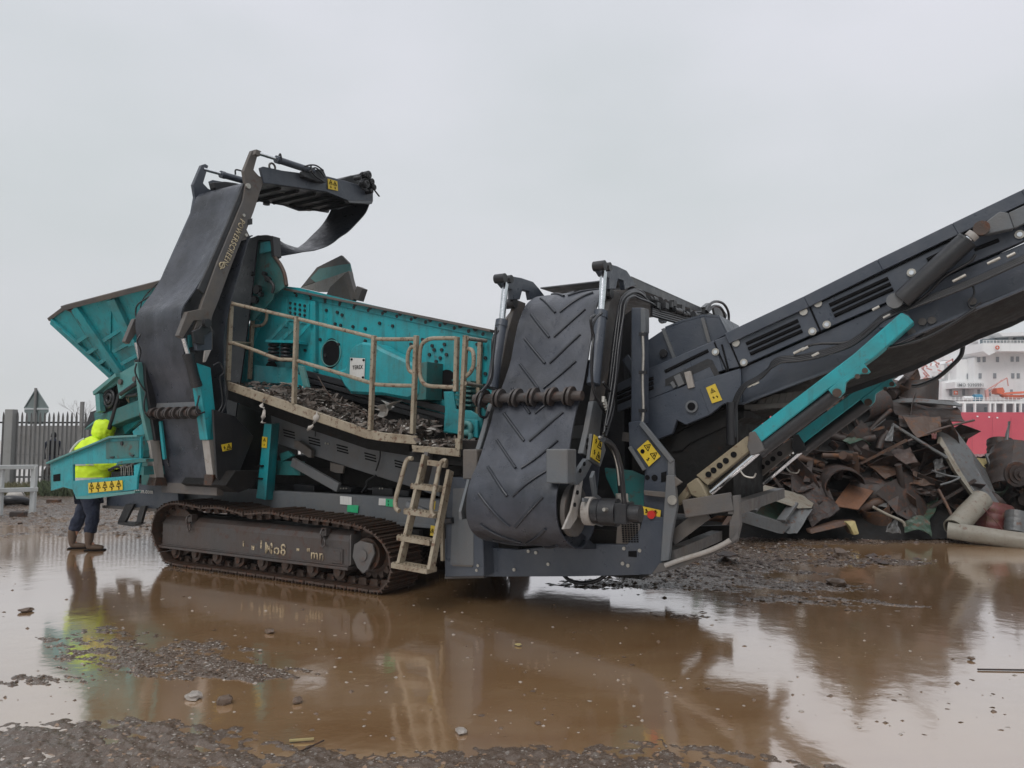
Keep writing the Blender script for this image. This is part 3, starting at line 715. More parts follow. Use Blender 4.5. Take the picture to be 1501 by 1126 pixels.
# upper arms
armN = [(369,221),(375,219),(379.5,222),(372,249),(379,257),(387,262),(386,268),(372,311),(361,339),(354,353),(337,396),(321,440),(312,462),(309,476),(312,484),(312,513),(297,514),(286,508),(284,484),(288,474),(292,458),(295,449),(298,440),(318,385),(356,294),(360,270),(357,251)]
aN = PS(armN, SN, .05).build('upper_arm', GREYB, LCV, bev=.006)
aF = PS([(p[0]-0, p[1]-0) for p in armN], SN, .05); aF.v = [(v[0]+(SF-SN), v[1], v[2]) for v in aF.v]; aF.build('upper_arm', GREY, LCV, bev=.006)
dF = PS([(300,452),(275,457),(261.5,492),(268,496),(284,470),(296,470)], SN+.01, .07); dF.build('lower_hook', GREYB, LCV, bev=.004)
h2 = MB().add([(v[0]+(SF-SN)-.03, v[1], v[2]) for v in dF.v], dF.f).build('lower_hook', GREYB, LCV, bev=.004)
pl = MB()
for x, y in ((379,225),(363,273),(356.5,316),(360,345)): pl.bolt(S(x, y, SN), XS, .035 if y < 300 else .02, .02)
pl.pieces('pivot_pin', ZINC, LCV)
PS([(361,336),(366,346),(362,351),(354,353)], SN, .04).build('lifting_eye', GREYB, LCV)
PS([(363,322),(370,320),(370,329),(362,330)], SN, .05).build('stop_block', BLACK, LCV)
# lettering along the arm, reading downwards
a = S(351,319,SN+.006); b_ = S(325,384,SN+.006); d_ = (b_-a); u_ = d_.normalized(); up = Vector((1,0,0)).cross(u_)
nv = u_.cross(Vector((1,0,0)))
off = S(358,322,SN+.006)-a
upd = off-u_*off.dot(u_)
text('POWERSCREEN', a+upd.normalized()*.02, u_, upd, .078, LETTER, aN, width=d_.length, off=.02)
c = S(325.5,389,SN+.008); MB().torus(c, XS, .035, .008, 10).beam(c-Vector((0,.02,.05)), c+Vector((0,.03,.05)), .012, .012).build('emblem', LETTER, aN)
# head section
headpx = [(381.5,246),(386,244),(414,250),(444.5,254),(480,258.5),(506,265),(530,272),(547,283),(547,294),(510.6,294),(478.6,281),(430,274),(387,268)]
hd = PS(headpx, SN+.02, .04); hd.build('head_side', GREY, LCV, bev=.005)
hf = MB().add([(v[0]+(SF-SN), v[1], v[2]) for v in hd.v], hd.f).build('head_side', GREY, LCV, bev=.005)
PS([(510,294),(547,294),(545,299),(512,297)], SN+.05, .07).build('head_foot', GREYL, LCV)
# underside pans, rollers
p0, p1, p2 = S(388,269,SN), S(478,283,SN), S(545,295,SN)
mb = MB()
for a, b_ in ((p0, p1), (p1, p2)):
    mb.hexa([a, b_, b_+Vector((SF-SN,0,0)), a+Vector((SF-SN,0,0))], [a+Vector((0,0,.03)), b_+Vector((0,0,.03)), b_+Vector((SF-SN,0,.03)), a+Vector((SF-SN,0,.03))])
mb.build('head_pan', BLACK, LCV)
for k in range(7):
    y = p0.y+(p2.y-p0.y)*k/6.5; z = p0.z+(p2.z-p0.z)*k/6.5-.0
    MB().cyl((SN-.08, y, z), (SF+.08, y, z), .03, 14).build('roller', DARK, LCV)
for x, y, s_ in ((387,301,SF),(449,309,SF)):
    q = S(x, y, s_); MB().cyl(q+Vector((.05,0,0)), q+Vector((.05,-.0,.16)), .05, 12).pieces('stub', BLACK, LCV)
PS([(388,268),(430,275),(479,282),(487,300),(482,312),(445,306),(392,297),(379,295)], SF+.03, .03).build('far_skirt', BLACK, LCV, bev=.004)
MB().beam(S(409,280,SN-.3), S(431,285,SN-.3), .02, .03).build('white_strip', STEELL, LCV)
# lugs, drive cluster
lu = MB(); q = S(399,245,SN); lu.torus(q, XS, .05, .014, 12); lu.build('lug', GREYB, LCV)
PS([(493,264),(515,257),(525,256),(533,253),(540,262),(547,270),(544,281),(528,278),(510,272),(506,266)], SN-.1, .5).build('drive_cover', BLACK, LCV, bev=.01)
dm = MB(); rr = random.Random(5)
for x, y, r_ in ((533,258,.06),(538,268,.05),(541,276,.045),(530,271,.06),(537,282,.035),(520,262,.03),(526,258,.025)): q = S(x, y, SN+.02); dm.cyl(q, q+Vector((.11,0,0)), r_, 12); dm.torus(q+Vector((.11,0,0)), XS, r_*.6, .012, 10)
dm.build('drive_motor', BLACK, LCV)
hz = MB()
for pts in ([(525,258),(531,253),(538,256),(543,264)],[(528,268),(535,262),(545,268),(546,276)],[(543,272),(549,279),(556,288)],[(530,276),(540,280),(548,274)]): hz.tube([S(x,y,SN+.10) for x,y in pts], .012)
hz.pieces('hose', HOSE, LCV)
quad_label([S(480,262,SN+.03),S(494,266,SN+.03),S(495,280,SN+.03),S(480.5,277,SN+.03)], LCV, marks=((.28,.28,.07,'t'),(.72,.3,.07,'t'),(.28,.75,.06,'x'),(.72,.75,.06,'x')))
# cylinders
def ram(par, a, b, c, d, rr_, rb_, cap=True, mat=GREY):
    MB().cyl(a, b, rr_, 12).build('piston_rod', CHROME, par)
    m = MB().cyl(c, d, rb_, 18)
    if cap: v = (d-c).normalized(); m.cyl(c-v*.015, c+v*.05, rb_*1.12, 18); m.cyl(d-v*.05, d+v*.01, rb_*1.08, 18)
    return m.build('ram_barrel', mat, par)
sn2 = SN+.09
ram(LCV, S(379.5,225,sn2), S(408,234,sn2), S(406,234,sn2), S(458,251,sn2), .024, .045)
mv = Vector((SF-SN-.1,0,0))
ram(LCV, S(379.5,225,sn2)+mv, S(408,234,sn2)+mv, S(406,234,sn2)+mv, S(458,251,sn2)+mv, .024, .045)
PS([(376,219),(383,222),(381,229),(374,226)], sn2+.02, .05).build('clevis', GREYB, LCV)
cb = MB(); PS([(446,250),(466,248),(474,248),(480,262),(478,268),(464,266),(446,259)], sn2+.02, .09, cb); cb.build('ram_bracket', BLACK, LCV, bev=.006)
hz = MB()
for pts in ([(447,244),(455,242),(464,243),(474,250)],[(456,242),(456,250),(462,258),(474,266)],[(409,228),(411,226),(413,235)],[(452,252),(462,246),(470,252),(476,260)]): hz.tube([S(x,y,sn2+.05) for x,y in pts], .011)
hz.pieces('hose', HOSE, LCV)
hz = MB(); hz.tube([S(x,y,SF) for x,y in ((358,252),(346,249),(345,256))], .012); hz.pieces('hose', HOSE, LCV)
PS([(313,267),(330,266),(345,268),(358,271),(350,278),(330,284),(315,276)], SF+.3, .1).build('pivot_box', BLACK, LCV, bev=.008)
# belt up the arms
bt = [(357,269),(345,300),(333,330),(318,364),(305,392),(292,416),(278,436),(268,452),(266,470),(268,492),(270,515),(276,540),(283,560),(290,590),(296,630),(302,665),(307,700),(309,712)]
rows = [];
for i, (x, y) in enumerate(bt):
    p = S(x, y, SN-.06); sag = .05*math.sin(min(1, i/7)*math.pi)
    rows.append([Vector((SN-.06+(SF+.06-SN+.06)*u, p.y+sag*(1-(2*u-1)**2)*1.2, p.z-sag*.6*(1-(2*u-1)**2))) for u in [k/8 for k in range(9)]])
# finer rows
def refine(rows, n=4):
    cols = [cat_rom([r[j] for r in rows], n) for j in range(len(rows[0]))]
    return [[c[i] for c in cols] for i in range(len(cols[0]))]
top_ = S(352,271,SN-.06)
rows = [[Vector((q.x, q.y+.25, q.z-.02)) for q in rows[0]]]+rows
MB().sheet(refine(rows)).build('belt', RUBBER, LCV, solid=.014)
PS([(357,268),(363,276),(345,325),(325,370),(300,432),(290,424),(305,392),(318,363),(333,328)], SN-.02, .03).build('inner_channel', BLACK, LCV, bev=.004)
PT([(330,352),(356,352),(378,346),(372,400),(368,440),(352,560),(345,610),(340,700),(300,700),(296,560)], .72, .02).build('return_belt', RUBBERD, LCV)
PT([(300,556),(402,590),(432,640),(432,726),(300,726)], 1.05, .05).build('inner_panel', BLACK, LCV)  # added dark sheet standing in for the shade under the walkway
# return belt behind
r2 = []
for x, y in ((372,345),(366,352),(352,400),(338,450),(330,500),(330,560),(333,600),(338,660),(342,712)):
    p = S(x, y, SN+.06); r2.append([Vector((SN+.04+(SF-SN-.08)*u, p.y, p.z)) for u in (0,.25,.5,.75,1)])
MB().sheet(refine(r2)).build('return_belt', RUBBERD, LCV, solid=.014)
# hanging, twisted top belt
ru = [(542.6,296),(536,312),(523,327),(510,340),(498,348),(488,356),(478,361.5),(468,365),(459,367.5),(446,369),(436,371),(422,373.5),(408,376),(402,376),(396,377)]
rl = [(487,302),(484,311),(476,325),(468,335),(459,344),(452,351),(447,356),(441,360.5),(436,363.5),(428,361.5),(417,357.5),(409,352.5),(400,347.5),(391,345),(378,346)]
rws = []
for i, (a, b_) in enumerate(zip(ru, rl)):
    f = i/(len(ru)-1)
    A_ = S(*a, SN-.02-.15*f); B_ = S(*b_, SF+.1+.45*f)
    rws.append([A_.lerp(B_, u) for u in (0,.25,.5,.75,1)])
MB().sheet(refine(rws, 3)).build('hanging_belt', RUBBERD, LCV, solid=.012)
# lower section: legs, scraper, auger roller
def leg(par, name, px, s, th, mat): return PS(px, s, th).build(name, mat, par, bev=.006)
leg(LCV, 'lower_leg', [(288.5,532),(309,539),(320,644),(304,645)], SN+.05, .14, TEAL)
leg(LCV, 'leg_stay', [(305.5,645),(318,643.5),(327,696),(312,697)], SN+.045, .12, STEELL)
leg(LCV, 'lower_leg', [(201,531),(213,531),(222,600),(229,644),(218,646),(208,600)], SF+.10, .06, TEALP)
leg(LCV, 'leg_rubber', [(212,525),(224,540),(232,600),(238,646),(228,646),(214,560)], SF+.16, .05, BLACK)
leg(LCV, 'leg_stay', [(219,645),(234,645),(242,708),(229,708)], SF+.10, .12, STEELL)
leg(LCV, 'foot_pad', [(229,700),(243,700),(246,712),(226,712)], SF+.12, .15, TRACK)
leg(LCV, 'foot_pad', [(312,696),(328,695),(330,712),(310,712)], SN+.06, .15, TRACK)
leg(LCV, 'guide', [(235,618),(239,617),(245,672),(241,674)], SF+.25, .04, TEAL)
# bright rods with black barrels beside the belt
for (x0,y0),(x1,y1),(x2,y2),s_ in (((269,496),(276,520),(288,566),SN+.02),((200,502),(206,528),(222,590),SF+.02)):
    ram(LCV, S(x0,y0,s_), S(x1,y1,s_), S(x1,y1,s_), S(x2,y2,s_), .028, .06, mat=BLACK)
p = S(299,584,SN); MB().hexa([(SN-.02,p.y-.06,p.z-.16),(SF+.02,p.y-.06,p.z-.16),(SF+.02,p.y-.03,p.z-.16),(SN-.02,p.y-.03,p.z-.16)], [(SN-.02,p.y-.04,p.z),(SF+.02,p.y-.04,p.z),(SF+.02,p.y-.01,p.z),(SN-.02,p.y-.01,p.z)]).build('scraper_bar', GREYL, LCV, bev=.003)
def auger(par, a, b, r0, r1, n, name='auger_roller', mat=TFRAME):
    m = MB().cyl(a, b, r0, 18); d = (b-a)
    for k in range(n):
        c = a+d*((k+.6)/(n+.2)); ax = (d.normalized()+Vector((0,.0,.30*(1 if k % 2 else .6)))).normalized()
        m.cyl(c-ax*.012, c+ax*.012, r1, 18); c2 = c+d.normalized()*.045; m.cyl(c2-ax*.008, c2+ax*.008, r1*.93, 18)
    return m.build(name, mat, par)
p = S(299,605,SN); auger(LCV, Vector((SN+.03,p.y-.10,p.z)), Vector((SF-.03,p.y-.10,p.z)), .04, .075, 7)
mb = MB(); p = S(318,718,SN); mb.beam((SN+.06,p.y,p.z), (SF-.0,p.y,p.z), .10, .13); mb.build('foot_beam', GREYB, LCV, bev=.005)
leg(LCV, 'grey_cover', [(285,484),(311,484),(311,514),(288,514)], SN+.06, .05, GREY)
hz = MB()
for pts in ([(200,533),(198,545),(205,562),(214,575)],[(214,575),(211,596),(216,610),(226,612)],[(292,580),(288,600),(292,606),(300,604)],[(312,536),(322,532),(328,545),(322,552)],[(328,545),(333,580),(325,605),(312,610)],[(236,640),(243,670),(256,698)],[(250,665),(258,690),(262,695)],[(206,490),(201,500),(206,515),(203,530)],[(322,552),(326,590),(318,607)]):
    hz.tube([S(x,y,SN+.12 if x > 280 else SF+.2) for x,y in pts], .010)
hz.pieces('hose', HOSE, LCV)
# small parts around the arm's lower hinge
mb = MB(); PS([(282,486),(292,482),(296,476),(308,478),(311,486),(300,492),(300,505),(286,503)], SN+.1, .04, mb); mb.bolt(S(301,474,SN+.1), XS, .05, .05); mb.build('hinge', BLACK, LCV, bev=.004)
leg(LCV, 'teal_tab', [(276,491),(285,490),(284,508),(277,510)], SN-.05, .03, TEAL)
leg(LCV, 'wire_frame', [(300,514),(310,513),(302,531),(298,531)], SN+.1, .02, STEELL)
# dark discharge chute right of the belt, with a small label
leg(LCV, 'chute_side', [(312,600),(345,610),(372,640),(352,690),(330,712),(318,700)], SN+.15, .03, BLACK)
quad_label([S(324,652,SN+.16),S(339,649,SN+.16),S(339,659,SN+.16),S(326,662,SN+.16)], LCV, marks=((.25,.5,.06,'x'),(.7,.5,.07,'t')))
leg(LCV, 'chute_lip', [(330,712),(345,690),(380,690),(372,714),(350,722)], SN+.3, .8, DARK)

# ---------------------------------------------------------------- screen box
SB = empty('screen_box'); SB.parent = M
ts = .90
PT([(401,418),(439,422),(520,441.6),(640,468),(722,484),(722,640),(660,660),(560,640),(480,600),(420,600),(330,590),(325,560),(345,500),(372,470)], ts, .02).build('side_plate', TEAL, SB)
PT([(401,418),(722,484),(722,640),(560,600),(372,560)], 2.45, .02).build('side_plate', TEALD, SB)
fr = MB(); fr.beam(T(399,420,ts-.03), T(722,485.5,ts-.03), .10, .03).build('top_flange', GREYB, SB, bev=.003)
PT([(401,420),(722,486),(722,498),(401,428)], ts-.016, .016).build('reinforcing_strip', TEAL, SB, bev=.003)
rb = MB()
PT([(455,441),(462,442),(462,545),(455,538)], ts-.06, .06, rb)
PT([(412,434),(421,436),(421,480),(412,478)], ts-.02, .02, rb)
PT([(424,440),(453,446),(452,476),(422,470)], ts-.014, .014, rb)
PT([(389,498),(430,499),(430,503),(389,502)], ts-.25, .25, rb)
PT([(389,501),(420,468),(424,470),(394,503)], ts-.10, .012, rb); PT([(408,497),(440,470),(443,473),(412,502)], ts-.10, .012, rb); PT([(427,497),(455,470),(458,473),(432,502)], ts-.10, .012, rb)
rb.pieces('stiffener', TEAL, SB, bev=.003)
sp_ = MB()
for x in (401,420):
    for k in range(5): p = T(x, 506+k*5.5, ts-.15); sp_.torus(p, (0,0,1), .055, .02, 12)
sp_.pieces('spring', BLACK, SB)
# bolts over the plate
bl = MB(); rr = random.Random(9)
def bt_(x, y, r=.02): bl.bolt(T(x, y, ts-.002), YT, r, .018)
for k in range(14): bt_(436+k*21, 433.5+k*4.35, .022); 
for k in range(13): bt_(434+k*22, 428.5+k*4.5, .030)
for i in range(4):
    for j in range(3): bl.bolt(T(426+i*7, 444.5+j*7+i*1.3, ts-.016), YT, .018, .014)
for x, y in ((479,455),(495,458),(502,462),(492,475),(500,477),(518,479),(557,474),(576,478),(448,514),(464,465),(536,482),(497,505),(478,521),(470,498),(530,585),(536,500),(603,505),(613,520),(640,530),(620,498),(634,507),(648,513),(700,505),(706,515),(712,525),(700,540),(712,548),(700,560),(711,565),(706,580),(680,540),(640,545),(652,505),(655,520),(646,525),(637,513),(630,520)): bt_(x, y)
for k in range(9): bt_(644+k*8.5, 596-0*k+2*math.sin(k), .018)
bl.build('bolt_rows', BLACK, SB)['kind'] = 'stuff'
ol = MB(); c = T(485,518,ts-.004); ol.prism([c+Vector((.14*math.cos(a), 0, .19*math.sin(a))) for a in [k*6.283/24 for k in range(24)]], (0,.003,0)); 
c = T(397,540,ts-.02); ol.prism([c+Vector((.11*math.cos(a), 0, .10*math.sin(a))) for a in [k*6.283/20 for k in range(20)]], (0,.004,0))
c = T(654,564,ts-.006); ol.prism([c+Vector((.15*math.cos(a), 0, .17*math.sin(a))) for a in [k*6.283/24 for k in range(24)]], (0,.004,0))
ol.pieces('opening', INK, SB)
c = T(485,518,ts-.006); MB().torus(c+Vector((0,0,0)), YT, .165, .008, 24).build('opening_rim', TEALP, SB)
# drive guard cover
gd = [(510,523),(513,512),(520,505),(530,501),(546,503),(560,512),(606,533),(611,541),(611,580),(597,586),(560,579),(530,578),(513,577),(503,566),(498,556),(489,545),(505,540)]
PT(gd, ts-.34, .32).build('drive_guard', TEAL, SB, bev=.03)
mb = MB(); PT([(606,534),(626,530),(624,586),(600,587),(611,580)], ts-.30, .3, mb); mb.build('guard_end', TEALD, SB, bev=.005)
q = quad_label([T(514,524.5,ts-.345),T(535.5,525.5,ts-.345),T(534.5,556,ts-.345),T(513,551,ts-.345)], SB, 'data_plate', WHITE)
o = T(516.5,541.5,ts-.355); text('TEREX', o, (1,0,0), (0,0,1), .045, INK, q, width=(T(531.5,543,ts-.355)-o).length)
bolts([T(x,y,ts-.35) for x,y in ((516,527),(533.5,528),(532.5,553.5))], YT, q, INK, .014, .012)
# lower side beams of the deck
db = MB()
for (a, b_, w_, t_) in (((440,545),(720,618),.07,ts-.10),((446,556),(720,630),.05,ts-.12),((450,566),(640,616),.06,ts-.08),((520,575),(720,640),.10,ts-.05)): db.beam(T(*a,t_), T(*b_,t_), .06, w_)
db.build('deck_beam', BLACK, SB, bev=.004)
PT([(440,548),(500,560),(560,590),(640,606),(722,628),(722,672),(600,660),(450,600)], ts-.04, .02).build('deck_plate', DARK, SB)
ft = MB()
for k in range(6): PT([(662+k*.0,556+k*7),(690,558+k*7),(690,561+k*7),(662,559+k*7)], ts-.18, .16, ft)
ft.build('spring_stack', TEALD, SB, bev=.003)
mb = MB(); PT([(650,574),(664,574),(668,600),(690,602),(706,612),(708,642),(650,634),(652,600)], ts-.2, .03, mb); PT([(649,632),(672,613),(700,616),(700,642)], ts-.3, .04, mb); mb.build('spring_mount', TEAL, SB, bev=.004)
mb = MB().torus(T(684,628,ts-.32), YT, .055, .03, 16).torus(T(684,641,ts-.32), YT, .055, .03, 16); mb.build('lifting_eye', TEALP, SB)
# feed end: curved teal plate with rubber-edged head
ed = [(366,352),(376,350),(398,349),(401,376),(410,384),(416,398),(420,419),(401,432),(399,440),(372,470),(360,470),(362,400)]
PT(ed, .75, .03).build('feed_end_plate', TEALD, SB, bev=.004)
PT([(366,350),(378,345),(400,346),(402,375),(398,377),(396,352),(378,352)], .70, .12).build('head_rim', BLACK, SB)
PT([(382,356),(395,353),(398,368),(380,372)], .72, .03).build('patch', TEAL, SB)
eg = MB().tube([T(x,y,.73) for x,y in ((402,376),(411,388),(417,402),(420,419))], .025); eg.build('rusty_edge', TRACK, SB)
mb = MB()
for x, y, r_ in ((372,402,.03),(390,402,.03),(380,425,.06),(395,410,.04),(376,440,.05),(385,432,.03)): mb.bolt(T(x,y,.74), YT, r_, .05)
mb.tube([T(x,y,.66) for x,y in ((388,405),(396,412),(401,420),(399,430))], .02); mb.build('shaft_fitting', BLACK, SB)
mb = MB(); PT([(354,515),(372,468),(381,470),(360,530)], .85, .05, mb); PT([(345,560),(350,520),(362,515),(362,560)], .8, .05, mb); mb.build('corner_brace', TEAL, SB, bev=.004)
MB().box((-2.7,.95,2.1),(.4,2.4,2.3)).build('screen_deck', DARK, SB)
# lower left teal plate with holes
PT([(372,535),(430,540),(440,548),(448,560),(450,575),(420,563),(372,560)], .82, .03).build('lower_bracket', TEAL, SB, bev=.004)
PT([(436,535),(444,537),(452,568),(444,566)], .60, .04).build('stay', TEALP, SB, bev=.003)
# far chute seen above the screen
FCH = empty('far_chute'); FCH.parent = M
tf_ = 2.7
PT([(440,422),(464,392),(500,374),(510.6,385),(514,398),(506,399),(480,407)], tf_, .05).build('chute_top', GREYB, FCH, bev=.006)
PT([(455,408),(468,394),(502,388),(513,387),(514,398),(506,399),(465,416)], tf_-.02, .02).build('chute_face', TEALP, FCH)
PT([(440,422),(506,399),(512,398),(500,410),(483,428),(466,428)], tf_-.35, .02).build('chute_front', STEELL, FCH)
PT([(478,432),(484,420),(506,400),(514,398),(522,440),(505,441)], tf_-.45, .05).build('chute_side', GREYB, FCH, bev=.006)
MB().beam(T(510,400,tf_-.5), T(521,440,tf_-.5), .08, .10).beam(T(531,422,tf_-.5), T(525,440,tf_-.5), .12, .12).build('post', GREYB, FCH, bev=.004)
# ---------------------------------------------------------------- walkway with handrails
WK = empty('walkway'); WK.parent = M
tw = .06
ch = MB(); PT([(330,558),(431,592),(540,630),(560,634),(610,639),(610,652),(560,647),(536,643),(431,607),(331,571)], tw, .035, ch)
ch.build('edge_channel', CREAM, WK, bev=.006)
def fl(px, t0, t1, th, mb): 
    a = [T(x,y,t0) for x,y in px]; b_ = []
    for p in a: b_.append(Vector((p.x, t1, p.z)))
    for i in range(len(a)-1): mb.hexa([a[i]-Vector((0,0,th)), a[i+1]-Vector((0,0,th)), b_[i+1]-Vector((0,0,th)), b_[i]-Vector((0,0,th))], [a[i], a[i+1], b_[i+1], b_[i]])
mb = MB(); fl([(331,566),(431,602),(540,639),(610,647)], tw+.035, .80, .02, mb); mb.build('deck_plate', GREYB, WK)
mb = MB(); PT([(603,652),(606,653),(673,658),(673,670),(604,662)], tw-.02, .03, mb); mb.build('platform_edge', CREAM, WK, bev=.005)
PT([(666,643),(674,644),(674,659),(667,658)], tw-.02, .05).build('platform_toe', CREAM, WK, bev=.004)
pr = T(673,664,tw); pl_ = T(604,657,tw)
mb = MB(); mb.box((pl_.x, tw, pr.z-.0), (pr.x, .85, pr.z+.02)); mb.build('platform_deck', GREYB, WK)
PS([(673,645),(707,646),(706,660),(697,667),(673,669)], pr.x+.0, .03).build('platform_end', GREYB, WK, bev=.004)
mb = MB(); fl([(331,571),(431,607),(540,643),(600,652)], .55, .75, .12, mb); fl([(600,662),(680,668)], .1, .8, .10, mb); mb.build('under_frame', DARK, WK)
# posts: rectangular section
def post(x0,y0,x1,y1,w=.055,t=tw+.01,name='handrail_post'):
    MB().beam(T(x0,y0,t), T(x1,y1,t), .04, w, (0,1,0)).build(name, CREAM, WK, bev=.004)
post(339,442,334,558); post(435,464,431,592); post(548.5,492,543,631); post(610.5,492,605,636)
post(371,449,366,556,.05,.80)
post(670,494,668,574,.05); post(682.8,492,675,644); 
def rail(pts, t=tw+.03, r=.021, name='handrail'): MB().tube([T(*p[:2], p[2] if len(p) > 2 else t) for p in pts], r, 10, n=5).build(name, CREAM, WK)
rail([(340,445),(388,456),(435,467),(492,481),(548,495)]); rail([(549,497),(580,497.5),(610,497)])
rail([(339,502),(372,513),(405,525.5),(418,527),(431,527.5),(436,529),(490,545),(545,562)]); rail([(549,563.5),(575,565),(606,565.5)])
rail([(340,445,tw),(371,451,.8)]); rail([(338,502,tw),(367,504,.8)])
rail([(374,450,.8),(387,452,.8),(391,458,.8),(390,470,.8),(384,477,.8),(374,478,.8)])
rail([(608,508),(602,510),(598,520),(598,535),(600,543),(606,547)])
rail([(668,496),(645,496),(630,497),(620,503),(616,514),(615,535),(616,552),(621,562),(630,566),(645,567),(668,568)], name='gate_loop')
rail([(684,511),(691,513),(694,520),(694,535),(690,545),(683,552)])
# end frame going inward
MB().beam(T(704,500,.85), T(698,644,.85), .05, .04, (0,1,0)).build('handrail_post', CREAM, WK, bev=.004)
rail([(684,496,tw),(712,500,.85)]); rail([(681,562,tw),(706,566,.85)])
# ladder
LD = empty('ladder'); LD.parent = M
tl0, tl1 = .02, -.42
def lp(x, y): # leaning ladder plane: t depends on height
    t = tl0
    for _ in range(6): z = T(x,y,t).z; t = tl0+(tl1-tl0)*(1.62-z)/1.3
    return T(x,y,t)
MB().beam(lp(624,668), lp(585,834), .035, .085, (0,1,0)).build('stringer', CREAM, LD, bev=.003)
MB().beam(lp(660,690), lp(631,836), .035, .085, (0,1,0)).build('stringer', CREAM, LD, bev=.003)
MB().beam(T(630,664,.08), T(618,716,.02), .12, .05).build('upper_bracket', GREYB, LD)
for (x0,y0,x1,y1) in ((607,709,648,714),(597,746,641,752),(587,784,635,792),(579,824,631,833)):
    a, b_ = lp(x0,y0), lp(x1,y1); st = MB(); dz = Vector((0,.16,0))
    st.hexa([a-Vector((0,.06,.045)), b_-Vector((0,.06,.045)), b_-Vector((0,.06,.045))+dz, a-Vector((0,.06,.045))+dz], [a-Vector((0,.06,0)), b_-Vector((0,.06,0)), b_-Vector((0,.06,0))+dz, a-Vector((0,.06,0))+dz])
    for k in range(9):
        p = a.lerp(b_, (k+.5)/9); st.tube([p+Vector((0,-.05,0)), p+Vector((0,-.05,.010))], .014, 6, False).tube([p+Vector((0,.0,0)), p+Vector((0,.0,.010))], .014, 6, False)
    st.build('step', CREAM, LD, bev=.003)
MB().beam(lp(628,678), lp(655,682), .04, .05).build('cross_bar', CREAM, LD)
def grab(pts): MB().tube([lp(*p)+Vector((0,-.09,0)) for p in pts], .022, 10).build('grab_rail', CREAM, LD)
grab([(613,672),(608,672),(603,678),(597,700),(590,725),(588,737),(590,745),(594,748)]); grab([(663,676),(658,675),(653,682),(648,705),(643,730),(641,742),(642,752),(646,756)])
quad_label([T(632,734,.08),T(639,734.5,.08),T(638,747,.08),T(631,746,.08)], LD, marks=((.5,.5,.05,'t'),))
quad_label([T(632,770,.08),T(638,771,.08),T(637,786,.08),T(631,785,.08)], LD, marks=((.5,.5,.05,'t'),))
MB().beam(T(597,738,.1), T(652,762,.12), .05,.05).build('stay', GREYL, LD)
MB().beam(T(648,765,.1), T(649,822,.1), .03,.03).build('hanging_bar', CREAM, LD)
mb = MB().cyl(T(640,765,.1), T(664,763,.1), .03, 10); mb.build('latch_pin', BLACK, LD)

# ---------------------------------------------------------------- chevron belt side conveyor
CN, CF = 2.20, 1.17
CV = empty('chevron_side_conveyor'); CV.parent = M
cpx = [(925,426),(897,424),(885,430),(877.5,441),(872,462),(867,495),(862,530),(852,577),(846,599),(838,640),(830,680),(821,706),(817,725),(816,746),(818,768),(824,785),(834,797),(845,803)]
path = [S(x, y, CN-.06) for x, y in cpx]
last = path[-1]; path += [last+Vector((0,.14,-.012)), last+Vector((0,.27,.05)), last+Vector((0,.36,.16)), last+Vector((0,.44,.45)), last+Vector((0,.52,.8))]
path = [path[0]+Vector((0,.5,-.02))]+path
path = cat_rom(path, 6)
L_ = [0]
for i in range(len(path)-1): L_.append(L_[-1]+(path[i+1]-path[i]).length)
W0, W1 = CN-.06, CF+.05
def bp(u, d):
    d = max(0, min(L_[-1]-1e-4, d)); i = max(j for j in range(len(L_)-1) if L_[j] <= d); f = (d-L_[i])/(L_[i+1]-L_[i]); p = path[i].lerp(path[i+1], f)
    tg_ = (path[i+1]-path[i]).normalized(); n = Vector((0, -abs(tg_.z) if True else 0, 0)); n = Vector((0, tg_.z, -tg_.y))
    if n.y > 0 and d < L_[-1]*.78: n = -n
    w1 = CF+.19-.10*min(1, max(0, (2.75-p.z)/2.0))
    return Vector((W0+(w1-W0)*u, p.y+.008*math.sin(9*d+3*u), p.z)), n
rows = [[bp(k/10, L_[-1]*i/110)[0] for k in range(11)] for i in range(111)]
belt = MB().sheet(rows).build('belt', RUBBER, CV, solid=.016)
# raised V ribs: arc-length positions
cv = MB(); spc = None
dstart = [j for j, p in enumerate(path) if p.z < S(877.5,441,CN-.06).z][0]
d0 = L_[dstart]
for k in range(-2, 15):
    da = d0+.08+k*.262
    for s_ in (-1, 1):
        pts = []
        for j in range(8):
            f = j/7; u = .5+s_*(.03+.33*f); d = da-.27*f
            if d < .02 or d > L_[-1]-.05: continue
            q, n = bp(u, d); pts.append(q+n*(-1 if n.y > 0 and d < L_[-1]*.8 else 1)*.012)
        if len(pts) > 3: cv.tube(pts, .0135, 6, n=1)
cv.build('chevron_rib', RUBBERD, belt)
# rubber skirt flap beside the bottom
PS([(836,745),(846,775),(870,797),(900,803),(880,805),(845,805),(828,790)], CN-.1, .05).build('belt_edge_flap', RUBBERD, CV)
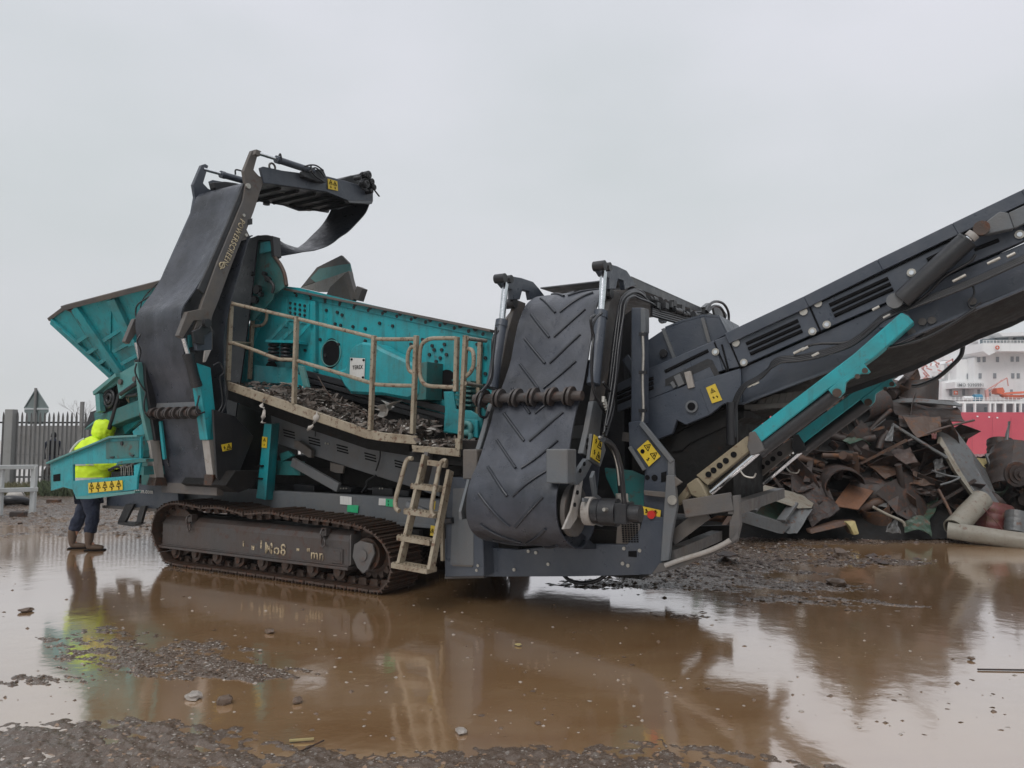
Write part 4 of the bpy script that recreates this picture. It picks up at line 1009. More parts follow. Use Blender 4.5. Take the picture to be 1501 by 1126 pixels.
# auger cleaner
p = S(857,581,CN-.03); auger(CV, Vector((CN-.0,p.y-.11,p.z)), Vector((CF-.06,p.y-.11,p.z)), .042, .085, 6)
def both(name, px, s, th, mat, bev=.006, dx=CF-CN, far=None):
    a = PS(px, s, th); o1 = a.build(name, mat, CV, bev=bev)
    o2 = MB().add([(v[0]+dx, v[1], v[2]) for v in a.v], a.f).build(name, far or mat, CV, bev=bev); return o1, o2
both('crest_bracket', [(876,392),(878,388),(884,389),(890,386),(905,390),(919,396.6),(926,407),(933,419),(925,421),(916,425),(914,412),(906,409),(903,424),(893,424),(893,408),(884,405)], CN+.03, .05, GREY)
both('side_post', [(898,424),(909,430),(904,470),(898,510),(893,545),(886,580),(880,590),(870,588),(874,560),(881,520),(888,470)], CN+.0, .045, GREYB)
both('inner_post', [(884,455),(893,440),(896,450),(890,500),(882,555),(878,580),(874,578),(880,500)], CN-.05, .04, GREYB)
both('lower_post', [(870,588),(885,590),(879,640),(866,672),(854,665),(862,630)], CN+.02, .05, GREYL)
ramw = .03
for dx in (0, CF-CN):
    v = Vector((dx,0,0))
    ram(CV, S(885,396,CN+.03)+v, S(881,460,CN+.03)+v, S(881,459,CN+.03)+v, S(870,562,CN+.03)+v, .031, .055)
mb = MB()
for dx in (0, CF-CN):
    q = S(878,390,CN+.03)+Vector((dx,0,0)); mb.cyl(q-Vector((.05,0,0)), q+Vector((.06,0,0)), .045, 14); q = S(886,392,CN+.03)+Vector((dx,0,0)); mb.cyl(q-Vector((.05,0,0)), q+Vector((.06,0,0)), .04, 14)
    q = S(894,430,CN)+Vector((dx,0,0)); mb.cyl(q-Vector((.08,0,0)), q+Vector((.02,0,0)), .05, 14)
mb.pieces('pivot_pin', BLACK, CV)
MB().beam(S(925,428,CN-.05), S(925,428,CF), .06, .06).build('cross_tube', GREY, CV)
# top cover plate running inward
mb = MB(); a, b_ = S(926,405,CN), S(1040,456,CN); c, d = S(926,420,CN), S(1036,462,CN)
mb.prism([a, b_, d, c], (-.03,0,0)); mb.prism([a, b_, d, c], (-.03,0,0)) if False else None
mb.hexa([a+Vector((0,0,-.02)), b_+Vector((0,0,-.02)), b_+Vector((CF-CN,0,-.02)), a+Vector((CF-CN,0,-.02))], [a+Vector((0,0,-.005)), b_+Vector((0,0,-.005)), b_+Vector((CF-CN,0,-.005)), a+Vector((CF-CN,0,-.005))])
mb.build('top_cover', GREYL, CV, bev=.003)
# tail drum, drive and scraper at the bottom
q = S(826,748,CN-.1); dr = MB().cyl(Vector((CN-.06,q.y+.05,q.z)), Vector((CF+.05,q.y+.05,q.z)), .20, 28); dr.build('tail_drum', DARK, CV)
q2 = S(855,752,CN+.05)
hb = MB().cyl(Vector((CN-.05,q.y+.05,q.z)), Vector((CN-.01,q.y+.05,q.z)), .215, 28).cyl(Vector((CN-.02,q.y+.05,q.z)), Vector((CN+.20,q.y+.05,q.z)), .06, 16)
hb.build('drum_end', GREYB, CV)
MB().cyl(Vector((CN+.08,q.y+.05,q.z)), Vector((CN+.15,q.y+.05,q.z)), .115, 22).build('bearing_ring', STEELL, CV)
MB().cyl(Vector((CN+.15,q.y+.05,q.z)), Vector((CN+.21,q.y+.05,q.z)), .10, 22).cyl(Vector((CN+.22,q.y+.05,q.z)), Vector((CN+.36,q.y+.05,q.z)), .11, 18).box((CN+.36,q.y-.04,q.z-.08),(CN+.46,q.y+.14,q.z+.08)).cyl(Vector((CN+.46,q.y+.05,q.z)), Vector((CN+.55,q.y+.05,q.z)), .07, 14).build('drive_motor', BLACK, CV, bev=.006)
PS([(846,708),(855,700),(851,735),(846,760),(836,775),(826,776),(838,748)], CN+.05, .02).build('scraper_blade', STEELL, CV, bev=.003)
PS([(844,695),(860,672),(868,680),(858,700),(848,712),(840,710)], CN+.05, .04).build('hinge_arm', GREYL, CV, bev=.004)
bx_ = MB(); q = S(833,682,CN); bx_.box((CN-.13,q.y-.14,q.z-.14),(CN+.06,q.y+.03,q.z+.13)); bx_.build('junction_box', GREYL, CV, bev=.008)
bx_ = MB(); q = S(694,680,CF); bx_.box((CF-.05,q.y-.10,q.z-.13),(CF+.10,q.y+.05,q.z+.13)); bx_.build('junction_box', GREYB, CV, bev=.008)
PS([(689,700),(697,700),(690,740),(686,760),(677,762),(676,750)], CF+.02, .03).build('far_scraper', GREYL, CV, bev=.003)
bolts([S(856,680,CN+.056), S(850,690,CN+.056), S(846,722,CN+.056), S(842,740,CN+.056), S(861,645,CN+.025), S(860,655,CN+.025)], XS, CV, INK, .018, .008)
PS([(868,700),(872,690),(876,725),(893,738),(893,765),(884,772),(874,768),(873,732)], CN+.12, .03).build('motor_bracket', GREYL, CV, bev=.004)
PS([(856,730),(873,731),(873,736),(856,736)], CN+.13, .02).build('motor_tab', GREYL, CV, bev=.003)
quad_label([S(870,637,CN+.07),S(882,645,CN+.07),S(878,679,CN+.07),S(865,670,CN+.07)], CV, marks=((.3,.22,.07,'x'),(.75,.25,.08,'t'),(.3,.7,.07,'x'),(.75,.75,.08,'t')))
PS([(868,636),(884,643),(888,660),(880,684),(864,674)], CN+.06, .03).build('label_plate', GREYL, CV)
# hoses looping over the crest and down the post
hs = MB(); rr = random.Random(11)
for k in range(7):
    o_ = k*1.7; s_ = CN+.08+.028*(k % 3)+.01*k
    pts = [(884+o_*.6,640-k*3),(890+o_*.5,600),(893+o_,560),(899+o_,510),(904+o_,465),(911+o_*.8,440+k*.6),(924+o_*.4,426+k*1.5),(938,427+k*2),(950+k,440+k),(958+k*2,449+k*1.5)]
    hs.tube([S(x+rr.uniform(-1.3,1.3), y+rr.uniform(-1,1), s_) for x, y in pts], .0125, 7, n=4)
hs.pieces('hose_bundle', HOSE, CV)
hs = MB()
for pts, s_ in (([(872,462),(866,468),(868,485),(870,495),(867,520),(868,560),(873,580),(878,590),(884,600),(890,606)],CN+.12),([(882,459),(874,466),(868,480),(869,500),(867,545)],CN+.11),([(730,485),(722,500),(722,540),(719,560),(708,575),(702,592),(703,608),(711,612),(716,604)],CF+.1),([(727,480),(723,520),(718,556),(705,575)],CF+.12),([(884,560),(900,590),(888,640)],CN+.15)):
    hs.tube([S(x,y,s_) for x,y in pts], .013, 7)
hs.pieces('hose', HOSE, CV)
# mass of fittings along the top of the bundle
ft = MB()
for k in range(26):
    x = 950+k*4.0; y = 437+k*1.15+rr.uniform(-3,8); q = S(x, y, CN+.16+rr.uniform(-.05,.05))
    if k % 3 == 0: ft.box(tuple(q-Vector((.03,.05,.03))), tuple(q+Vector((.03,.05,.03))))
    else: ft.cyl(q-Vector((0,.06,.01)), q+Vector((0,.06,-.01)), .018+.02*rr.random(), 8)
c = S(974,452,CN+.14); ft.cyl(c, c+Vector((0,.0,.06)), .09, 20)
ft.pieces('fitting', BLACK, CV)
hs = MB()
for k in range(7):
    pts = [(955,444+k*3),(985,450+k*3.5),(1010,458+k*3),(1032,458+k*2.2),(1047,464+k*2),(1056,478+k*2),(1060,492)]
    hs.tube([S(x,y,CN+.12+.02*k) for x,y in pts], .014, 6, n=4)
for pts in ([(1035,456),(1042,445),(1052,442),(1062,447),(1068,460),(1067,480),(1063,495)],[(1037,458),(1046,449),(1056,451),(1062,462),(1062,480),(1060,492)]): hs.tube([S(x,y,CN+.2) for x,y in pts], .017, 7)
hs.pieces('hose_bundle', HOSE, CV)
PS([(1033,450),(1040,444),(1044,450),(1038,458)], CN+.1, .05).build('hose_clamp', GREYL, CV)
PS([(1045,448),(1058,450),(1066,462),(1062,476),(1050,468)], CN+.05, .03).build('end_bracket', GREYL, CV)
c = S(970,468,CN+.05); MB().tube([c, c+Vector((.03,-.02,.0))], .05, 16, False).build('work_lamp', CHROME, CV)
PS([(958,455),(965,454),(965,464),(958,464)], CN+.05, .03).build('tag_plate', STEELL, CV)
fp_ = MB()
for k in range(5): q = S(884+k*1.5, 590+k*4, CN+.14); fp_.cyl(q, q+Vector((0,.01,.05)), .018, 8)
fp_.pieces('hose_coupling', ZINC, CV)
# curved silver-edged hoses down to the drive
hs = MB()
for o_ in (0, 7): hs.tube([S(x+o_*.6,y+o_*.4,CN+.30+.02*o_) for x,y in ((880,642),(890,647),(899,660),(906,685),(909,715),(911,735))], .022, 8)
hs.pieces('hose', HOSE, CV)
MB().tube([S(x-1.5,y-.5,CN+.34) for x,y in ((880,641),(890,646),(899,659),(906,684),(909,712))], .009, 6).build('armoured_sleeve', ZINC, CV)
hs = MB()
for x in (908, 915):
    hs.cyl(S(x,724,CN+.34), S(x+.5,735,CN+.34), .034, 6).cyl(S(x+.5,735,CN+.34), S(x+1,742,CN+.34), .042, 6)
hs.cyl(S(885,747,CN+.3), S(915,747,CN+.34), .015, 8).cyl(S(918,750,CN+.34), S(918,762,CN+.34), .03, 8)
hs.pieces('hose_coupling', ZINC, CV)

# ---------------------------------------------------------------- tail frame carrying the main conveyor
TF = empty('tail_frame'); TF.parent = M
tp = .42
PT([(925.5,451),(943,451),(943,620),(925,620)], tp, .14).build('tall_post', GREY, TF, bev=.005)
PT([(939,452),(946,452),(946,487),(939,487)], tp-.01, .10).build('post_cap', GREYL, TF, bev=.003)
MB().tube([T(x,y,tp-.03) for x,y in ((942,487),(943,520),(942,560),(943,600),(941,622),(937,636),(938,645))], .013).build('conduit', ZINC, TF)
cl = MB()
for y in (490,546,602): cl.beam(T(937,y,tp-.03), T(948,y,tp-.03), .03,.03)
cl.pieces('conduit_clip', BLACK, TF)
ap = [(921,619),(938,617),(946,628),(966,655),(987,676),(988,698),(985,743),(978,765),(944,764),(943,720),(945,689),(934,675),(922,655)]
PT(ap, .36, .05).build('support_plate', GREY, TF, bev=.006)
MB().beam(T(940,620,.33), T(986,677,.33), .04, .04).beam(T(923,655,.33), T(945,689,.33), .03,.03).build('plate_flange', GREYL, TF, bev=.003)
quad_label([T(950,645,.35),T(968.5,669,.35),T(951.5,684,.35),T(934,659,.35)], TF, marks=((.25,.25,.12,'t'),(.25,.75,.11,'o'),(.75,.25,.12,'t'),(.72,.75,.09,'x')), label='large square warning label')
qs = quad_label([T(942,742,.33),T(969,748,.33),T(968,760,.33),T(941,755.5,.33)], TF, 'emergency_stop_plate', YELLOW, marks=((.25,.4,.05,'x'),(.75,.3,.05,'x')))
c = T(957,754,.33); MB().cyl(c, c+Vector((0,-.05,0)), .035, 16).build('stop_button', RED, qs)
mb = MB(); PT([(945,764),(978,764),(970,840),(952,842),(935,842),(938,777)], .295, .006, mb); mb.build('lower_plate', GREY, TF)
hl = MB()
for x, y, r_ in ((949,700,.022),(959.5,700.5,.028)): c = T(x,y,.357); hl.cyl(c, c-Vector((0,.003,0)), r_, 12)
PT([(969,693),(977,691),(976,706),(969,707)], .356, .004, hl); hl.pieces('plate_hole', INK, TF)
PT([(943,719),(977,722),(977,730),(944,726)], .30, .05).build('ledge', GREYB, TF, bev=.004)
MB().cyl(T(986,733,.26), T(986,733,.26)-Vector((0,.02,0)), .04, 16).pieces('pivot_pin', ZINC, TF)
PT([(886,686),(925,690),(947,700),(944,745),(928,762),(918,762),(905,735),(888,700)], .62, .05).build('teal_panel', TEALD, TF, bev=.004)
PT([(988,693),(1010,695),(1003,715),(990,712)], .9, .3).build('teal_block', TEALD, TF)
MB().box((2.25,.8,.9),(3.2,2.0,2.0)).build('engine_housing', DARK, TF)  # added box that blocks light through the machine
MB().box((.8,.75,.8),(2.2,2.2,2.35)).box((-.2,1.0,1.0),(.9,2.1,1.6)).build('power_unit', BLACK, TF)  # added dark boxes closing the inside of the machine to light
PT([(905,470),(925,455),(925,620),(905,600)], .9, .05).build('inner_panel', BLACK, TF)
MB().beam(T(915,640,.7), T(950,645,.7), .1,.08).build('cross_member', GREYB, TF)
MB().beam(T(838,634,.6), T(860,632,.6), .06,.12).build('cross_member', GREYL, TF)
rg = MB(); q = T(920,528,.6)
PT([(912,528),(920,520),(938,548),(930,555)], .6, .03, rg); rg.build('gusset', GREY, TF)
# clevis lugs for the telescopic struts
PT([(976,697),(988,698),(1000,707),(990,714),(988,743),(976,742)], .27, .03).build('strut_lug', GREYB, TF, bev=.005)

# ---------------------------------------------------------------- main discharge conveyor
MC = empty('main_conveyor'); MC.parent = M
tn, tfar = .70, 1.95
K = [(905,563),(945,543),(1047,499),(1066,492),(1182.5,437.6),(1290,384),(1400,331),(1501,283),(1560,254),(1640,214)]
KB = [(905,604),(945,588),(1060,543),(1085,537.5),(1203,485),(1300,443),(1400,396),(1501,353),(1560,326),(1640,288)]
def guard(i0, i1, name, mat=GREY):
    px = K[i0:i1+1]+KB[i0:i1+1][::-1]
    a = PT(px, tn, .035); a.build(name, mat, MC, bev=.005)
    PT(px, tfar, .035).build(name, mat, MC)
guard(0,2,'side_guard'); guard(2,3,'side_guard'); guard(3,4,'side_guard'); guard(4,7,'side_guard'); guard(7,9,'side_guard')
# folded rim above the guards
rm = MB()
for i in range(3, 9):
    rm.beam(T(*K[i],tn-.01)-Vector((0,0,.03)), T(*K[i+1],tn-.01)-Vector((0,0,.03)), .05, .10)
rm.build('top_rim', GREY, MC, bev=.004)
seam = MB()
for a, b_ in (((1182.5,440),(1203,487)),((1066,494),(1085,538)),((1047,502),(1066,545)),((1471,300),(1484,335))): seam.beam(T(*a,tn-.003), T(*b_,tn-.003), .01,.012)
for pts in ([(1075,500),(1182,452)],[(1196,446),(1290,402),(1400,349),(1501,300),(1560,272)],[(1058,505),(1068,543)]):
    for a, b_ in zip(pts, pts[1:]): seam.beam(T(*a,tn-.005), T(*b_,tn-.005), .012,.014)
seam.build('panel_seam', INK, MC)
sl = MB()
def slot(a, b_): sl.tube([T(*a,tn-.002), T(*b_,tn-.002)], .016, 8, False)
for k in range(3):
    slot((1094+k*3,504+k*7.5),(1170+k*3,470+k*7.5)); slot((1216+k*3.5,447.5+k*7.8),(1302+k*3.5,408+k*7.8)); slot((1359+k*3.5,381+k*7.5),(1398+k*3.5,362+k*7.5)); slot((1428,366),(1464,352)) if k == 0 else None
    slot((945,559+k*7),(958,554+k*7)); slot((905,577+k*7),(930,566+k*7))
slot((975,544.5),(1038,514))
sl.pieces('vent_slot', INK, MC)
bolts([T(x,y,tn-.005) for x,y in ((1079,503),(1178,457),(1090.6,531.5),(1191,486),(1212,476),(1199,445),(1336,400),(1494.5,344),(1049,516))], YT, MC, ZINC, .033, .010, 'round_bolt')
bolts([T(x,y,tn-.018) for x,y in ((1090.6,531.5),(1191,486),(1212,476),(1336,400),(1494.5,344),(1049,516))], YT, MC, CHROME, .018, .012, 'bolt_head')
# frame member below the guards
FB = [(945,592),(1000,566),(1027,570),(1087,545),(1203,497),(1300,452),(1400,407),(1501,362),(1640,298)]
FL = [(1640,352),(1501,421),(1441,445),(1330,500),(1220,541),(1120,580),(1087,593),(1060,592),(1039,609),(1005,623),(992,616),(985,636),(960,646),(945,640)]
PT([(1085,541),(1203,489),(1300,446),(1400,400),(1501,357),(1640,292),(1640,352),(1501,421),(1441,445),(1330,500),(1220,541),(1120,580),(1088,593)], tn+.03, .05).build('side_frame', GREY, MC, bev=.005)
PT([(1085,541),(1203,489),(1300,446),(1400,400),(1501,357),(1640,292),(1640,352),(1501,421),(1441,445),(1330,500),(1220,541),(1120,580),(1088,593)], tfar-.03, .05).build('side_frame', GREY, MC)
PT([(945,588),(1012,562),(1026,558),(1085,540),(1088,593),(1060,592),(1039,609),(1005,623),(992,616),(985,636),(960,646),(945,640)], tn-.03, .06).build('tail_side_plate', GREY, MC, bev=.006)
PT([(1026,570),(1062,553),(1086,543),(1087,590),(1060,592),(1040,608)], tn-.036, .006).build('cover_plate', GREY, MC, bev=.003)
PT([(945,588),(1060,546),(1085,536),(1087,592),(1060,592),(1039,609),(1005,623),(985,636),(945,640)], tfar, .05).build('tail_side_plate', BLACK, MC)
c = T(1014.5,596,tn-.035); MB().cyl(c, c-Vector((0,.02,0)), .055, 24).build('bearing_boss', GREYL, MC); MB().cyl(c, c-Vector((0,.024,0)), .036, 20).build('bearing_hole', INK, MC)
quad_label([T(1035,568.5,tn-.04),T(1048.5,562.5,tn-.04),T(1059,586.5,tn-.04),T(1044,591.5,tn-.04)], MC, marks=((.5,.3,.12,'t'),(.35,.7,.07,'x'),(.7,.72,.07,'x')))
MB().beam(T(1088,592,tn), T(1220,542,tn), .06,.02).beam(T(1220,542,tn), T(1501,423,tn), .06,.02).build('frame_flange', GREY, MC)
# recess with the rusty fitting
PT([(975,556),(1037,526),(1044,528),(1056,551),(1012,572),(1008,562),(975,566)], tn-.004, .006).build('recess', BLACK, MC)
PT([(1012,551),(1040,538),(1047,552),(1016,566)], tn-.008, .008).build('recess_panel', GREY, MC, bev=.003)
MB().beam(T(1008,545,tn-.03), T(1014,569,tn-.03), .04,.06).build('rusty_bar', STEELL, MC, bev=.004)
MB().beam(T(993,550,tn-.02), T(1000,565,tn-.02), .05,.06).beam(T(985,560,tn-.02),T(990,568,tn-.02),.03,.03).build('tension_bracket', GREYL, MC)
# hood panels over the tail end
hdp = [(945,502),(975,482),(1000,472),(1030,464),(1054,465),(1066,490),(1047,500),(945,546)]
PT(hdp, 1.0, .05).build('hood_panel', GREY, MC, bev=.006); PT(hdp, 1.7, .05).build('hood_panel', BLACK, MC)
MB().beam(T(972,482,.98), T(990,528,.98), .03,.03).beam(T(1030,466,.98), T(1040,502,.98), .03,.03).pieces('hood_strap', GREYL, MC)
bolts([T(973,518,.995)], YT, MC, BLACK, .04, .02)
mb = MB(); a = [T(x,y,1.0) for x,y in ((975,482),(1000,472),(1030,464),(1054,465),(1066,490))]
for p, q in zip(a, a[1:]): mb.hexa([p, q, q+Vector((0,.75,0)), p+Vector((0,.75,0))], [p+Vector((0,0,.02)), q+Vector((0,0,.02)), q+Vector((0,.75,.02)), p+Vector((0,.75,.02))])
mb.build('hood_top', GREY, MC)
# belt: carrying run inside the trough and dark return run hanging below
def run(px, t0, t1, sag=0, dz=0):
    rows = []
    for x, y in px:
        p = T(x, y, tn); rows.append([Vector((p.x, t0+(t1-t0)*u, p.z+dz-sag*math.sin(3.1416*u))) for u in [k/8 for k in range(9)]])
    return rows
UP = [(905,590),(1047,520),(1182,458),(1290,404),(1400,351),(1501,303),(1640,234)]
MB().sheet(run(UP, tn+.05, tfar-.02, .12)).build('belt', RUBBER, MC, solid=.015)
LOW = [(985,634),(1060,596),(1120,576),(1220,537),(1330,496),(1441,441),(1501,417),(1640,346)]
rws_ = []
for x, y in LOW:
    p = T(x, y, tn); rws_.append([Vector((p.x, tn+.06+(tfar-.08-tn)*u, p.z-.10*u-.06*math.sin(3.1416*u))) for u in [k/8 for k in range(9)]])
MB().sheet(refine(rws_, 3)).build('return_belt', DARK, MC, solid=.015)  # near-black colour puts the underside shade into the belt
FX = PT([(1085,541),(1640,292),(1640,372),(1501,441),(1441,465),(1330,520),(1220,561),(1088,609)], tn, .04); FX.v = [(v[0], v[1]+tfar-tn-.02, v[2]-.03) for v in FX.v]; FX.build('far_skirt', BLACK, MC)
ul = MB()
for x, y in ((1098,586),(1180,553),(1262,521),(1345,489),(1425,449),(1500,417)):
    p = T(x, y, tn); ul.cyl(Vector((p.x, tn+.06, p.z+.02)), Vector((p.x, tfar-.03, p.z-.07)), .05, 14)
ul.pieces('return_roller', DARK, MC)
cb = MB()
for k in range(9):
    x = 1100+k*9.5; p = T(x, 602-k*1.2, tn+.15); cb.prism([p, p+Vector((.05,0,0)), p+Vector((.09,0,.12)), p+Vector((.04,0,.12))], (0,.05,0))
cb.beam(T(1092,597,tn+.14), T(1190,592,tn+.14), .05,.04); cb.pieces('idler_bracket', GREYB, MC)
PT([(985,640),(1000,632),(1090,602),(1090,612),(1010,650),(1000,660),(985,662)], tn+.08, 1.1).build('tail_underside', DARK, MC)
# pivot cylinder on the side
a, b_ = T(1418,352,.55), T(1321,440,.55); v = (b_-a)
MB().cyl(a, b_, .075, 22).cyl(a-v*.0, a+v*.03, .078, 22).build('tilt_ram', BLACK, MC)
MB().cyl(a-v*.10, a, .03, 14).build('piston_rod', CHROME, MC)
MB().cyl(a-v*.10, a-v*.03, .045, 12).build('rod_eye', STEELL, MC)
PT([(1434,330),(1444,326),(1465,310),(1478,312),(1486,335),(1447,343),(1437,343),(1430,337)], .58, .08).build('ram_lug', GREYL, MC, bev=.006)
c = T(1438.5,336,.57); MB().cyl(c, c-Vector((0,.04,0)), .055, 14).build('rusty_pin', TRACK, MC)
PT([(1478,312),(1501,301),(1560,272),(1560,300),(1486,335)], .62, .04).build('side_patch', GREYL, MC, bev=.005)
# hoses along the frame
hs = MB()
HP_ = [(1073,640),(1072,612),(1076,588),(1088,566),(1110,553),(1127,540),(1133,530),(1145,524),(1170,522),(1200,516),(1240,503),(1262,490),(1280,475),(1295,462),(1330,446),(1380,428),(1430,408),(1470,390),(1501,376),(1560,350)]
for k in range(4): hs.tube([T(x+k*1.7*(1 if i < 5 else .2), y+k*(2.4 if i > 5 else .5), .60-.012*k) for i, (x, y) in enumerate(HP_)], .0115, 7, n=4)
hs.tube([T(x,y,.58) for x,y in ((1262,492),(1290,470),(1320,460),(1360,430),(1385,405),(1420,385),(1430,373))], .012, 6)
hs.tube([T(x,y,.60) for x,y in ((1180,508),(1200,504),(1240,502),(1270,488))], .012, 6)
hs.tube([T(x,y,.62) for x,y in ((1300,510),(1350,498),(1390,478),(1430,452))], .014, 6)
hs.tube([T(x,y,.62) for x,y in ((1424,412),(1428,430),(1420,445),(1425,452),(1438,443))], .008, 6)
hs.pieces('hose_bundle', HOSE, MC)
hs = MB().cyl(T(1073,590,.6), T(1073,652,.6), .05, 12); hs.build('hose_sleeve', HOSE, MC)
fz = MB()
for x, y in ((1100,565),(1108,562),(1196,520),(1168,516),(1174,513),(1180,511),(1284,452),(1300,464),(1195,520),(1453,384),(1460,381),(1402,410),(1410,406),(1482,374)): q = T(x,y,.575); fz.cyl(q-Vector((.025,0,.012)), q+Vector((.025,0,.012)), .0125, 8)
fz.pieces('hose_coupling', ZINC, MC)
c = T(1312,442,.56); MB().cyl(c, c-Vector((0,.05,0)), .06, 16).build('ram_eye', GREYL, MC)
bolts([T(x,y,tn+.02) for x,y in ((1366,470),(1352,472),(1425,442),(1336,487))], YT, MC, GREYB, .03, .02)
# lug and strut pair
PT([(1287,481),(1322,456),(1332,462),(1337,470),(1326,482),(1310,481)], .56, .04).build('strut_lug', GREY, MC, bev=.005)
c = T(1324,471.5,.55); MB().cyl(c, c-Vector((0,.03,0)), .045, 16).pieces('pivot_pin', ZINC, MC)
MB().tube([T(x,y,2.1) for x,y in ((1412,505),(1408,522),(1393,538),(1372,555),(1348,565),(1336,566))], .02, 7).build('hanging_cable', HOSE, MC)
# louvre of the far lower rail
# ---------------------------------------------------------------- telescopic struts
def strut(t, dx, dy, mat, light):
    st = empty('telescopic_strut'); st.parent = M
    o = lambda x, y, tt=0: T(x+dx, y+dy, t+tt)
    PTm = lambda px, tt, th: MB().prism([o(x, y, tt) for x, y in px], (0, th, 0))
    PTm([(1099,635),(1250,520),(1321,458),(1331,463),(1340,472),(1285,521),(1237,556),(1214,571),(1112,651),(1106,648)], 0, .16).build('outer_beam', mat, st, bev=.008)
    PTm([(1214,571),(1265,531),(1272,540),(1276,545),(1272,548),(1262,548),(1255,552),(1246,556),(1240,561),(1238,575),(1230,583),(1221,580),(1214,572)], -.01, .05).build('saddle_plate', mat, st, bev=.004)
    hb = MB()
    for x, y, r_ in ((1268,543.5,.022),(1257,552,.02),(1227,576,.035)): c = o(x, y, -.012); hb.cyl(c, c-Vector((0,.012,0)), r_, 14)
    hb.pieces('pin', TRACK, st)
    a, b_ = o(1228,574,.08), o(1112,662,.06); v = b_-a
    MB().cyl(a, b_, .062, 20).cyl(b_-v*.04, b_, .066, 20).build('ram_barrel', BLACK, st)
    MB().cyl(b_, o(1042,722,.05), .026, 14).build('piston_rod', CHROME, st)
    PTm([(1020,697),(1095,639),(1106,655),(1037,712)], .02, .10).build('inner_beam', light, st, bev=.006)
    hl = MB()
    for x, y in ((1038.5,695.5),(1046,689.5),(1055,682.5),(1064,675.5),(1075.5,666.5)): c = o(x, y, .018); hl.cyl(c, c-Vector((0,.004,0)), .026, 14)
    hl.pieces('adjusting_hole', INK, st)
    PTm([(1005,711),(1021,700),(1030,712),(1037,728),(1036,734),(1030,735),(1012,726)], -.02, .16).build('clevis', light, st, bev=.012)
    PTm([(990,733),(1007,712),(1014,722),(1000,738),(992,742)], .02, .08).build('foot', light, st, bev=.008)
    c = o(1030,729,-.03); MB().cyl(c, c-Vector((0,.015,0)), .03, 14).build('clevis_pin', light, st)
    PTm([(1098,634),(1106,632),(1116,648),(1121,660),(1109,666),(1100,668),(1095,655)], -.02, .2).build('collar', GREYB, st, bev=.006)
    mb = MB(); cc = o(1103,672,0); mb.tube([o(1085,690,-.04), o(1092,698,-.04), o(1104,700,-.04), o(1108,694,-.04)], .008, 6); mb.build('safety_clip', ZINC, st)
    return st
YB = paint('muddy_cream_steel', (.24,.20,.13), .55, dirt_amt=.7, rust=.3, dirt=(.11,.085,.055), scale=2)
strut(.50, 0, 0, TEAL, YB)
# the twin strut on the far side: same shape, 1.5 m further across
q0 = len(bpy.data.objects)
st2 = None
for o_ in [x for x in bpy.data.objects if x.name.startswith('telescopic_strut')]: st2 = copy_tree(o_, M)
st2.location = (0.10, 1.45, -.02)
for c_ in st2.children:
    if c_.name.startswith(('inner_beam','clevis','foot','collar')):
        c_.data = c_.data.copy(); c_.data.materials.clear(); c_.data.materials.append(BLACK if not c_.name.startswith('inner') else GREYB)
# ---------------------------------------------------------------- loose debris lying on the walkway (rests on the machine)
def warea(r):
    f = r.random(); f = f if r.random() < .3 else .15+.8*f
    x = 333+f*272; y = np.interp(x, [333,431,540,610], [566,602,639,647])
    t = .10+.62*r.random(); p = T(float(x), float(y), tw+.04); hump = .17*math.exp(-((x-430)/60)**2)+.13*math.exp(-((x-575)/45)**2)+.07
    hump *= min(1, .35+t*1.2)
    w = P0+US*p.x+UT*t; return w.x, w.y, p.z+hump*r.random()**.6
def parea(r):
    x = 606+64*r.random(); p = T(x, 661, tw); t = .05+.7*r.random(); w = P0+US*p.x+UT*t; return w.x, w.y, pr.z+.02+.11*r.random()
def shards(name, n, area, size, mat, seed, asp=.3):
    r = random.Random(seed); mb = MB()
    for i in range(n):
        c = Vector(area(r)); d = Vector((r.gauss(0,1), r.gauss(0,1), r.gauss(0,.35))).normalized(); s = size[0]+(size[1]-size[0])*r.random()**2
        e_ = d.cross(Vector((r.gauss(0,1), r.gauss(0,1), r.gauss(0,1)))).normalized()*s*asp*(.5+r.random()); k = Vector((0,0,s*.2*(r.random()-.5)))
        mb.add([c-d*s*.5-e_*.4, c-d*s*.3+e_, c+k+e_*.9, c+d*s*.5+e_*.2, c+d*s*.4-e_*.7, c+k*.5-e_], [(0,1,2,5),(5,2,3,4)])
    return mb.build(name, mat, weld=False)
SH1 = paint('shredded_scrap', (.12,.10,.085), .5, dirt_amt=.7, rust=.4, dirt=(.05,.035,.025), scale=5)
SH2 = paint('pale_scrap', (.42,.40,.37), .5, dirt_amt=.5, rust=.15, dirt=(.2,.16,.12), scale=5)
tag(shards('shredded_scrap', 4200, warea, (.03,.17), SH1, 21, .13), 'shredded brown scrap heaped on the sloping walkway of the machine', 'scrap', kind='stuff')
tag(shards('pale_shreds', 700, warea, (.02,.13), SH2, 22, .14), 'pale slivers mixed into the scrap on the walkway', 'scrap', kind='stuff')
tag(shards('platform_scrap', 900, parea, (.02,.10), SH1, 23, .16), 'shredded scrap lying on the small platform above the ladder', 'scrap', kind='stuff')
tag(shards('platform_pale_shreds', 260, parea, (.02,.07), SH2, 24), 'pale slivers lying on the small platform above the ladder', 'scrap', kind='stuff')
def rag(label, pts, w, seed):
    r = random.Random(seed); P = cat_rom([P0+US*q.x+UT*q.y+Vector((0,0,q.z)) for q in pts], 4); rows = []
    for i, p in enumerate(P):
        ww = w*(.4+.8*abs(math.sin(i*1.1+seed))); tw_ = i*.5+seed
        rows.append([p+Vector((math.cos(tw_)*ww*u, math.sin(tw_)*ww*u, ww*.3*(u*u))) for u in (-1,-.3,.3,1)])
    return tag(MB().sheet(rows).build('plastic_rag', SH2, solid=.002), label, 'plastic scrap')
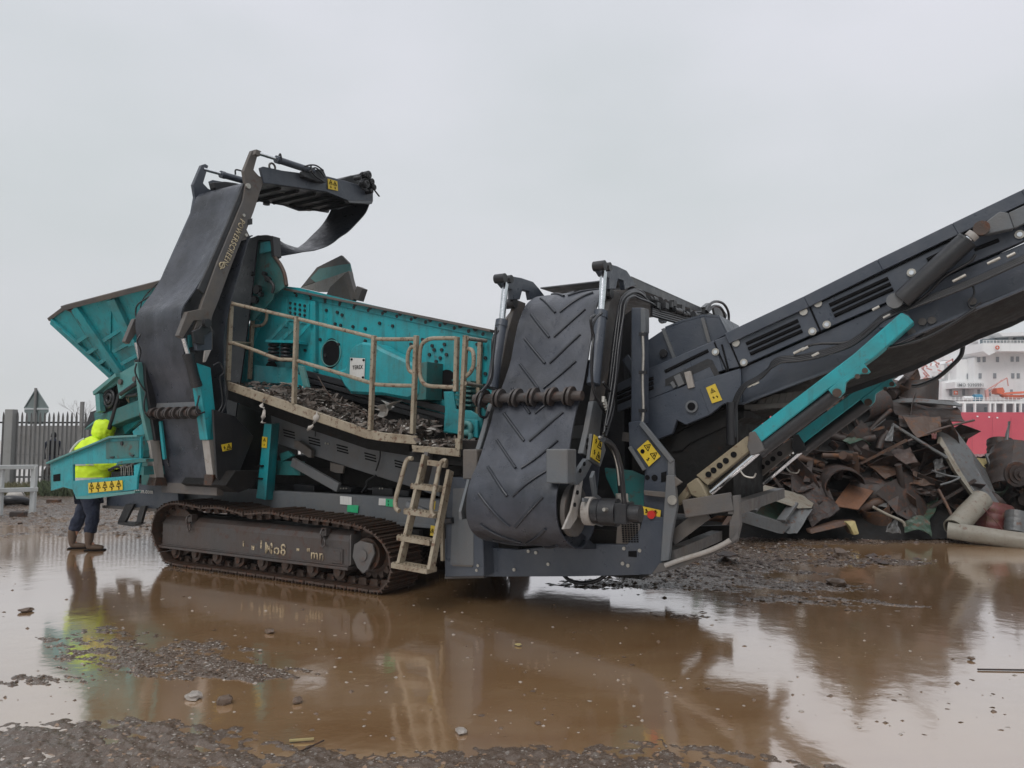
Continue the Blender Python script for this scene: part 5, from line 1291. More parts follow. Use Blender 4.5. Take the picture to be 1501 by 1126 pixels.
rag('white plastic strip hanging in a hook shape below the walkway near its upper end', [T(x,y,tw-.03) for x,y in ((388,586),(383,596),(387,600),(386,612),(384,620),(389,620))], .025, 1)
rag('white plastic strip dangling from the middle of the walkway edge', [T(x,y,tw-.03) for x,y in ((465,604),(462,618),(456,626),(451,633))], .03, 2)
rag('crumpled white sheet on top of the scrap near the upper end of the walkway', [T(x,y,.2) for x,y in ((403,571),(412,566),(422,563),(431,568))], .06, 3)
rag('clear crumpled plastic bag by the third railing post of the walkway', [T(x,y,.3) for x,y in ((556,598),(562,604),(568,596),(574,592),(560,612))], .10, 4)
rag('grey plastic scrap lying at the foot of the third railing post', [T(x,y,.08) for x,y in ((528,627),(534,622),(541,620))], .05, 5)
w0 = [T(x,y,.4) for x,y in ((466,552),(480,575),(496,592),(520,597),(535,606),(541,616))]
tag(MB().tube([P0+US*q.x+UT*q.y+Vector((0,0,q.z)) for q in w0], .007, 5).build('bent_wire', TRACK), 'thin bent brown wire arching over the scrap on the walkway', 'wire')
# ================================================================ worker in yellow
HIVIS = paint('hi_vis_yellow', (.62,.86,.02), .6, dirt_amt=.08, rust=0, bump=.1, scale=2, var=.08)
TAPE = flat('reflective_tape', (.45,.47,.46), .35)
NAVY = paint('navy_trousers', (.006,.012,.032), .8, dirt_amt=.06, rust=0, bump=.1, scale=3)
BOOT = paint('brown_boot', (.085,.050,.030), .6, dirt_amt=.4, rust=0, dirt=(.04,.03,.02), scale=3)
SKIN = flat('skin', (.45,.22,.14), .5)
GLOVE = flat('dark_glove', (.02,.02,.022), .6)
def skin(name, verts, edges, mat, parent=None, sub=2, root=0):
    me = bpy.data.meshes.new(name); me.from_pydata([v[:3] for v in verts], edges, []); me.materials.append(mat)
    o = bpy.data.objects.new(name, me); COL.objects.link(o)
    if parent is not None: o.parent = parent
    m = o.modifiers.new('skin', 'SKIN'); m.use_smooth_shade = True
    sv = me.skin_vertices[0].data if me.skin_vertices else None
    if sv is None:
        bm = bmesh.new(); bm.from_mesh(me); bm.verts.layers.skin.verify(); bm.to_mesh(me); bm.free(); sv = me.skin_vertices[0].data
    for i, v in enumerate(verts):
        r = v[3]; sv[i].radius = r if isinstance(r, tuple) else (r, r); sv[i].use_root = (i == root)
    s = o.modifiers.new('sub', 'SUBSURF'); s.levels = sub; s.render_levels = sub
    return o
def chain(n0, n): return [(i, i+1) for i in range(n0, n0+n-1)]
g = G(125, 806)
PE = empty('person', (g.x, g.y, .0), math.radians(-72))   # local +Y = facing
tag(PE, 'person in hooded yellow jacket, navy trousers and brown boots working at the teal control guard', 'person')
# local frame: x right, y forward, z up; facing the machine, leaning forward a little
hz_ = 1.0
bodyv = [(0,0,.93,(.12,.10)),(0,.03,1.12,(.12,.10)),(0,.08,1.32,(.15,.10)),(0,.13,1.46,(.11,.08)),(0,.19,1.54,.055),(0,.22,1.62,(.075,.085)),(0,.235,1.70,(.070,.085)),
 (.10,-.02,.86,.10),(.12,.10,.50,.055),(.13,.08,.12,.035),(.13,.16,.05,.014),
 (-.10,.0,.86,.10),(-.13,-.08,.50,.055),(-.15,-.20,.12,.035),(-.15,-.12,.05,.014),
 (.20,.14,1.42,.062),(.25,.22,1.18,.048),(.20,.47,1.20,.036),(.19,.55,1.21,.032),
 (-.20,.14,1.44,.062),(-.24,.42,1.34,.048),(-.20,.66,1.39,.036),(-.19,.73,1.40,.032)]
bodye = [(0,1),(1,2),(2,3),(3,4),(4,5),(5,6),(0,7),(7,8),(8,9),(9,10),(0,11),(11,12),(12,13),(13,14),(3,15),(15,16),(16,17),(17,18),(3,19),(19,20),(20,21),(21,22)]
# fingers and thumbs
def hand(v, e_, w, base, sx):
    bx, by, bz = base
    for k, (off, ln) in enumerate(((-.030,.060),(-.010,.072),(.010,.066),(.030,.052))):
        i = len(v); v += [(bx+off, by+.05, bz, .011),(bx+off, by+.05+ln*.5, bz-.008, .0095),(bx+off, by+.05+ln*.8, bz-.03-.004*k, .008)]
        e_ += [(w, i),(i,i+1),(i+1,i+2)]
    i = len(v); v += [(bx-.035*sx, by+.01, bz-.005, .012),(bx-.055*sx, by+.045, bz-.02, .010)]; e_ += [(w, i),(i,i+1)]
hand(bodyv, bodye, 18, (.19,.56,1.21), 1); hand(bodyv, bodye, 22, (-.19,.74,1.40), -1)
# nose
bodyv.append((0,.325,1.655,.013)); bodye.append((5, len(bodyv)-1))
skin('body', bodyv, bodye, SKIN, PE)
fc = MB()
for sx in (-.03,.03):
    c = Vector((sx,.312,1.685)); fc.tube([c, c+Vector((0,.006,0))], .009, 10, False)
fc.box((-.022,.300,1.612),(.022,.306,1.618)); fc.build('facial_feature', INK, PE)
# gloves
for vs in ([(.20,.50,1.205,.034),(.19,.57,1.205,.042),(.19,.60,1.20,.034)],[(-.19,.70,1.395,.034),(-.19,.76,1.40,.042),(-.19,.79,1.395,.034)]):
    v = list(vs); e_ = chain(0,3); sx = 1 if vs[0][0] > 0 else -1; b_ = vs[1]
    for off, ln in ((-.032,.065),(-.011,.080),(.011,.074),(.032,.058)):
        i = len(v); v += [(b_[0]+off, b_[1]+.05, b_[2], .014),(b_[0]+off, b_[1]+.05+ln*.5, b_[2]-.01, .0125),(b_[0]+off, b_[1]+.05+ln*.85, b_[2]-.035, .011)]; e_ += [(2,i),(i,i+1),(i+1,i+2)]
    i = len(v); v += [(b_[0]-.04*sx, b_[1]+.01, b_[2], .015),(b_[0]-.06*sx, b_[1]+.045, b_[2]-.02, .013)]; e_ += [(1,i),(i,i+1)]
    skin('glove', v, e_, GLOVE, PE)
jk = [(0,.05,.82,(.25,.27)),(0,.05,1.0,(.25,.29)),(0,.04,1.18,(.25,.30)),(0,.03,1.37,(.25,.29)),(0,.07,1.50,(.21,.23)),(0,.14,1.60,(.14,.15)),
 (.21,.12,1.41,.10),(.27,.20,1.19,.078),(.22,.42,1.20,.062),(.21,.47,1.205,.058),
 (-.21,.12,1.44,.11),(-.25,.40,1.34,.085),(-.21,.60,1.38,.066),(-.20,.67,1.39,.062)]
jo = skin('jacket', jk, [(0,1),(1,2),(2,3),(3,4),(4,5),(4,6),(6,7),(7,8),(8,9),(4,10),(10,11),(11,12),(12,13)], HIVIS, PE)
hood = [(0,.12,1.54,(.15,.15)),(0,.17,1.65,(.155,.165)),(0,.19,1.77,(.155,.165)),(0,.19,1.86,(.12,.13))]
skin('hood', hood, chain(0,4), HIVIS, PE)
tp_ = MB()
def ring(c, rx, ry, h, tilt=0.0):
    n = 28; vs = []; 
    for k in range(n):
        a = 2*math.pi*k/n
        for z in (-h/2, h/2): vs.append((c[0]+rx*math.cos(a), c[1]+ry*math.sin(a), c[2]+z+tilt*math.sin(a)))
    tp_.add(vs, [(2*k, 2*k+1, (2*k+3) % (2*n), (2*k+2) % (2*n)) for k in range(n)], True)
ring((0,.05,1.00), .238,.275,.05); ring((0,.04,1.22),.242,.286,.05)
tp_.build('reflective_band', TAPE, PE, solid=.004)
sh = MB()
for sx in (-1,1): sh.tube([(sx*.11,-.215,1.26),(sx*.12,-.205,1.38),(sx*.12,-.135,1.50),(sx*.12,-.04,1.57)], .02, 6)
sh.build('shoulder_band', TAPE, PE)
tr = [(0,.03,.88,(.18,.16)),(.10,.04,.80,(.13,.135)),(.12,.10,.52,.10),(.13,.09,.30,.085),(.13,.085,.24,.085),(-.10,.0,.80,(.13,.135)),(-.13,-.09,.52,.10),(-.15,-.17,.30,.085),(-.15,-.19,.24,.085)]
skin('trousers', tr, [(0,1),(1,2),(2,3),(3,4),(0,5),(5,6),(6,7),(7,8)], NAVY, PE)
tex = bpy.data.textures.new('cloth_folds', 'CLOUDS'); tex.noise_scale = .11; tex.noise_depth = 3
for o_ in PE.children:
    if o_.name.startswith(('jacket','hood','trousers')):
        o_.modifiers['sub'].levels = o_.modifiers['sub'].render_levels = 4
        m_ = o_.modifiers.new('folds', 'DISPLACE'); m_.texture = tex; m_.strength = .055; m_.mid_level = .5; m_.texture_coords = 'LOCAL'
for x, y in ((.13,.07),(-.15,-.20)):
    skin('boot', [(x,y,.30,.074),(x,y,.14,.060),(x,y,.055,(.052,.055)),(x,y+.10,.045,(.050,.042)),(x,y+.19,.035,(.045,.032))], chain(0,5), BOOT, PE)
    MB().box((x-.048,y-.055,.0),(x+.048,y+.215,.018)).build('boot_sole', INK, PE, bev=.006)
# ================================================================ scrap heap
RU1 = paint('dark_rust', (.028,.019,.016), .55, metal=.1, dirt_amt=.7, rust=.5, dirt=(.03,.022,.018), rustcol=(.09,.035,.017), bump=.3)
RU2 = paint('brown_rust', (.07,.036,.022), .6, dirt_amt=.7, rust=.5, dirt=(.05,.035,.025), rustcol=(.17,.07,.025), bump=.3)
RU3 = paint('pinkish_rust', (.085,.058,.050), .6, dirt_amt=.7, rust=.35, dirt=(.07,.05,.04), rustcol=(.14,.06,.03), bump=.25)
RU4 = paint('orange_rust', (.15,.065,.03), .6, dirt_amt=.7, rust=.4, dirt=(.06,.035,.025), rustcol=(.22,.085,.03), bump=.3)
SG = paint('scrap_grey_metal', (.105,.11,.112), .4, metal=.2, dirt_amt=.7, rust=.35, dirt=(.06,.05,.04), bump=.25)
SGG = paint('scrap_green_paint', (.03,.075,.05), .45, dirt_amt=.7, rust=.4, dirt=(.05,.035,.025), bump=.25)
SPL = paint('scrap_pale', (.20,.185,.15), .5, dirt_amt=.7, rust=.3, dirt=(.12,.09,.06), bump=.2)
SRD = paint('scrap_red_paint', (.11,.018,.015), .5, dirt_amt=.7, rust=.5, dirt=(.06,.035,.03), bump=.2)
SYE = paint('scrap_yellow_board', (.34,.28,.12), .6, dirt_amt=.6, rust=.2, dirt=(.12,.09,.05))
def sheet_grid(c, amp, seed, n=9, curl=0.0):
    c = [W(*p) for p in c]; n_ = (c[1]-c[0]).cross(c[3]-c[0]).normalized(); rows = []
    r = random.Random(seed); f1, f2, f3 = r.uniform(1.5,4), r.uniform(1.5,4), r.uniform(0,6)
    for i in range(n):
        v = i/(n-1); row = []
        for j in range(n):
            u = j/(n-1); p = c[0]*(1-u)*(1-v)+c[1]*u*(1-v)+c[2]*u*v+c[3]*(1-u)*v
            d = amp*(math.sin(f1*u*3+f3)*math.cos(f2*v*3)+r.uniform(-.10,.10))+curl*math.sin(3.1416*u)
            e_ = Vector((r.uniform(-1,1), r.uniform(-1,1), r.uniform(-1,1)))*amp*.10
            row.append(p+n_*d+e_)
        rows.append(row)
    return rows
def scrap(name, label, c, mat, amp=.03, seed=1, curl=0.0, th=.014, cat='scrap metal', n=9):
    mb = MB(); mb.sheet(sheet_grid(c, amp, seed, n, curl), smooth=False)
    return tag(mb.build(name, mat, solid=th), label, cat)
def solidp(name, label, pts, vec, mat, cat='scrap metal', bev=.012):
    return tag(MB().prism([W(*p) for p in pts], vec).build(name, mat, bev=bev), label, cat)
Yf = 11.9
# green-grey ribbed crate lying on its back
cr = empty('metal_crate', G(1140, 782)); tag(cr, 'dented grey green ribbed metal crate with a bent lid, nearest the machine in the heap', 'crate')
def cpart(name, mat, mb, bev=.008): 
    o_ = mb.build(name, mat, bev=bev)
    me = o_.data; 
    for v in me.vertices: v.co -= cr.location
    o_.parent = cr
cpart('lid', SPL, MB().prism([W(1107,717,11.5),W(1120,713,11.7),W(1196,732,12.1),W(1190,745,11.6),W(1170,746,11.5),W(1104,724,11.3)], (0,.1,.03)))
cpart('front_panel', SG, MB().prism([W(1085,746,11.0),W(1160,770,11.3),W(1148,783,11.25),W(1141,782,11.2),W(1085,765,11.0)], (.05,.5,0)))
cpart('inner_wall', SGG, MB().prism([W(1090,735,11.6),W(1108,718,11.8),W(1180,742,12.0),W(1160,772,11.7),W(1086,748,11.5)], (0,.05,0)))
for a, b_ in (((1103,749),(1122,721)),((1145,764),(1164,738))): cpart('rib', SG, MB().beam(W(*a,11.25), W(*b_,11.6), .14, .05), .006)
cpart('end_flap', SG, MB().sheet(sheet_grid([(1160,745,11.6),(1192,745,11.6),(1168,783,11.3),(1148,780,11.3)], .03, 3, 6)))
# drum
def drum(label, a, b_, r, mat, arc=(0,6.283), name='steel_drum', cat='drum', th=.02, ribs=2):
    p, q = W(*a), W(*b_); d = (q-p).normalized(); u = d.orthogonal().normalized(); v = d.cross(u); rows = []
    for i in range(13):
        f = i/12; rr_ = r*(1+.05*(i in (3,6,9))*(ribs > 0)); rows.append([p.lerp(q, f)+(u*math.cos(t)+v*math.sin(t))*rr_*(1+.02*math.sin(5*t+i)) for t in [arc[0]+(arc[1]-arc[0])*k/24 for k in range(25)]])
    return tag(MB().sheet(rows).build(name, mat, solid=th), label, cat)
drum('dark dented ribbed half drum in the left part of the heap', (1222,706,12.7), (1240,716,11.8), .30, RU1, arc=(2.6,6.6))
scrap('steel_plate', 'flat orange brown rusty plate leaning below the dark drum', [(1248,704,12.4),(1296,702,12.4),(1258,747,11.7),(1220,742,11.7)], RU4, .008, 4)
scrap('steel_plate', 'dark angular sheet standing left of the orange brown rusty plate', [(1165,718,12.2),(1208,704,12.2),(1231,748,11.6),(1190,772,11.5)], RU1, .03, 5)
scrap('steel_plate', 'dark triangular sheet behind the crate lid', [(1135,700,12.6),(1180,695,12.6),(1215,712,12.2),(1168,722,12.0)], RU1, .04, 6)
solidp('bent_beam', 'low yellow brown bent beam on the mud in front of the heap', [(1186,777,11.4),(1230,764,11.5),(1254,763,11.5),(1260,783,11.3),(1249,784,11.3),(1242,771,11.4),(1189,783,11.3)], (0,.16,.0), RU2)
solidp('bent_bracket', 'yellow edged bracket end at the right tip of the low bent beam', [(1240,765,11.3),(1254,764,11.3),(1260,783,11.2),(1252,785,11.2),(1247,772,11.2)], (0,.1,.0), SYE)
o_ = MB().cyl(G(1237,791), G(1261,791), .035, 14); tag(o_.build('white_tube', WHITE), 'short white tube lying on the mud before the scrap heap', 'tube')
scrap('boat_shaped_shell', 'green and yellow paint flecked curved shell at the front right of the heap', [(1322,748,12.2),(1356,726,12.4),(1376,728,12.2),(1362,764,11.6)], SGG, .02, 7, .05)
scrap('curved_sheet', 'dark green sheet curling under the flecked shell', [(1325,764,11.7),(1362,762,11.6),(1366,786,11.4),(1326,780,11.5)], SGG, .03, 8, -.08)
solidp('triangular_offcut', 'small green triangular frame left of the flecked shell', [(1286,742,12.0),(1301,697,12.4),(1308,700,12.4),(1322,742,12.0),(1300,744,11.9)], (0,.05,0), SG)
scrap('green_strip', 'dark green twisted strip crossing in front of the small green triangular frame', [(1299,694,12.3),(1310,698,12.3),(1330,735,11.9),(1318,742,11.9)], SGG, .02, 9)
tag(MB().tube([W(1279,743,11.5),W(1300,754,11.4),W(1322,764,11.3),W(1326,771,11.3)], .022, 8).build('steel_bar', SPL), 'pale round bar slanting below the small green triangular frame', 'bar')
scrap('torn_sheet', 'small torn grey sheet standing on the mud below the pale round bar', [(1302,770,11.3),(1314,760,11.4),(1320,782,11.2),(1298,780,11.2)], SG, .04, 10)
# big bent beam
bb = MB(); 
for pts in ([(1373,634,12.6),(1392,625,12.7),(1408,642,12.5),(1424,660,12.4),(1433,690,12.2),(1466,738,11.8),(1440,737,11.7),(1405,685,12.0),(1388,655,12.3)],):
    bb.prism([W(*p) for p in pts], (-.03,.05,.0))
bb.prism([W(1392,625,12.7),W(1398,626,12.8),(W(1412,645,12.7)),W(1446,690,12.4),W(1466,738,11.9),W(1461,738,11.85),W(1433,690,12.2),W(1408,642,12.5)], (0,.35,.05))
tag(bb.build('bent_channel', SG, bev=.01), 'long bent grey channel beam leaning down to the right against the red hull', 'beam')
tag(MB().prism([W(1380,640,12.4),W(1388,655,12.2),W(1405,685,11.95),W(1436,735,11.65),W(1428,728,11.65),W(1400,690,11.9),W(1378,650,12.25)], (0,.1,0)).build('beam_edge', SPL, bev=.005), 'pale yellow edge strip along the left side of the bent grey channel beam', 'strip')
def pipe(label, a, b_, r, mat, th=.02): return drum(label, a, b_, r, mat, name='scrap_pipe', cat='pipe', ribs=0, th=th)
pipe('upright leaning grey green pipe in the right part of the heap', (1439,732,11.7), (1398,775,11.3), .145, SPL)
pipe('long pale pipe lying on the mud at the foot of the heap', (1389,777,11.3), (1520,797,10.7), .115, SPL)
drum('upright red painted drum right of the leaning pipe', (1455,742,12.0), (1452,785,11.9), .29, SRD)
drum('squat grey drum at the right edge beside the red drum', (1490,752,11.5), (1488,782,11.4), .14, SG)
drum('large dark rusty cylinder at the right edge of the heap', (1494,668,12.6), (1488,728,12.2), .42, RU1)
g_ = MB(); c = W(1488,695,11.9)
for k, rr_ in enumerate((.20,.15,.10,.05)): g_.cyl(c-Vector((0,.05+.04*k,0)), c-Vector((0,.01+.03*k,0)), rr_, 18)
tag(g_.build('machine_part', RU1, bev=.01), 'round stepped rusty machine part in front of the large dark cylinder', 'machine part')
drum('small black tank standing upright against the red hull', (1466,646,12.9), (1467,672,12.8), .19, RU1)
scrap('spiked_plate', 'tall narrow plate with a sharp tip right of the small black tank', [(1478,618,12.8),(1480,618,12.8),(1478,690,12.5),(1465,690,12.5)], SG, .02, 12)
scrap('board', 'pale yellow board behind the bent grey channel beam', [(1430,672,12.9),(1450,672,12.9),(1460,705,12.6),(1445,706,12.5)], SYE, .008, 13)
tag(MB().beam(W(1447,666,12.7), W(1460,702,12.4), .07, .05).build('angle_iron', SG), 'short angle iron beside the pale yellow board', 'bar')
# crown of the heap
kone = MB(); rows = []
for i in range(7):
    f = i/6; cx = 1354+(-10)*f; y = 557+30*f; w_ = (20+8*f); p = W(cx, y, 13.3); rad = w_/1084*13.3
    rows.append([p+Vector((rad*math.cos(t), rad*math.sin(t)*.8, .02*math.sin(3*t+f))) for t in [k*6.283/24 for k in range(25)]])
kone.sheet(rows); tag(kone.build('cone_shell', RU1, solid=.02), 'brown flared steel shell on the very top of the heap', 'scrap metal')
rr = MB(); rows = []
for i in range(3):
    rad = (44+5*i)/1084*13.2; p = W(1352, 588+3*i, 13.2); rows.append([p+Vector((rad*math.cos(t), rad*math.sin(t)*.7, .03*math.sin(2*t))) for t in [k*6.283/30 for k in range(31)]])
rr.sheet(rows); tag(rr.build('steel_ring', SG, solid=.02), 'grey flanged ring under the flared shell on top of the heap', 'ring')
scrap('dark_sheet', 'broad dark sheet drooping to the right just below the top of the heap', [(1307,592,13.0),(1404,597,13.0),(1414,619,12.6),(1320,624,12.6)], RU1, .05, 14)
scrap('brown_sheet', 'reddish brown folded sheet under the broad dark sheet', [(1322,612,12.6),(1378,611,12.6),(1380,632,12.4),(1345,642,12.3)], RU2, .02, 15)
tag(MB().tube([W(1308,622,12.2),W(1350,648,12.1),W(1388,671,12.0)], .028, 7).build('steel_bar', SG), 'long straight bar slanting down right across the middle of the heap', 'bar')
tag(MB().tube([W(1330,647,12.3),W(1380,628,12.4),W(1428,616,12.5)], .02, 6).build('thin_rod', RU3), 'thin rod pointing up to the right towards the red hull', 'rod')
scrap('torn_plate', 'torn grey brown plate in the middle of the heap under the slanting bar', [(1307,662,12.4),(1334,656,12.4),(1345,678,12.2),(1316,682,12.1)], RU3, .03, 16)
scrap('rusty_sheet', 'long orange rust sheet sloping right above the flat rusty plate', [(1260,672,12.6),(1300,676,12.6),(1332,690,12.2),(1298,702,12.1)], RU2, .02, 17)
scrap('dark_box_side', 'dark brown box side under the beige box panel', [(1264,652,12.8),(1322,650,12.8),(1326,672,12.6),(1268,676,12.5)], RU1, .03, 18)
scrap('box_panel', 'beige grey box panel behind the second teal strut', [(1222,662,12.9),(1252,640,13.0),(1262,645,12.9),(1262,672,12.6)], RU3, .01, 19)
scrap('brown_plate', 'brown plate standing between the two teal struts', [(1194,628,13.0),(1245,582,13.0),(1240,590,13.0),(1206,640,12.8)], RU3, .01, 20)
scrap('brown_plate', 'pinkish brown curved plate at the upper left of the heap', [(1245,576,13.4),(1292,560,13.4),(1275,580,13.2),(1250,590,13.1)], RU3, .02, 21, .05)
scrap('crushed_box', 'crushed brown box right of the green twisted strip', [(1318,692,12.2),(1375,696,12.2),(1370,712,12.0),(1318,710,12.0)], RU2, .04, 22)
scrap('dark_cover', 'dark cover plate below the crushed brown box', [(1322,708,12.1),(1376,712,12.1),(1372,728,12.0),(1330,722,12.0)], RU1, .04, 23)
scrap('grey_offcut', 'grey stepped offcut hanging beside the bent grey channel beam', [(1368,675,12.2),(1381,672,12.2),(1388,698,12.0),(1372,700,12.0)], SG, .02, 24)
scrap('small_fin', 'small upright grey fin at the top end of the slanting bar', [(1307,625,12.1),(1311,622,12.1),(1308,647,12.0),(1296,646,12.0)], SG, .01, 25)
tag(MB().tube([W(1366,690,11.9),W(1388,697,11.9),W(1408,700,11.8)], .018, 6).tube([W(1408,700,11.8),W(1395,706,11.8),W(1378,711,11.8)], .018, 6).build('bent_rod', SG), 'rod bent to a sharp V pointing right in the middle of the heap', 'rod')
tag(MB().tube([W(1376,718,11.8),W(1390,745,11.5),W(1398,762,11.4)], .025, 6).build('steel_bar', RU2), 'brown bar leaning between the flecked shell and the leaning pipe', 'bar')
tag(MB().tube([W(1442,745,11.4),W(1460,765,11.3),W(1476,784,11.2)], .006, 5).build('thin_wire', SRD), 'thin red wire across the red drum', 'wire')
scrap('pink_offcut', 'small bright pink scrap between the heap top and the channel beam', [(1365,636,12.3),(1373,635,12.3),(1372,644,12.2),(1366,643,12.2)], SRD, .01, 26)
scrap('white_offcut', 'white torn scrap between the two teal struts', [(1152,660,12.6),(1176,655,12.6),(1168,672,12.5),(1158,668,12.5)], WHITE, .03, 27)
scrap('white_offcut', 'tiny white triangular scrap behind the hose bundle', [(1066,648,11.5),(1078,645,11.5),(1074,655,11.4),(1072,658,11.4)], WHITE, .01, 28)
scrap('flat_offcut', 'flat dark offcut on the mud right of the machine tail', [(1048,812,9.6),(1065,808,9.9),(1084,815,9.4),(1062,816,9.3)], RU1, .01, 29)
# stones and bits in the mud
def lump(label, px, py, s, mat, seed, name='mud_lump', flat_=.6):
    r = random.Random(seed); bm = bmesh.new(); bmesh.ops.create_icosphere(bm, subdivisions=2, radius=s)
    for v in bm.verts: v.co *= 1+r.uniform(-.25,.25); v.co.z *= flat_; v.co.x *= 1.3
    me = bpy.data.meshes.new(name); bm.to_mesh(me); bm.free(); me.materials.append(mat); o = bpy.data.objects.new(name, me); COL.objects.link(o)
    g = G(px, py); o.location = (g.x, g.y, .01+s*flat_*.3); o.rotation_euler = (0,0,r.random()*6)
    return tag(o, label, 'lump')
lump('pointed grey lump standing in the mud right of the machine tail', 1231, 818, .10, CLOD, 1, flat_=.9)
lump('low grey lump at the edge of the brown water right of the machine', 1226, 858, .09, CLOD, 2, flat_=.5)
lump('dark lump on the bright water below the fence reflection', 38, 897, .045, CLOD, 3, flat_=.5)
lump('grey lump standing on the puddle left of the bottom centre', 330, 1032, .035, CLOD, 4, flat_=.9)
lump('pale grey lump left of the standing grey lump', 284, 1024, .045, CLODL, 5, flat_=.5)
lump('grey lump at the mud edge in the puddle middle left', 436, 1030, .030, CLOD, 6, flat_=.6)
lump('flat pale lump in the puddle near the bottom centre', 676, 1075, .035, CLODL, 7, flat_=.4)
lump('small dark lump on the bright water at the right', 1423, 968, .02, CLOD, 8, flat_=.6)
lump('small lump floating under the ladder reflection in the brown water', 395, 928, .035, CLOD, 9, flat_=.6)
a, b_ = G(1433,983), G(1505,984); tag(MB().tube([a+Vector((0,0,.008)), b_+Vector((0,0,.008))], .006, 6, False).build('thin_rod', RU1), 'thin dark rod floating at the right edge of the water', 'rod')
a, b_ = G(424,1089), G(460,1087); tag(MB().beam(a+Vector((0,0,.012)), b_+Vector((0,0,.014)), .016, .008).build('wood_stick', SYE), 'small orange brown wood stick on the mud at the bottom left', 'stick')
a, b_ = G(442,1104), G(475,1090); tag(MB().beam(a+Vector((0,0,.012)), b_+Vector((0,0,.016)), .006, .006).build('twig', RU1), 'thin dark twig crossing below the wood stick', 'twig')
lump('yellowish chip floating in the middle of the puddle', 760, 947, .022, SYE, 10, flat_=.3)
# inner mass of the heap
def hmound(x, y):
    return .9*math.exp(-((x-5.9)/.9)**2-((y-13.6)/1.1)**2)+2.45*math.exp(-((x-7.0)/1.3)**2-((y-13.9)/1.4)**2)+1.35*math.exp(-((x-5.0)/1.5)**2-((y-13.2)/1.0)**2)+.85*math.exp(-((x-9.3)/1.6)**2-((y-13.0)/1.2)**2)+.9*math.exp(-((x-3.0)/1.3)**2-((y-13.4)/1.0)**2)+.9*math.exp(-((x-12.5)/2.2)**2-((y-13.3)/1.5)**2)
def heap(name, label, n, mat, seed, smin, smax, ylo=12.35, yhi=15.8):
    n = int(n*1.35)
    r = random.Random(seed); mb = MB()
    for i in range(n):
        while True:
            x = r.uniform(1.5,15); y = r.uniform(ylo,yhi); h = hmound(x,y)
            if h > .12: break
        z = h*(1-.5*r.random()**2); s = r.uniform(smin, smax)*min(1, .35+h); 
        if x > 7.7: s = min(s, .42); z = min(z, 1.05)
        d = Vector((r.gauss(0,1), r.gauss(0,.6), r.gauss(0,.5))).normalized(); e_ = d.cross(Vector((r.gauss(0,1), r.gauss(0,1), r.gauss(0,1)))).normalized()
        c = Vector((x, y, max(z, s*.25))); k = r.random(); nn = d.cross(e_)
        if k < .55:
            cu = s*r.uniform(-.28,.28); a_, b_ = s*.55, s*.5*r.uniform(.25,.9); fq = r.uniform(2,5); tw = r.uniform(-.5,.5); rows = []
            for q in range(6):
                f = q/5*2-1; ca, sa = math.cos(tw*f), math.sin(tw*f); e2 = e_*ca+nn*sa; jg = [r.uniform(.8,1.15) for _ in range(4)]
                rows.append([c+d*a_*f*jg[w_]+e2*b_*(w_/1.5-1)*r.uniform(.88,1.1)+nn*(cu*(1-f*f)+.03*s*math.sin(fq*f+w_)) for w_ in range(4)])
            mb.sheet(rows, smooth=False)
        elif k < .75: mb.beam(c-d*s*.9, c+d*s*.9, .05+.06*r.random(), .04)
        elif k < .9: mb.tube([c-d*s*.5, c+d*s*.2+nn*s*.1, c+d*s*.8], .03+.06*r.random(), 8, n=3)
        else:
            rad = s*.4; rows = [[c+d*(s*.8*(q-.5))+(e_*math.cos(t)+nn*math.sin(t))*rad for t in [w_*.45 for w_ in range(9)]] for q in (0,.5,1)]; mb.sheet(rows)
    return tag(mb.build(name, mat, solid=.008, weld=False), label, 'scrap metal', kind='stuff')
heap('dark_scrap_mass', 'mass of dark rusty scrap filling the heap', 380, RU1, 31, .4, 1.0)
heap('orange_scrap_mass', 'orange brown rusty sheets mixed through the heap', 45, RU4, 36, .3, .8)
heap('green_scrap_mass', 'grey green painted sheets mixed through the heap', 40, SGG, 37, .2, .6)
heap('brown_scrap_mass', 'brown rusty pieces mixed through the heap', 170, RU2, 32, .3, .8)
heap('pinkish_scrap_mass', 'pinkish brown pieces mixed through the heap', 110, RU3, 33, .15, .5)
heap('grey_scrap_mass', 'grey metal pieces mixed through the heap', 110, SG, 34, .15, .45)
heap('low_dark_scrap', 'dark plates lying low along the foot of the heap', 110, RU1, 51, .35, .9, 12.0, 12.7)
heap('low_brown_scrap', 'brown plates lying low along the foot of the heap', 60, RU2, 52, .3, .8, 12.0, 12.6)
heap('small_dark_scrap', 'small dark shards all over the face of the heap', 420, RU1, 41, .08, .28)
heap('small_brown_scrap', 'small brown shards all over the face of the heap', 220, RU2, 42, .06, .22)
heap('small_grey_scrap', 'small grey shards all over the face of the heap', 160, SG, 43, .06, .2)
# added dark core so that no light passes through the heap
core = MB(); n = 40; rows = [[Vector((x, y, max(-.05, hmound(x,y)*.82-.1))) for x in [1+14.5*i/n for i in range(n+1)]] for y in [11.5+4.8*j/20 for j in range(21)]]
core.sheet(rows); tag(core.build('heap_core', DARK), 'added dark filler that blocks light inside the scrap heap', 'dirt', kind='stuff')
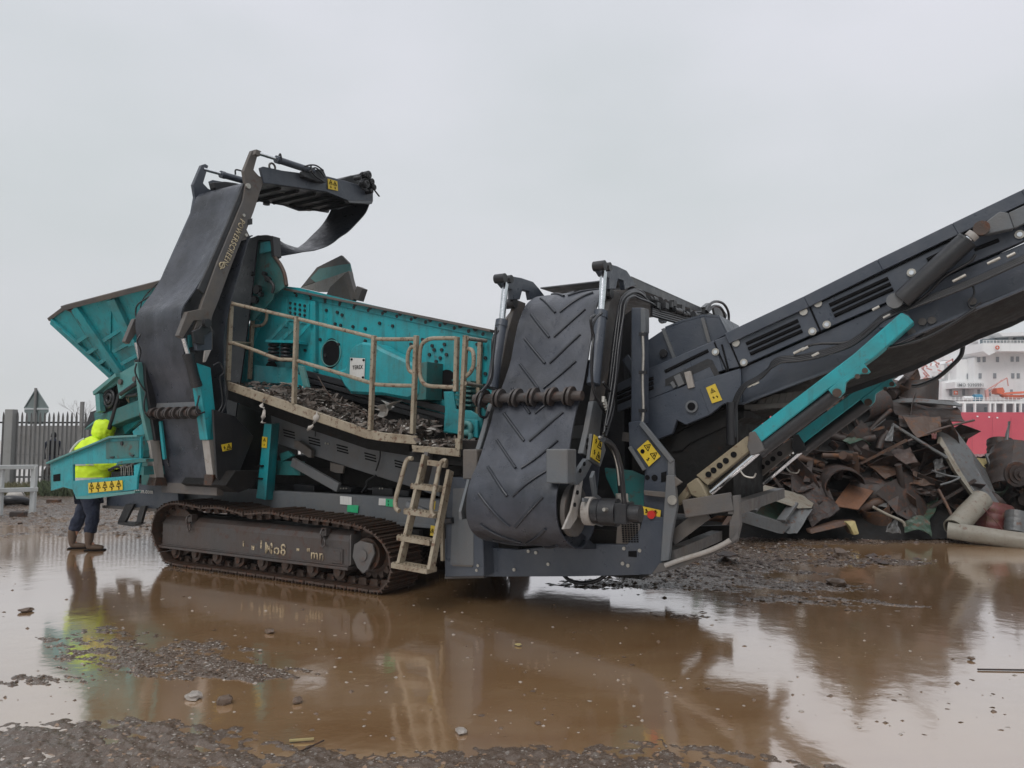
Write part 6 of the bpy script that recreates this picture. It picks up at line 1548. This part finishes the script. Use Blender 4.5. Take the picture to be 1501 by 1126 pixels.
# ================================================================ behind: ship, fence, road sign, barrier
YS = 100.0
HULL = paint('faded_hazy_red_hull', (.52,.05,.085), .5, dirt_amt=.25, rust=.05, scale=.08, dirt=(.4,.1,.1), bump=0)  # weathered red, with distance haze also put into the paint
SHW = paint('ship_white', (.78,.78,.78), .5, dirt_amt=.15, rust=.02, scale=.1, bump=0)
SHG = flat('ship_shadow_opening', (.25,.27,.29), .5)
SHGL = flat('ship_glass', (.10,.14,.16), .2)
SHP = flat('ship_pink_steel', (.60,.30,.27), .6)
ORG = flat('lifeboat_orange', (.62,.12,.05), .4)
BLU = flat('blue_drum_paint', (.05,.22,.35), .5)
def w(px, py, Y=YS): return W(px, py, Y)
SH = empty('cargo_ship', w(1450,640)); tag(SH, 'white and red cargo ship moored behind the scrap heap', 'ship')
def sp(name, mat, mb, bev=0.0):
    mb.v = [(v[0]-SH.location.x, v[1]-SH.location.y, v[2]-SH.location.z) for v in mb.v]
    return mb.build(name, mat, SH, bev=bev)
def wp_(pts, dy, th, mb=None): mb = mb or MB(); return mb.prism([w(x,y,YS+dy) for x, y in pts], (0,th,0))
zt = w(1450,604.5).z
hull = MB(); x0, x1 = w(1130,600).x, w(1900,600).x
rows = []
for k in range(7):
    f = k/6; z = zt+(-3-zt)*f; rows.append([Vector((x0+(x1-x0)*u, YS+1.2*f*f+(14*(max(0, .12-u)/.12)**2), z)) for u in [i/30 for i in range(31)]])
hull.sheet(rows); hull.add([rows[0][0], rows[0][-1], rows[0][-1]+Vector((0,18,0)), rows[0][0]+Vector((0,4,0))], [(0,1,2,3)])
hull.sheet([[p+Vector((0,18 if False else 0,0)) for p in rows[0]], [p+Vector((0,.4,0)) for p in rows[0]]])
ho = sp('hull', HULL, hull)
seam = MB()
for x in (1425,1455,1482): seam.prism([w(x,612,YS-.04), w(x+.25,612,YS-.04), w(x+.25,665,YS-.04), w(x,665,YS-.04)], (0,.03,0))
sp('weld_seam', flat('hull_seam', (.36,.03,.05)), seam)
mk = MB()
for x, y in ((1433,610.5),(1450,611.5),(1462,612.5)): mk.prism([w(x-1.2,y-1,YS-.1), w(x+1.2,y-1,YS-.1), w(x+1.4,y+.8,YS-.1), w(x-1,y+.9,YS-.1)], (0,.08,0))
sp('draught_mark', SHW, mk)
sp('superstructure', SHW, wp_([(1428,592),(1428,524),(1445,521),(1462,516),(1462,494),(1474,489),(1560,486),(1560,592)], 3, 14))
sp('lower_deck', SHW, wp_([(1380,592),(1380,560),(1402,556),(1402,530),(1428,524),(1428,592)], 4.5, 10))
sp('bridge_wing', SHW, wp_([(1441,503),(1560,503),(1560,515),(1462,515),(1450,521),(1441,515)], .5, 6))
sp('bridge_roof', SHW, wp_([(1464,488),(1560,485),(1560,490),(1470,493)], .8, 8))
ws = [(1441,497,1450,505.5),(1452,496,1459,505.5),(1462,494,1478,504),(1489,493.5,1500,503),(1503,493.5,1520,503)]
for a, b_, c, d in ws: sp('bridge_window', SHGL, wp_([(a,b_),(c,b_),(c,d),(a,d)], 2.4, .7))
for x, y in ((1435,527),(1443,527),(1462.5,527),(1484,526.5),(1492,526.5),(1419.5,551.5),(1437,551),(1458.5,551),(1485,551),(1493,551),(1510,551),(1515,527)):
    sp('cabin_window', SHG, wp_([(x-2,y-3.8),(x+2,y-3.8),(x+2,y+3.8),(x-2,y+3.8)], 2.9 if x > 1428 else 4.4, .15))
for i, x in enumerate((1394,1413,1435,1451,1469,1483)):
    sp('deck_door', SHG, wp_([(x-1.6,571),(x+1.6,571),(x+1.6,580),(x-1.6,580)], 2.9 if x > 1428 else 4.4, .15))
o = w(1404,566.5,YS+2.0); sp('name_board', SHW, wp_([(1400,560),(1446,560),(1446,569),(1400,569)], 2.2, 2.5))
t_ = text('IMO 9390991', o-SH.location+Vector((0,0,0)), (1,0,0), (0,0,1), .45, INK, SH, ext=.02, width=(w(1442,566,YS+2)-w(1404.5,566,YS+2)).length)
t_.data.materials[0] = flat('faded_letter', (.22,.23,.24))
# bulwark with openings
bw = MB()
xs = [(1370,1385),(1386,1399),(1401,1412.5),(1416,1429),(1431,1450.5),(1453,1458),(1460.5,1472),(1475,1487),(1489.5,1496),(1498,1512),(1514,1530)]
def add_w(mb, a, b_, c, d, dy=.2, th=.35): mb.prism([w(a,b_,YS+dy), w(c,b_,YS+dy), w(c,d,YS+dy), w(a,d,YS+dy)], (0,th,0))
add_w(bw, 1362, 588.5, 1620, 591.5); 
pe = 1362
for a, b_ in xs: add_w(bw, pe, 591.5, a, 604.5); pe = b_
add_w(bw, pe, 591.5, 1620, 604.5)
sp('bulwark', SHW, bw)
sp('deck_recess', SHG, wp_([(1362,590),(1620,590),(1620,605),(1362,605)], 2.6, .2))
mb = MB()
for x in (1426,1445,1492): add_w(mb, x, 597, x+2, 604, 1.5, .3)
sp('deck_locker', SHGL, mb)
# railing
rl = MB()
for y in (499,501.5): rl.beam(w(1441,y,YS+.5), w(1560,y,YS+.5), .06,.06)
for k in range(24): rl.beam(w(1441+k*5,498.5,YS+.5), w(1441+k*5,503.5,YS+.5), .05,.05)
for y in (583.5,586): rl.beam(w(1362,y,YS+.3), w(1560,y,YS+.3), .06,.06)
for k in range(34): rl.beam(w(1364+k*6,582,YS+.3), w(1364+k*6,588.5,YS+.3), .05,.05)
sp('railing', SHW, rl)
c = w(1462,509.5,YS+.2); sp('life_ring', ORG, MB().torus(c, (0,1,0), .22, .08, 14))
c = w(1423,584,YS+1.5)
sp('white_tank', SHW, MB().cyl(w(1412,584,YS+1.5), w(1427,584,YS+1.5), .30, 14)); sp('blue_drum', BLU, MB().cyl(w(1427.5,583,YS+1.2), w(1438,583,YS+1.2), .47, 18))
rs = sp('red_sign', ORG, wp_([(1398.5,573),(1404,573),(1404,578.5),(1398.5,578.5)], 2.6, .1)); mb = MB(); mb.beam(w(1401.2,574,YS+2.5), w(1401.2,577.5,YS+2.5), .08,.05).beam(w(1399.6,575.8,YS+2.5), w(1403,575.8,YS+2.5), .08,.05); sp('cross', SHW, mb)
# lifeboat hanging by the davit: a thing of its own
LB = empty('lifeboat', w(1482,583,YS+1.0)); tag(LB, 'orange lifeboat stowed on the white ship deck', 'boat')
def lbp(name, mb, mat=ORG): 
    mb.v = [(v[0]-LB.location.x, v[1]-LB.location.y, v[2]-LB.location.z) for v in mb.v]; return mb.build(name, mat, LB)
rows = []
for i in range(13):
    f = i/12; x = 1466+40*f; ww = .9*math.sin(math.pi*min(1, max(.0, f*.96+.03)))**.5; p = w(x, 579.5-1.5*(2*f-1)**2, YS+1.0)
    rows.append([p+Vector((0, 1.0*ww*math.cos(t), -.75*ww*math.sin(t))) for t in [k*math.pi/8 for k in range(9)]])
lbp('boat_hull', MB().sheet(rows)); lbp('canopy', MB().prism([w(1466,578,YS+.6), w(1505,576.5,YS+.6), w(1503,573.5,YS+.8), w(1484,574.5,YS+.8), w(1472,576,YS+.8)], (0,1.3,0)))
lbp('cockpit', MB().prism([w(1462,577,YS+.7), w(1461,569,YS+.7), w(1470,568,YS+.7), w(1473,574,YS+.7), w(1470,578,YS+.7)], (0,1.2,0)))
dv = MB(); dv.beam(w(1446,572,YS+1), w(1476,554,YS+1), .14,.14).beam(w(1476,554,YS+1), w(1478,566,YS+1), .1,.1).beam(w(1446,572,YS+1), w(1447,587,YS+1), .35,.35).beam(w(1450,576,YS+1), w(1468,557,YS+1), .07,.07)
sp('davit', SHP, dv)
# cargo cranes and masts further forward, their hazy pink put into the colour
cn = MB(); r = random.Random(4)
for x, y, w_, h_ in ((1352,552,26,5),(1366,545,10,14),(1378,535,6,20),(1384,522,10,6),(1372,560,22,5),(1390,548,8,18),(1396,536,5,26),(1360,570,30,16),(1386,566,16,14)):
    cn.prism([w(x,y,YS+6), w(x+w_,y,YS+6), w(x+w_,y+h_,YS+6), w(x,y+h_,YS+6)], (0,1.5,0))
sp('deck_block', SHW, cn)
cn = MB()
for k in range(26):
    x = r.uniform(1350,1402); y = r.uniform(520,585)
    cn.beam(w(x,y,YS+5), w(x+r.uniform(-12,12), y+r.uniform(2,16), YS+5), .16,.16)
cn.v = [(v[0]-SH.location.x, v[1]-SH.location.y, v[2]-SH.location.z) for v in cn.v]; cn.pieces('deck_gear', SHP, SH)
sp('mast', SHW, MB().beam(w(1438,600,YS+5), w(1438,490,YS+5), .5,.5).beam(w(1425,510,YS+5), w(1452,500,YS+5), .2,.2))

# ---------------------------------------------------------------- palisade fence
YF = 23.0
GALV = paint('galvanised_steel', (.20,.20,.195), .5, dirt_amt=.6, rust=.22, dirt=(.09,.08,.07), scale=1.2)
CONC = paint('concrete_post', (.27,.27,.265), .75, dirt_amt=.5, rust=.02, dirt=(.15,.15,.13))
FE = empty('palisade_fence', (W(60,715,YF).x, YF, 0)); tag(FE, 'tall grey spiked palisade fence behind the worker', 'fence')
def fpp(name, mat, mb, bev=0): 
    mb.v = [(v[0]-FE.location.x, v[1]-FE.location.y, v[2]) for v in mb.v]; return mb.build(name, mat, FE, bev=bev)
ztop = W(60,604,YF).z; zr_ = W(60,619.5,YF).z
pl = MB(); r = random.Random(8)
def pale(mb, x, y, dx=.034, dz=0):
    x += r.uniform(-.006,.006); z1 = ztop+dz+r.uniform(-.02,.02); d = .012
    prof = [(-dx,.012),(-dx*.45,-.012),(0,.010),(dx*.45,-.012),(dx,.012)]
    rows = [[Vector((x+a, y+b_, z)) for a, b_ in prof] for z in (.05, z1-.16)]; rows.append([Vector((x+a*.45, y+b_, z1-.05)) for a, b_ in prof]); rows.append([Vector((x+a*.05, y, z1)) for a, b_ in prof])
    mb.sheet(rows, False)
xl = W(18,640,YF).x; xr = W(470,640,YF).x; k = 0
x = xl+.14
while x < xr: pale(pl, x, YF); x += .1405
xx = xl-.10; yy_ = YF
while xx > xl-7: pale(pl, xx, YF-(xl-xx)*.55); xx -= .122
o_ = fpp('fence_pales', GALV, pl); m_ = o_.modifiers.new('solid','SOLIDIFY'); m_.thickness = .004
rm = MB(); rm.beam((xl,YF+.03,zr_), (xr,YF+.03,zr_), .05,.05).beam((xl,YF+.03,.35), (xr,YF+.03,.35), .05,.05)
rm.beam((xl,YF+.03,zr_), (xl-7,YF+.03-3.85,zr_), .05,.05).beam((xl,YF+.03,.35), (xl-7,YF+.03-3.85,.35), .05,.05)
fpp('fence_rail', BLACK, rm)
MBp = MB(); a = W(14.5,600,YF-.15); MBp.box((a.x-.125, YF-.2, 0), (a.x+.125, YF+.05, a.z)); fpp('corner_post', CONC, MBp, .012)
for px in (230,360): a = W(px,600,YF); fpp('fence_post', GALV, MB().box((a.x-.05, YF+.05, 0), (a.x+.05, YF+.12, zr_+.15)))
a = W(121,589,YF-.3); tag(MB().box((a.x-.045, YF-.35, 0), (a.x+.045, YF-.26, a.z)).build('metal_post', GALV, bev=.004), 'slim grey metal post in front of the fence, behind the hooded worker', 'post')
# white guard rails at the left edge
WR = paint('white_rail_paint', (.50,.52,.52), .5, dirt_amt=.5, rust=.15, dirt=(.2,.18,.15), scale=1)
BR = empty('guard_barrier', G(50, 752)); tag(BR, 'low white two rail barrier at the left edge', 'barrier')
def bp_(name, mb): mb.v = [(v[0]-BR.location.x, v[1]-BR.location.y, v[2]) for v in mb.v]; return mb.build(name, WR, BR, bev=.008)
YB_ = BR.location.y
for py in (684.5, 719): 
    a, b_ = W(-60, py+1.5, YB_-1.2), W(54.5, py-(1.5 if py > 700 else 0), YB_); bp_('rail', MB().beam(a, b_, .09, .09))
for px, yy2 in ((50.5, 684),(2, 686)): a = W(px, yy2, YB_-(.05 if px > 40 else .55)); bp_('post', MB().box((a.x-.05, a.y-.04, 0), (a.x+.05, a.y+.05, a.z)))
# back of a triangular road sign
SGN = paint('sign_back_grey', (.16,.20,.20), .5, dirt_amt=.3, rust=.03)
YG = 25.5
RS = empty('road_sign', (W(53,700,YG).x, YG, 0)); tag(RS, 'grey back of a triangular road sign rising behind the fence', 'road sign')
def rp(name, mat, mb): mb.v = [(v[0]-RS.location.x, v[1]-RS.location.y, v[2]) for v in mb.v]; return mb.build(name, mat, RS, bev=.004)
def wq(pts, dy=0, th=.02): return MB().prism([W(x,y,YG+dy) for x, y in pts], (0,th,0))
rp('triangle_panel', SGN, wq([(53,569.5),(71,597),(71,598.5),(35.5,598.5),(35.5,597)]))
rp('frame_rim', flat('sign_rim', (.22,.26,.26)), MB().beam(W(53,569.5,YG-.02),W(71,598,YG-.02),.03,.03).beam(W(53,569.5,YG-.02),W(35.5,598,YG-.02),.03,.03).beam(W(35.5,598,YG-.02),W(71,598,YG-.02),.03,.05))
rp('lower_panel', SGN, wq([(35.5,600),(71,600),(71,604),(68,606),(64,622),(41,622),(38,606),(35.5,604)]))
rp('pole', GALV, MB().cyl(W(52.5,569,YG-.06), (W(52.5,640,YG).x, YG-.06, 0), .045, 12))
a = W(118,600,30)
# bare tree
TR = empty('bare_tree', (W(118,700,31).x, 31, 0)); tag(TR, 'thin leafless sapling showing above the fence beside the grey post', 'tree')
BARK = flat('hazy_bark', (.30,.28,.27), .9)  # paler grey puts the distance haze into the twigs' colour
tb = MB(); tw_ = MB(); r = random.Random(12); bx0 = Vector((0,0,0))
def br(mb, p, d, L, r0, dep):
    q = p+d*L; mb.tube([p, p+d*L*.5+Vector((r.uniform(-.05,.05),0,0)), q], (r0, r0*.6), 5, n=2)
    if dep == 0: return
    for k in range(3 if dep > 1 else 4):
        nd = (d+Vector((r.uniform(-.7,.7), r.uniform(-.5,.5), r.uniform(-.05,.5)))).normalized(); br(tw_, p+d*L*r.uniform(.45,1), nd, L*r.uniform(.5,.75), r0*.55, dep-1)
br(tb, Vector((0,0,0)), Vector((-.05,0,1)), 2.2, .05, 0)
for k in range(3): br(tw_, Vector((-.08+r.uniform(-.1,.1),0,1.4+.2*k)), Vector((r.uniform(-.6,.6),0,1)).normalized(), .8, .014, 3)
tb.build('trunk', BARK, TR); tw_.build('crown', BARK, TR)
# low hedge / scrub and pale building base behind the fence
BW = paint('grey_yard_wall', (.22,.215,.21), .8, dirt_amt=.6, rust=.02, dirt=(.12,.11,.10), scale=.5)
a, b_ = W(18,624,27), W(330,624,27)
tag(MB().box((a.x, 27, .95), (b_.x, 27.2, a.z)).box((a.x-.0,27.02,.0),(b_.x,27.18,.95)).build('yard_wall', BW), 'grey wall seen between the pales of the fence', 'wall')
SN = paint('pale_sacks', (.62,.61,.60), .7, dirt_amt=.4, rust=0)
def bump_row(name, label, x0, x1, y0, zt_, mat, seed, cat):
    r = random.Random(seed); mb = MB()
    n = 26; rows = []
    for i in range(7):
        f = i/6; rows.append([Vector((x0+(x1-x0)*k/n, y0-.5+1.0*f, zt_*math.sin(math.pi*f)**.5*(.75+.3*r.random()) if 0 < i < 6 else 0)) for k in range(n+1)])
    mb.sheet(rows); return tag(mb.build(name, mat), label, cat)
bump_row('snow_bank', 'pale bank of material lying behind the lower half of the fence', W(22,690,25).x, W(72,690,25).x, 25, .62, SN, 3, 'bank')
# scrub and grass at the fence foot
def grass(name, label, px0, px1, Y0, Y1, n, hmax, mat, seed):
    r = random.Random(seed); mb = MB()
    for i in range(n):
        Y = r.uniform(Y0, Y1); x = W(r.uniform(px0, px1), 700, Y).x; h = hmax*(.3+.7*r.random()); a = r.random()*6.28; lx, ly = r.gauss(0,.35)*h, r.gauss(0,.35)*h; s = .012
        mb.add([(x-s*math.cos(a), Y-s*math.sin(a), 0), (x+s*math.cos(a), Y+s*math.sin(a), 0), (x+lx*.5+s*.5, Y+ly*.5, h*.65), (x+lx, Y+ly, h*.9)], [(0,1,2),(0,2,3)])
    return tag(mb.build(name, mat, weld=False), label, 'grass', kind='stuff')
GR = flat('dry_grass', (.14,.13,.07), .9); GRG = flat('dull_green_grass', (.07,.09,.045), .9)
grass('dry_grass', 'dry grass tufts at the foot of the fence', 5, 112, 20.0, 22.8, 3000, .30, GR, 1)
grass('green_grass', 'dull green weeds at the foot of the fence', 60, 110, 19.8, 22.6, 2200, .38, GRG, 2)
# litter by the fence
def box_t(name, label, px, py, sx, sy, sz, rz, mat, cat, Y=None):
    g = G(px, py) if Y is None else Vector((W(px,py,Y).x, Y, 0)); o = MB().box((-sx/2,-sy/2,0),(sx/2,sy/2,sz)).build(name, mat, bev=.01); o.location = (g.x, g.y, 0); o.rotation_euler = (.05,.03,rz); return tag(o, label, cat)
box_t('timber_block', 'dark timber block lying in front of the fence at the left', 27, 757, .28, .15, .10, .2, RU1, 'timber')
box_t('timber_block', 'brown plank end among the weeds by the fence', 79, 737, .30, .15, .09, -.1, RU2, 'timber')
ty = MB().torus((0,0,0), (.0,.25,1), .24, .09, 24); o_ = ty.build('old_tyre', HOSE); g = G(22,741); o_.location = (g.x, g.y, .10); tag(o_, 'old tyre with a pale bag in it under the white barrier', 'tyre')
bg_ = MB(); r = random.Random(2); n = 10
rows = [[Vector((.19*math.sin(math.pi*i/6+.01)*math.cos(t)*(1+.2*r.random()), .16*math.sin(math.pi*i/6+.01)*math.sin(t), .12-.13*math.cos(math.pi*i/6)+.02*r.random())) for t in [k*6.283/n for k in range(n+1)]] for i in range(7)]
o_ = bg_.sheet([x_ for x_ in rows]).build('plastic_bag', SH2); g = G(22,738); o_.location = (g.x, g.y, .06); tag(o_, 'pale crumpled bag stuffed in the old tyre', 'bag')
# second person beyond the fence
g = Vector((W(76,700,26).x, 26.0, 0)); P2 = empty('person', g, .3); tag(P2, 'person in dark clothing walking on the far side of the fence', 'person')
v2 = [(0,0,.90,(.14,.10)),(0,0,1.15,(.16,.11)),(0,0,1.40,(.18,.11)),(0,0,1.50,.06),(0,.01,1.60,(.08,.09)),(0,.01,1.68,(.075,.085)),(.10,.04,.84,.09),(.11,.10,.48,.06),(.11,.06,.06,.05),(.11,.2,.04,.04),(-.10,-.02,.84,.09),(-.11,-.10,.48,.06),(-.11,-.22,.10,.05),(-.11,-.1,.04,.04),(.23,.02,1.38,.06),(.27,.0,1.12,.05),(.25,.10,.88,.04),(.25,.14,.80,.035),(-.23,.0,1.38,.06),(-.27,-.06,1.12,.05),(-.25,.0,.88,.04),(-.25,.03,.80,.035)]
e2 = [(0,1),(1,2),(2,3),(3,4),(4,5),(0,6),(6,7),(7,8),(8,9),(0,10),(10,11),(11,12),(12,13),(2,14),(14,15),(15,16),(16,17),(2,18),(18,19),(19,20),(20,21)]
skin('body', v2, e2, NAVY, P2, 1)
MB().tube([(0,0,.95),(0,0,1.2),(0,0,1.45)], .20, 12).build('dark_coat', INK, P2); MB().tube([(0,.01,1.58),(0,.01,1.70),(0,.0,1.74)], (.10,.05), 12).build('dark_hat', INK, P2)
# ================================================================ haze between the yard and the ship
def haze():
    m = bpy.data.materials.new('haze'); m.use_nodes = True; nt = m.node_tree; nt.nodes.clear()
    o = nt.nodes.new('ShaderNodeOutputMaterial'); v = nt.nodes.new('ShaderNodeVolumePrincipled'); v.inputs['Density'].default_value = .0008; v.inputs['Color'].default_value = (.93,.94,.96,1); v.inputs['Anisotropy'].default_value = .2
    nt.links.new(v.outputs[0], o.inputs['Volume'])
    b = MB().box((-130,-12,-4.2),(190,135,32)).build('haze', m); tag(b, 'thin grey drizzle haze over the yard and harbour', 'haze', kind='stuff')
haze()
# ---------------------------------------------------------------- tidy the tree: at most thing > part > sub-part
def depth(o):
    d = 0
    while o.parent: o = o.parent; d += 1
    return d
for o in list(bpy.data.objects):
    while depth(o) > 2: o.parent = o.parent.parent
try: SC.cycles.max_bounces = 6; SC.cycles.glossy_bounces = 3; SC.cycles.diffuse_bounces = 3; SC.cycles.volume_bounces = 0
except Exception: pass
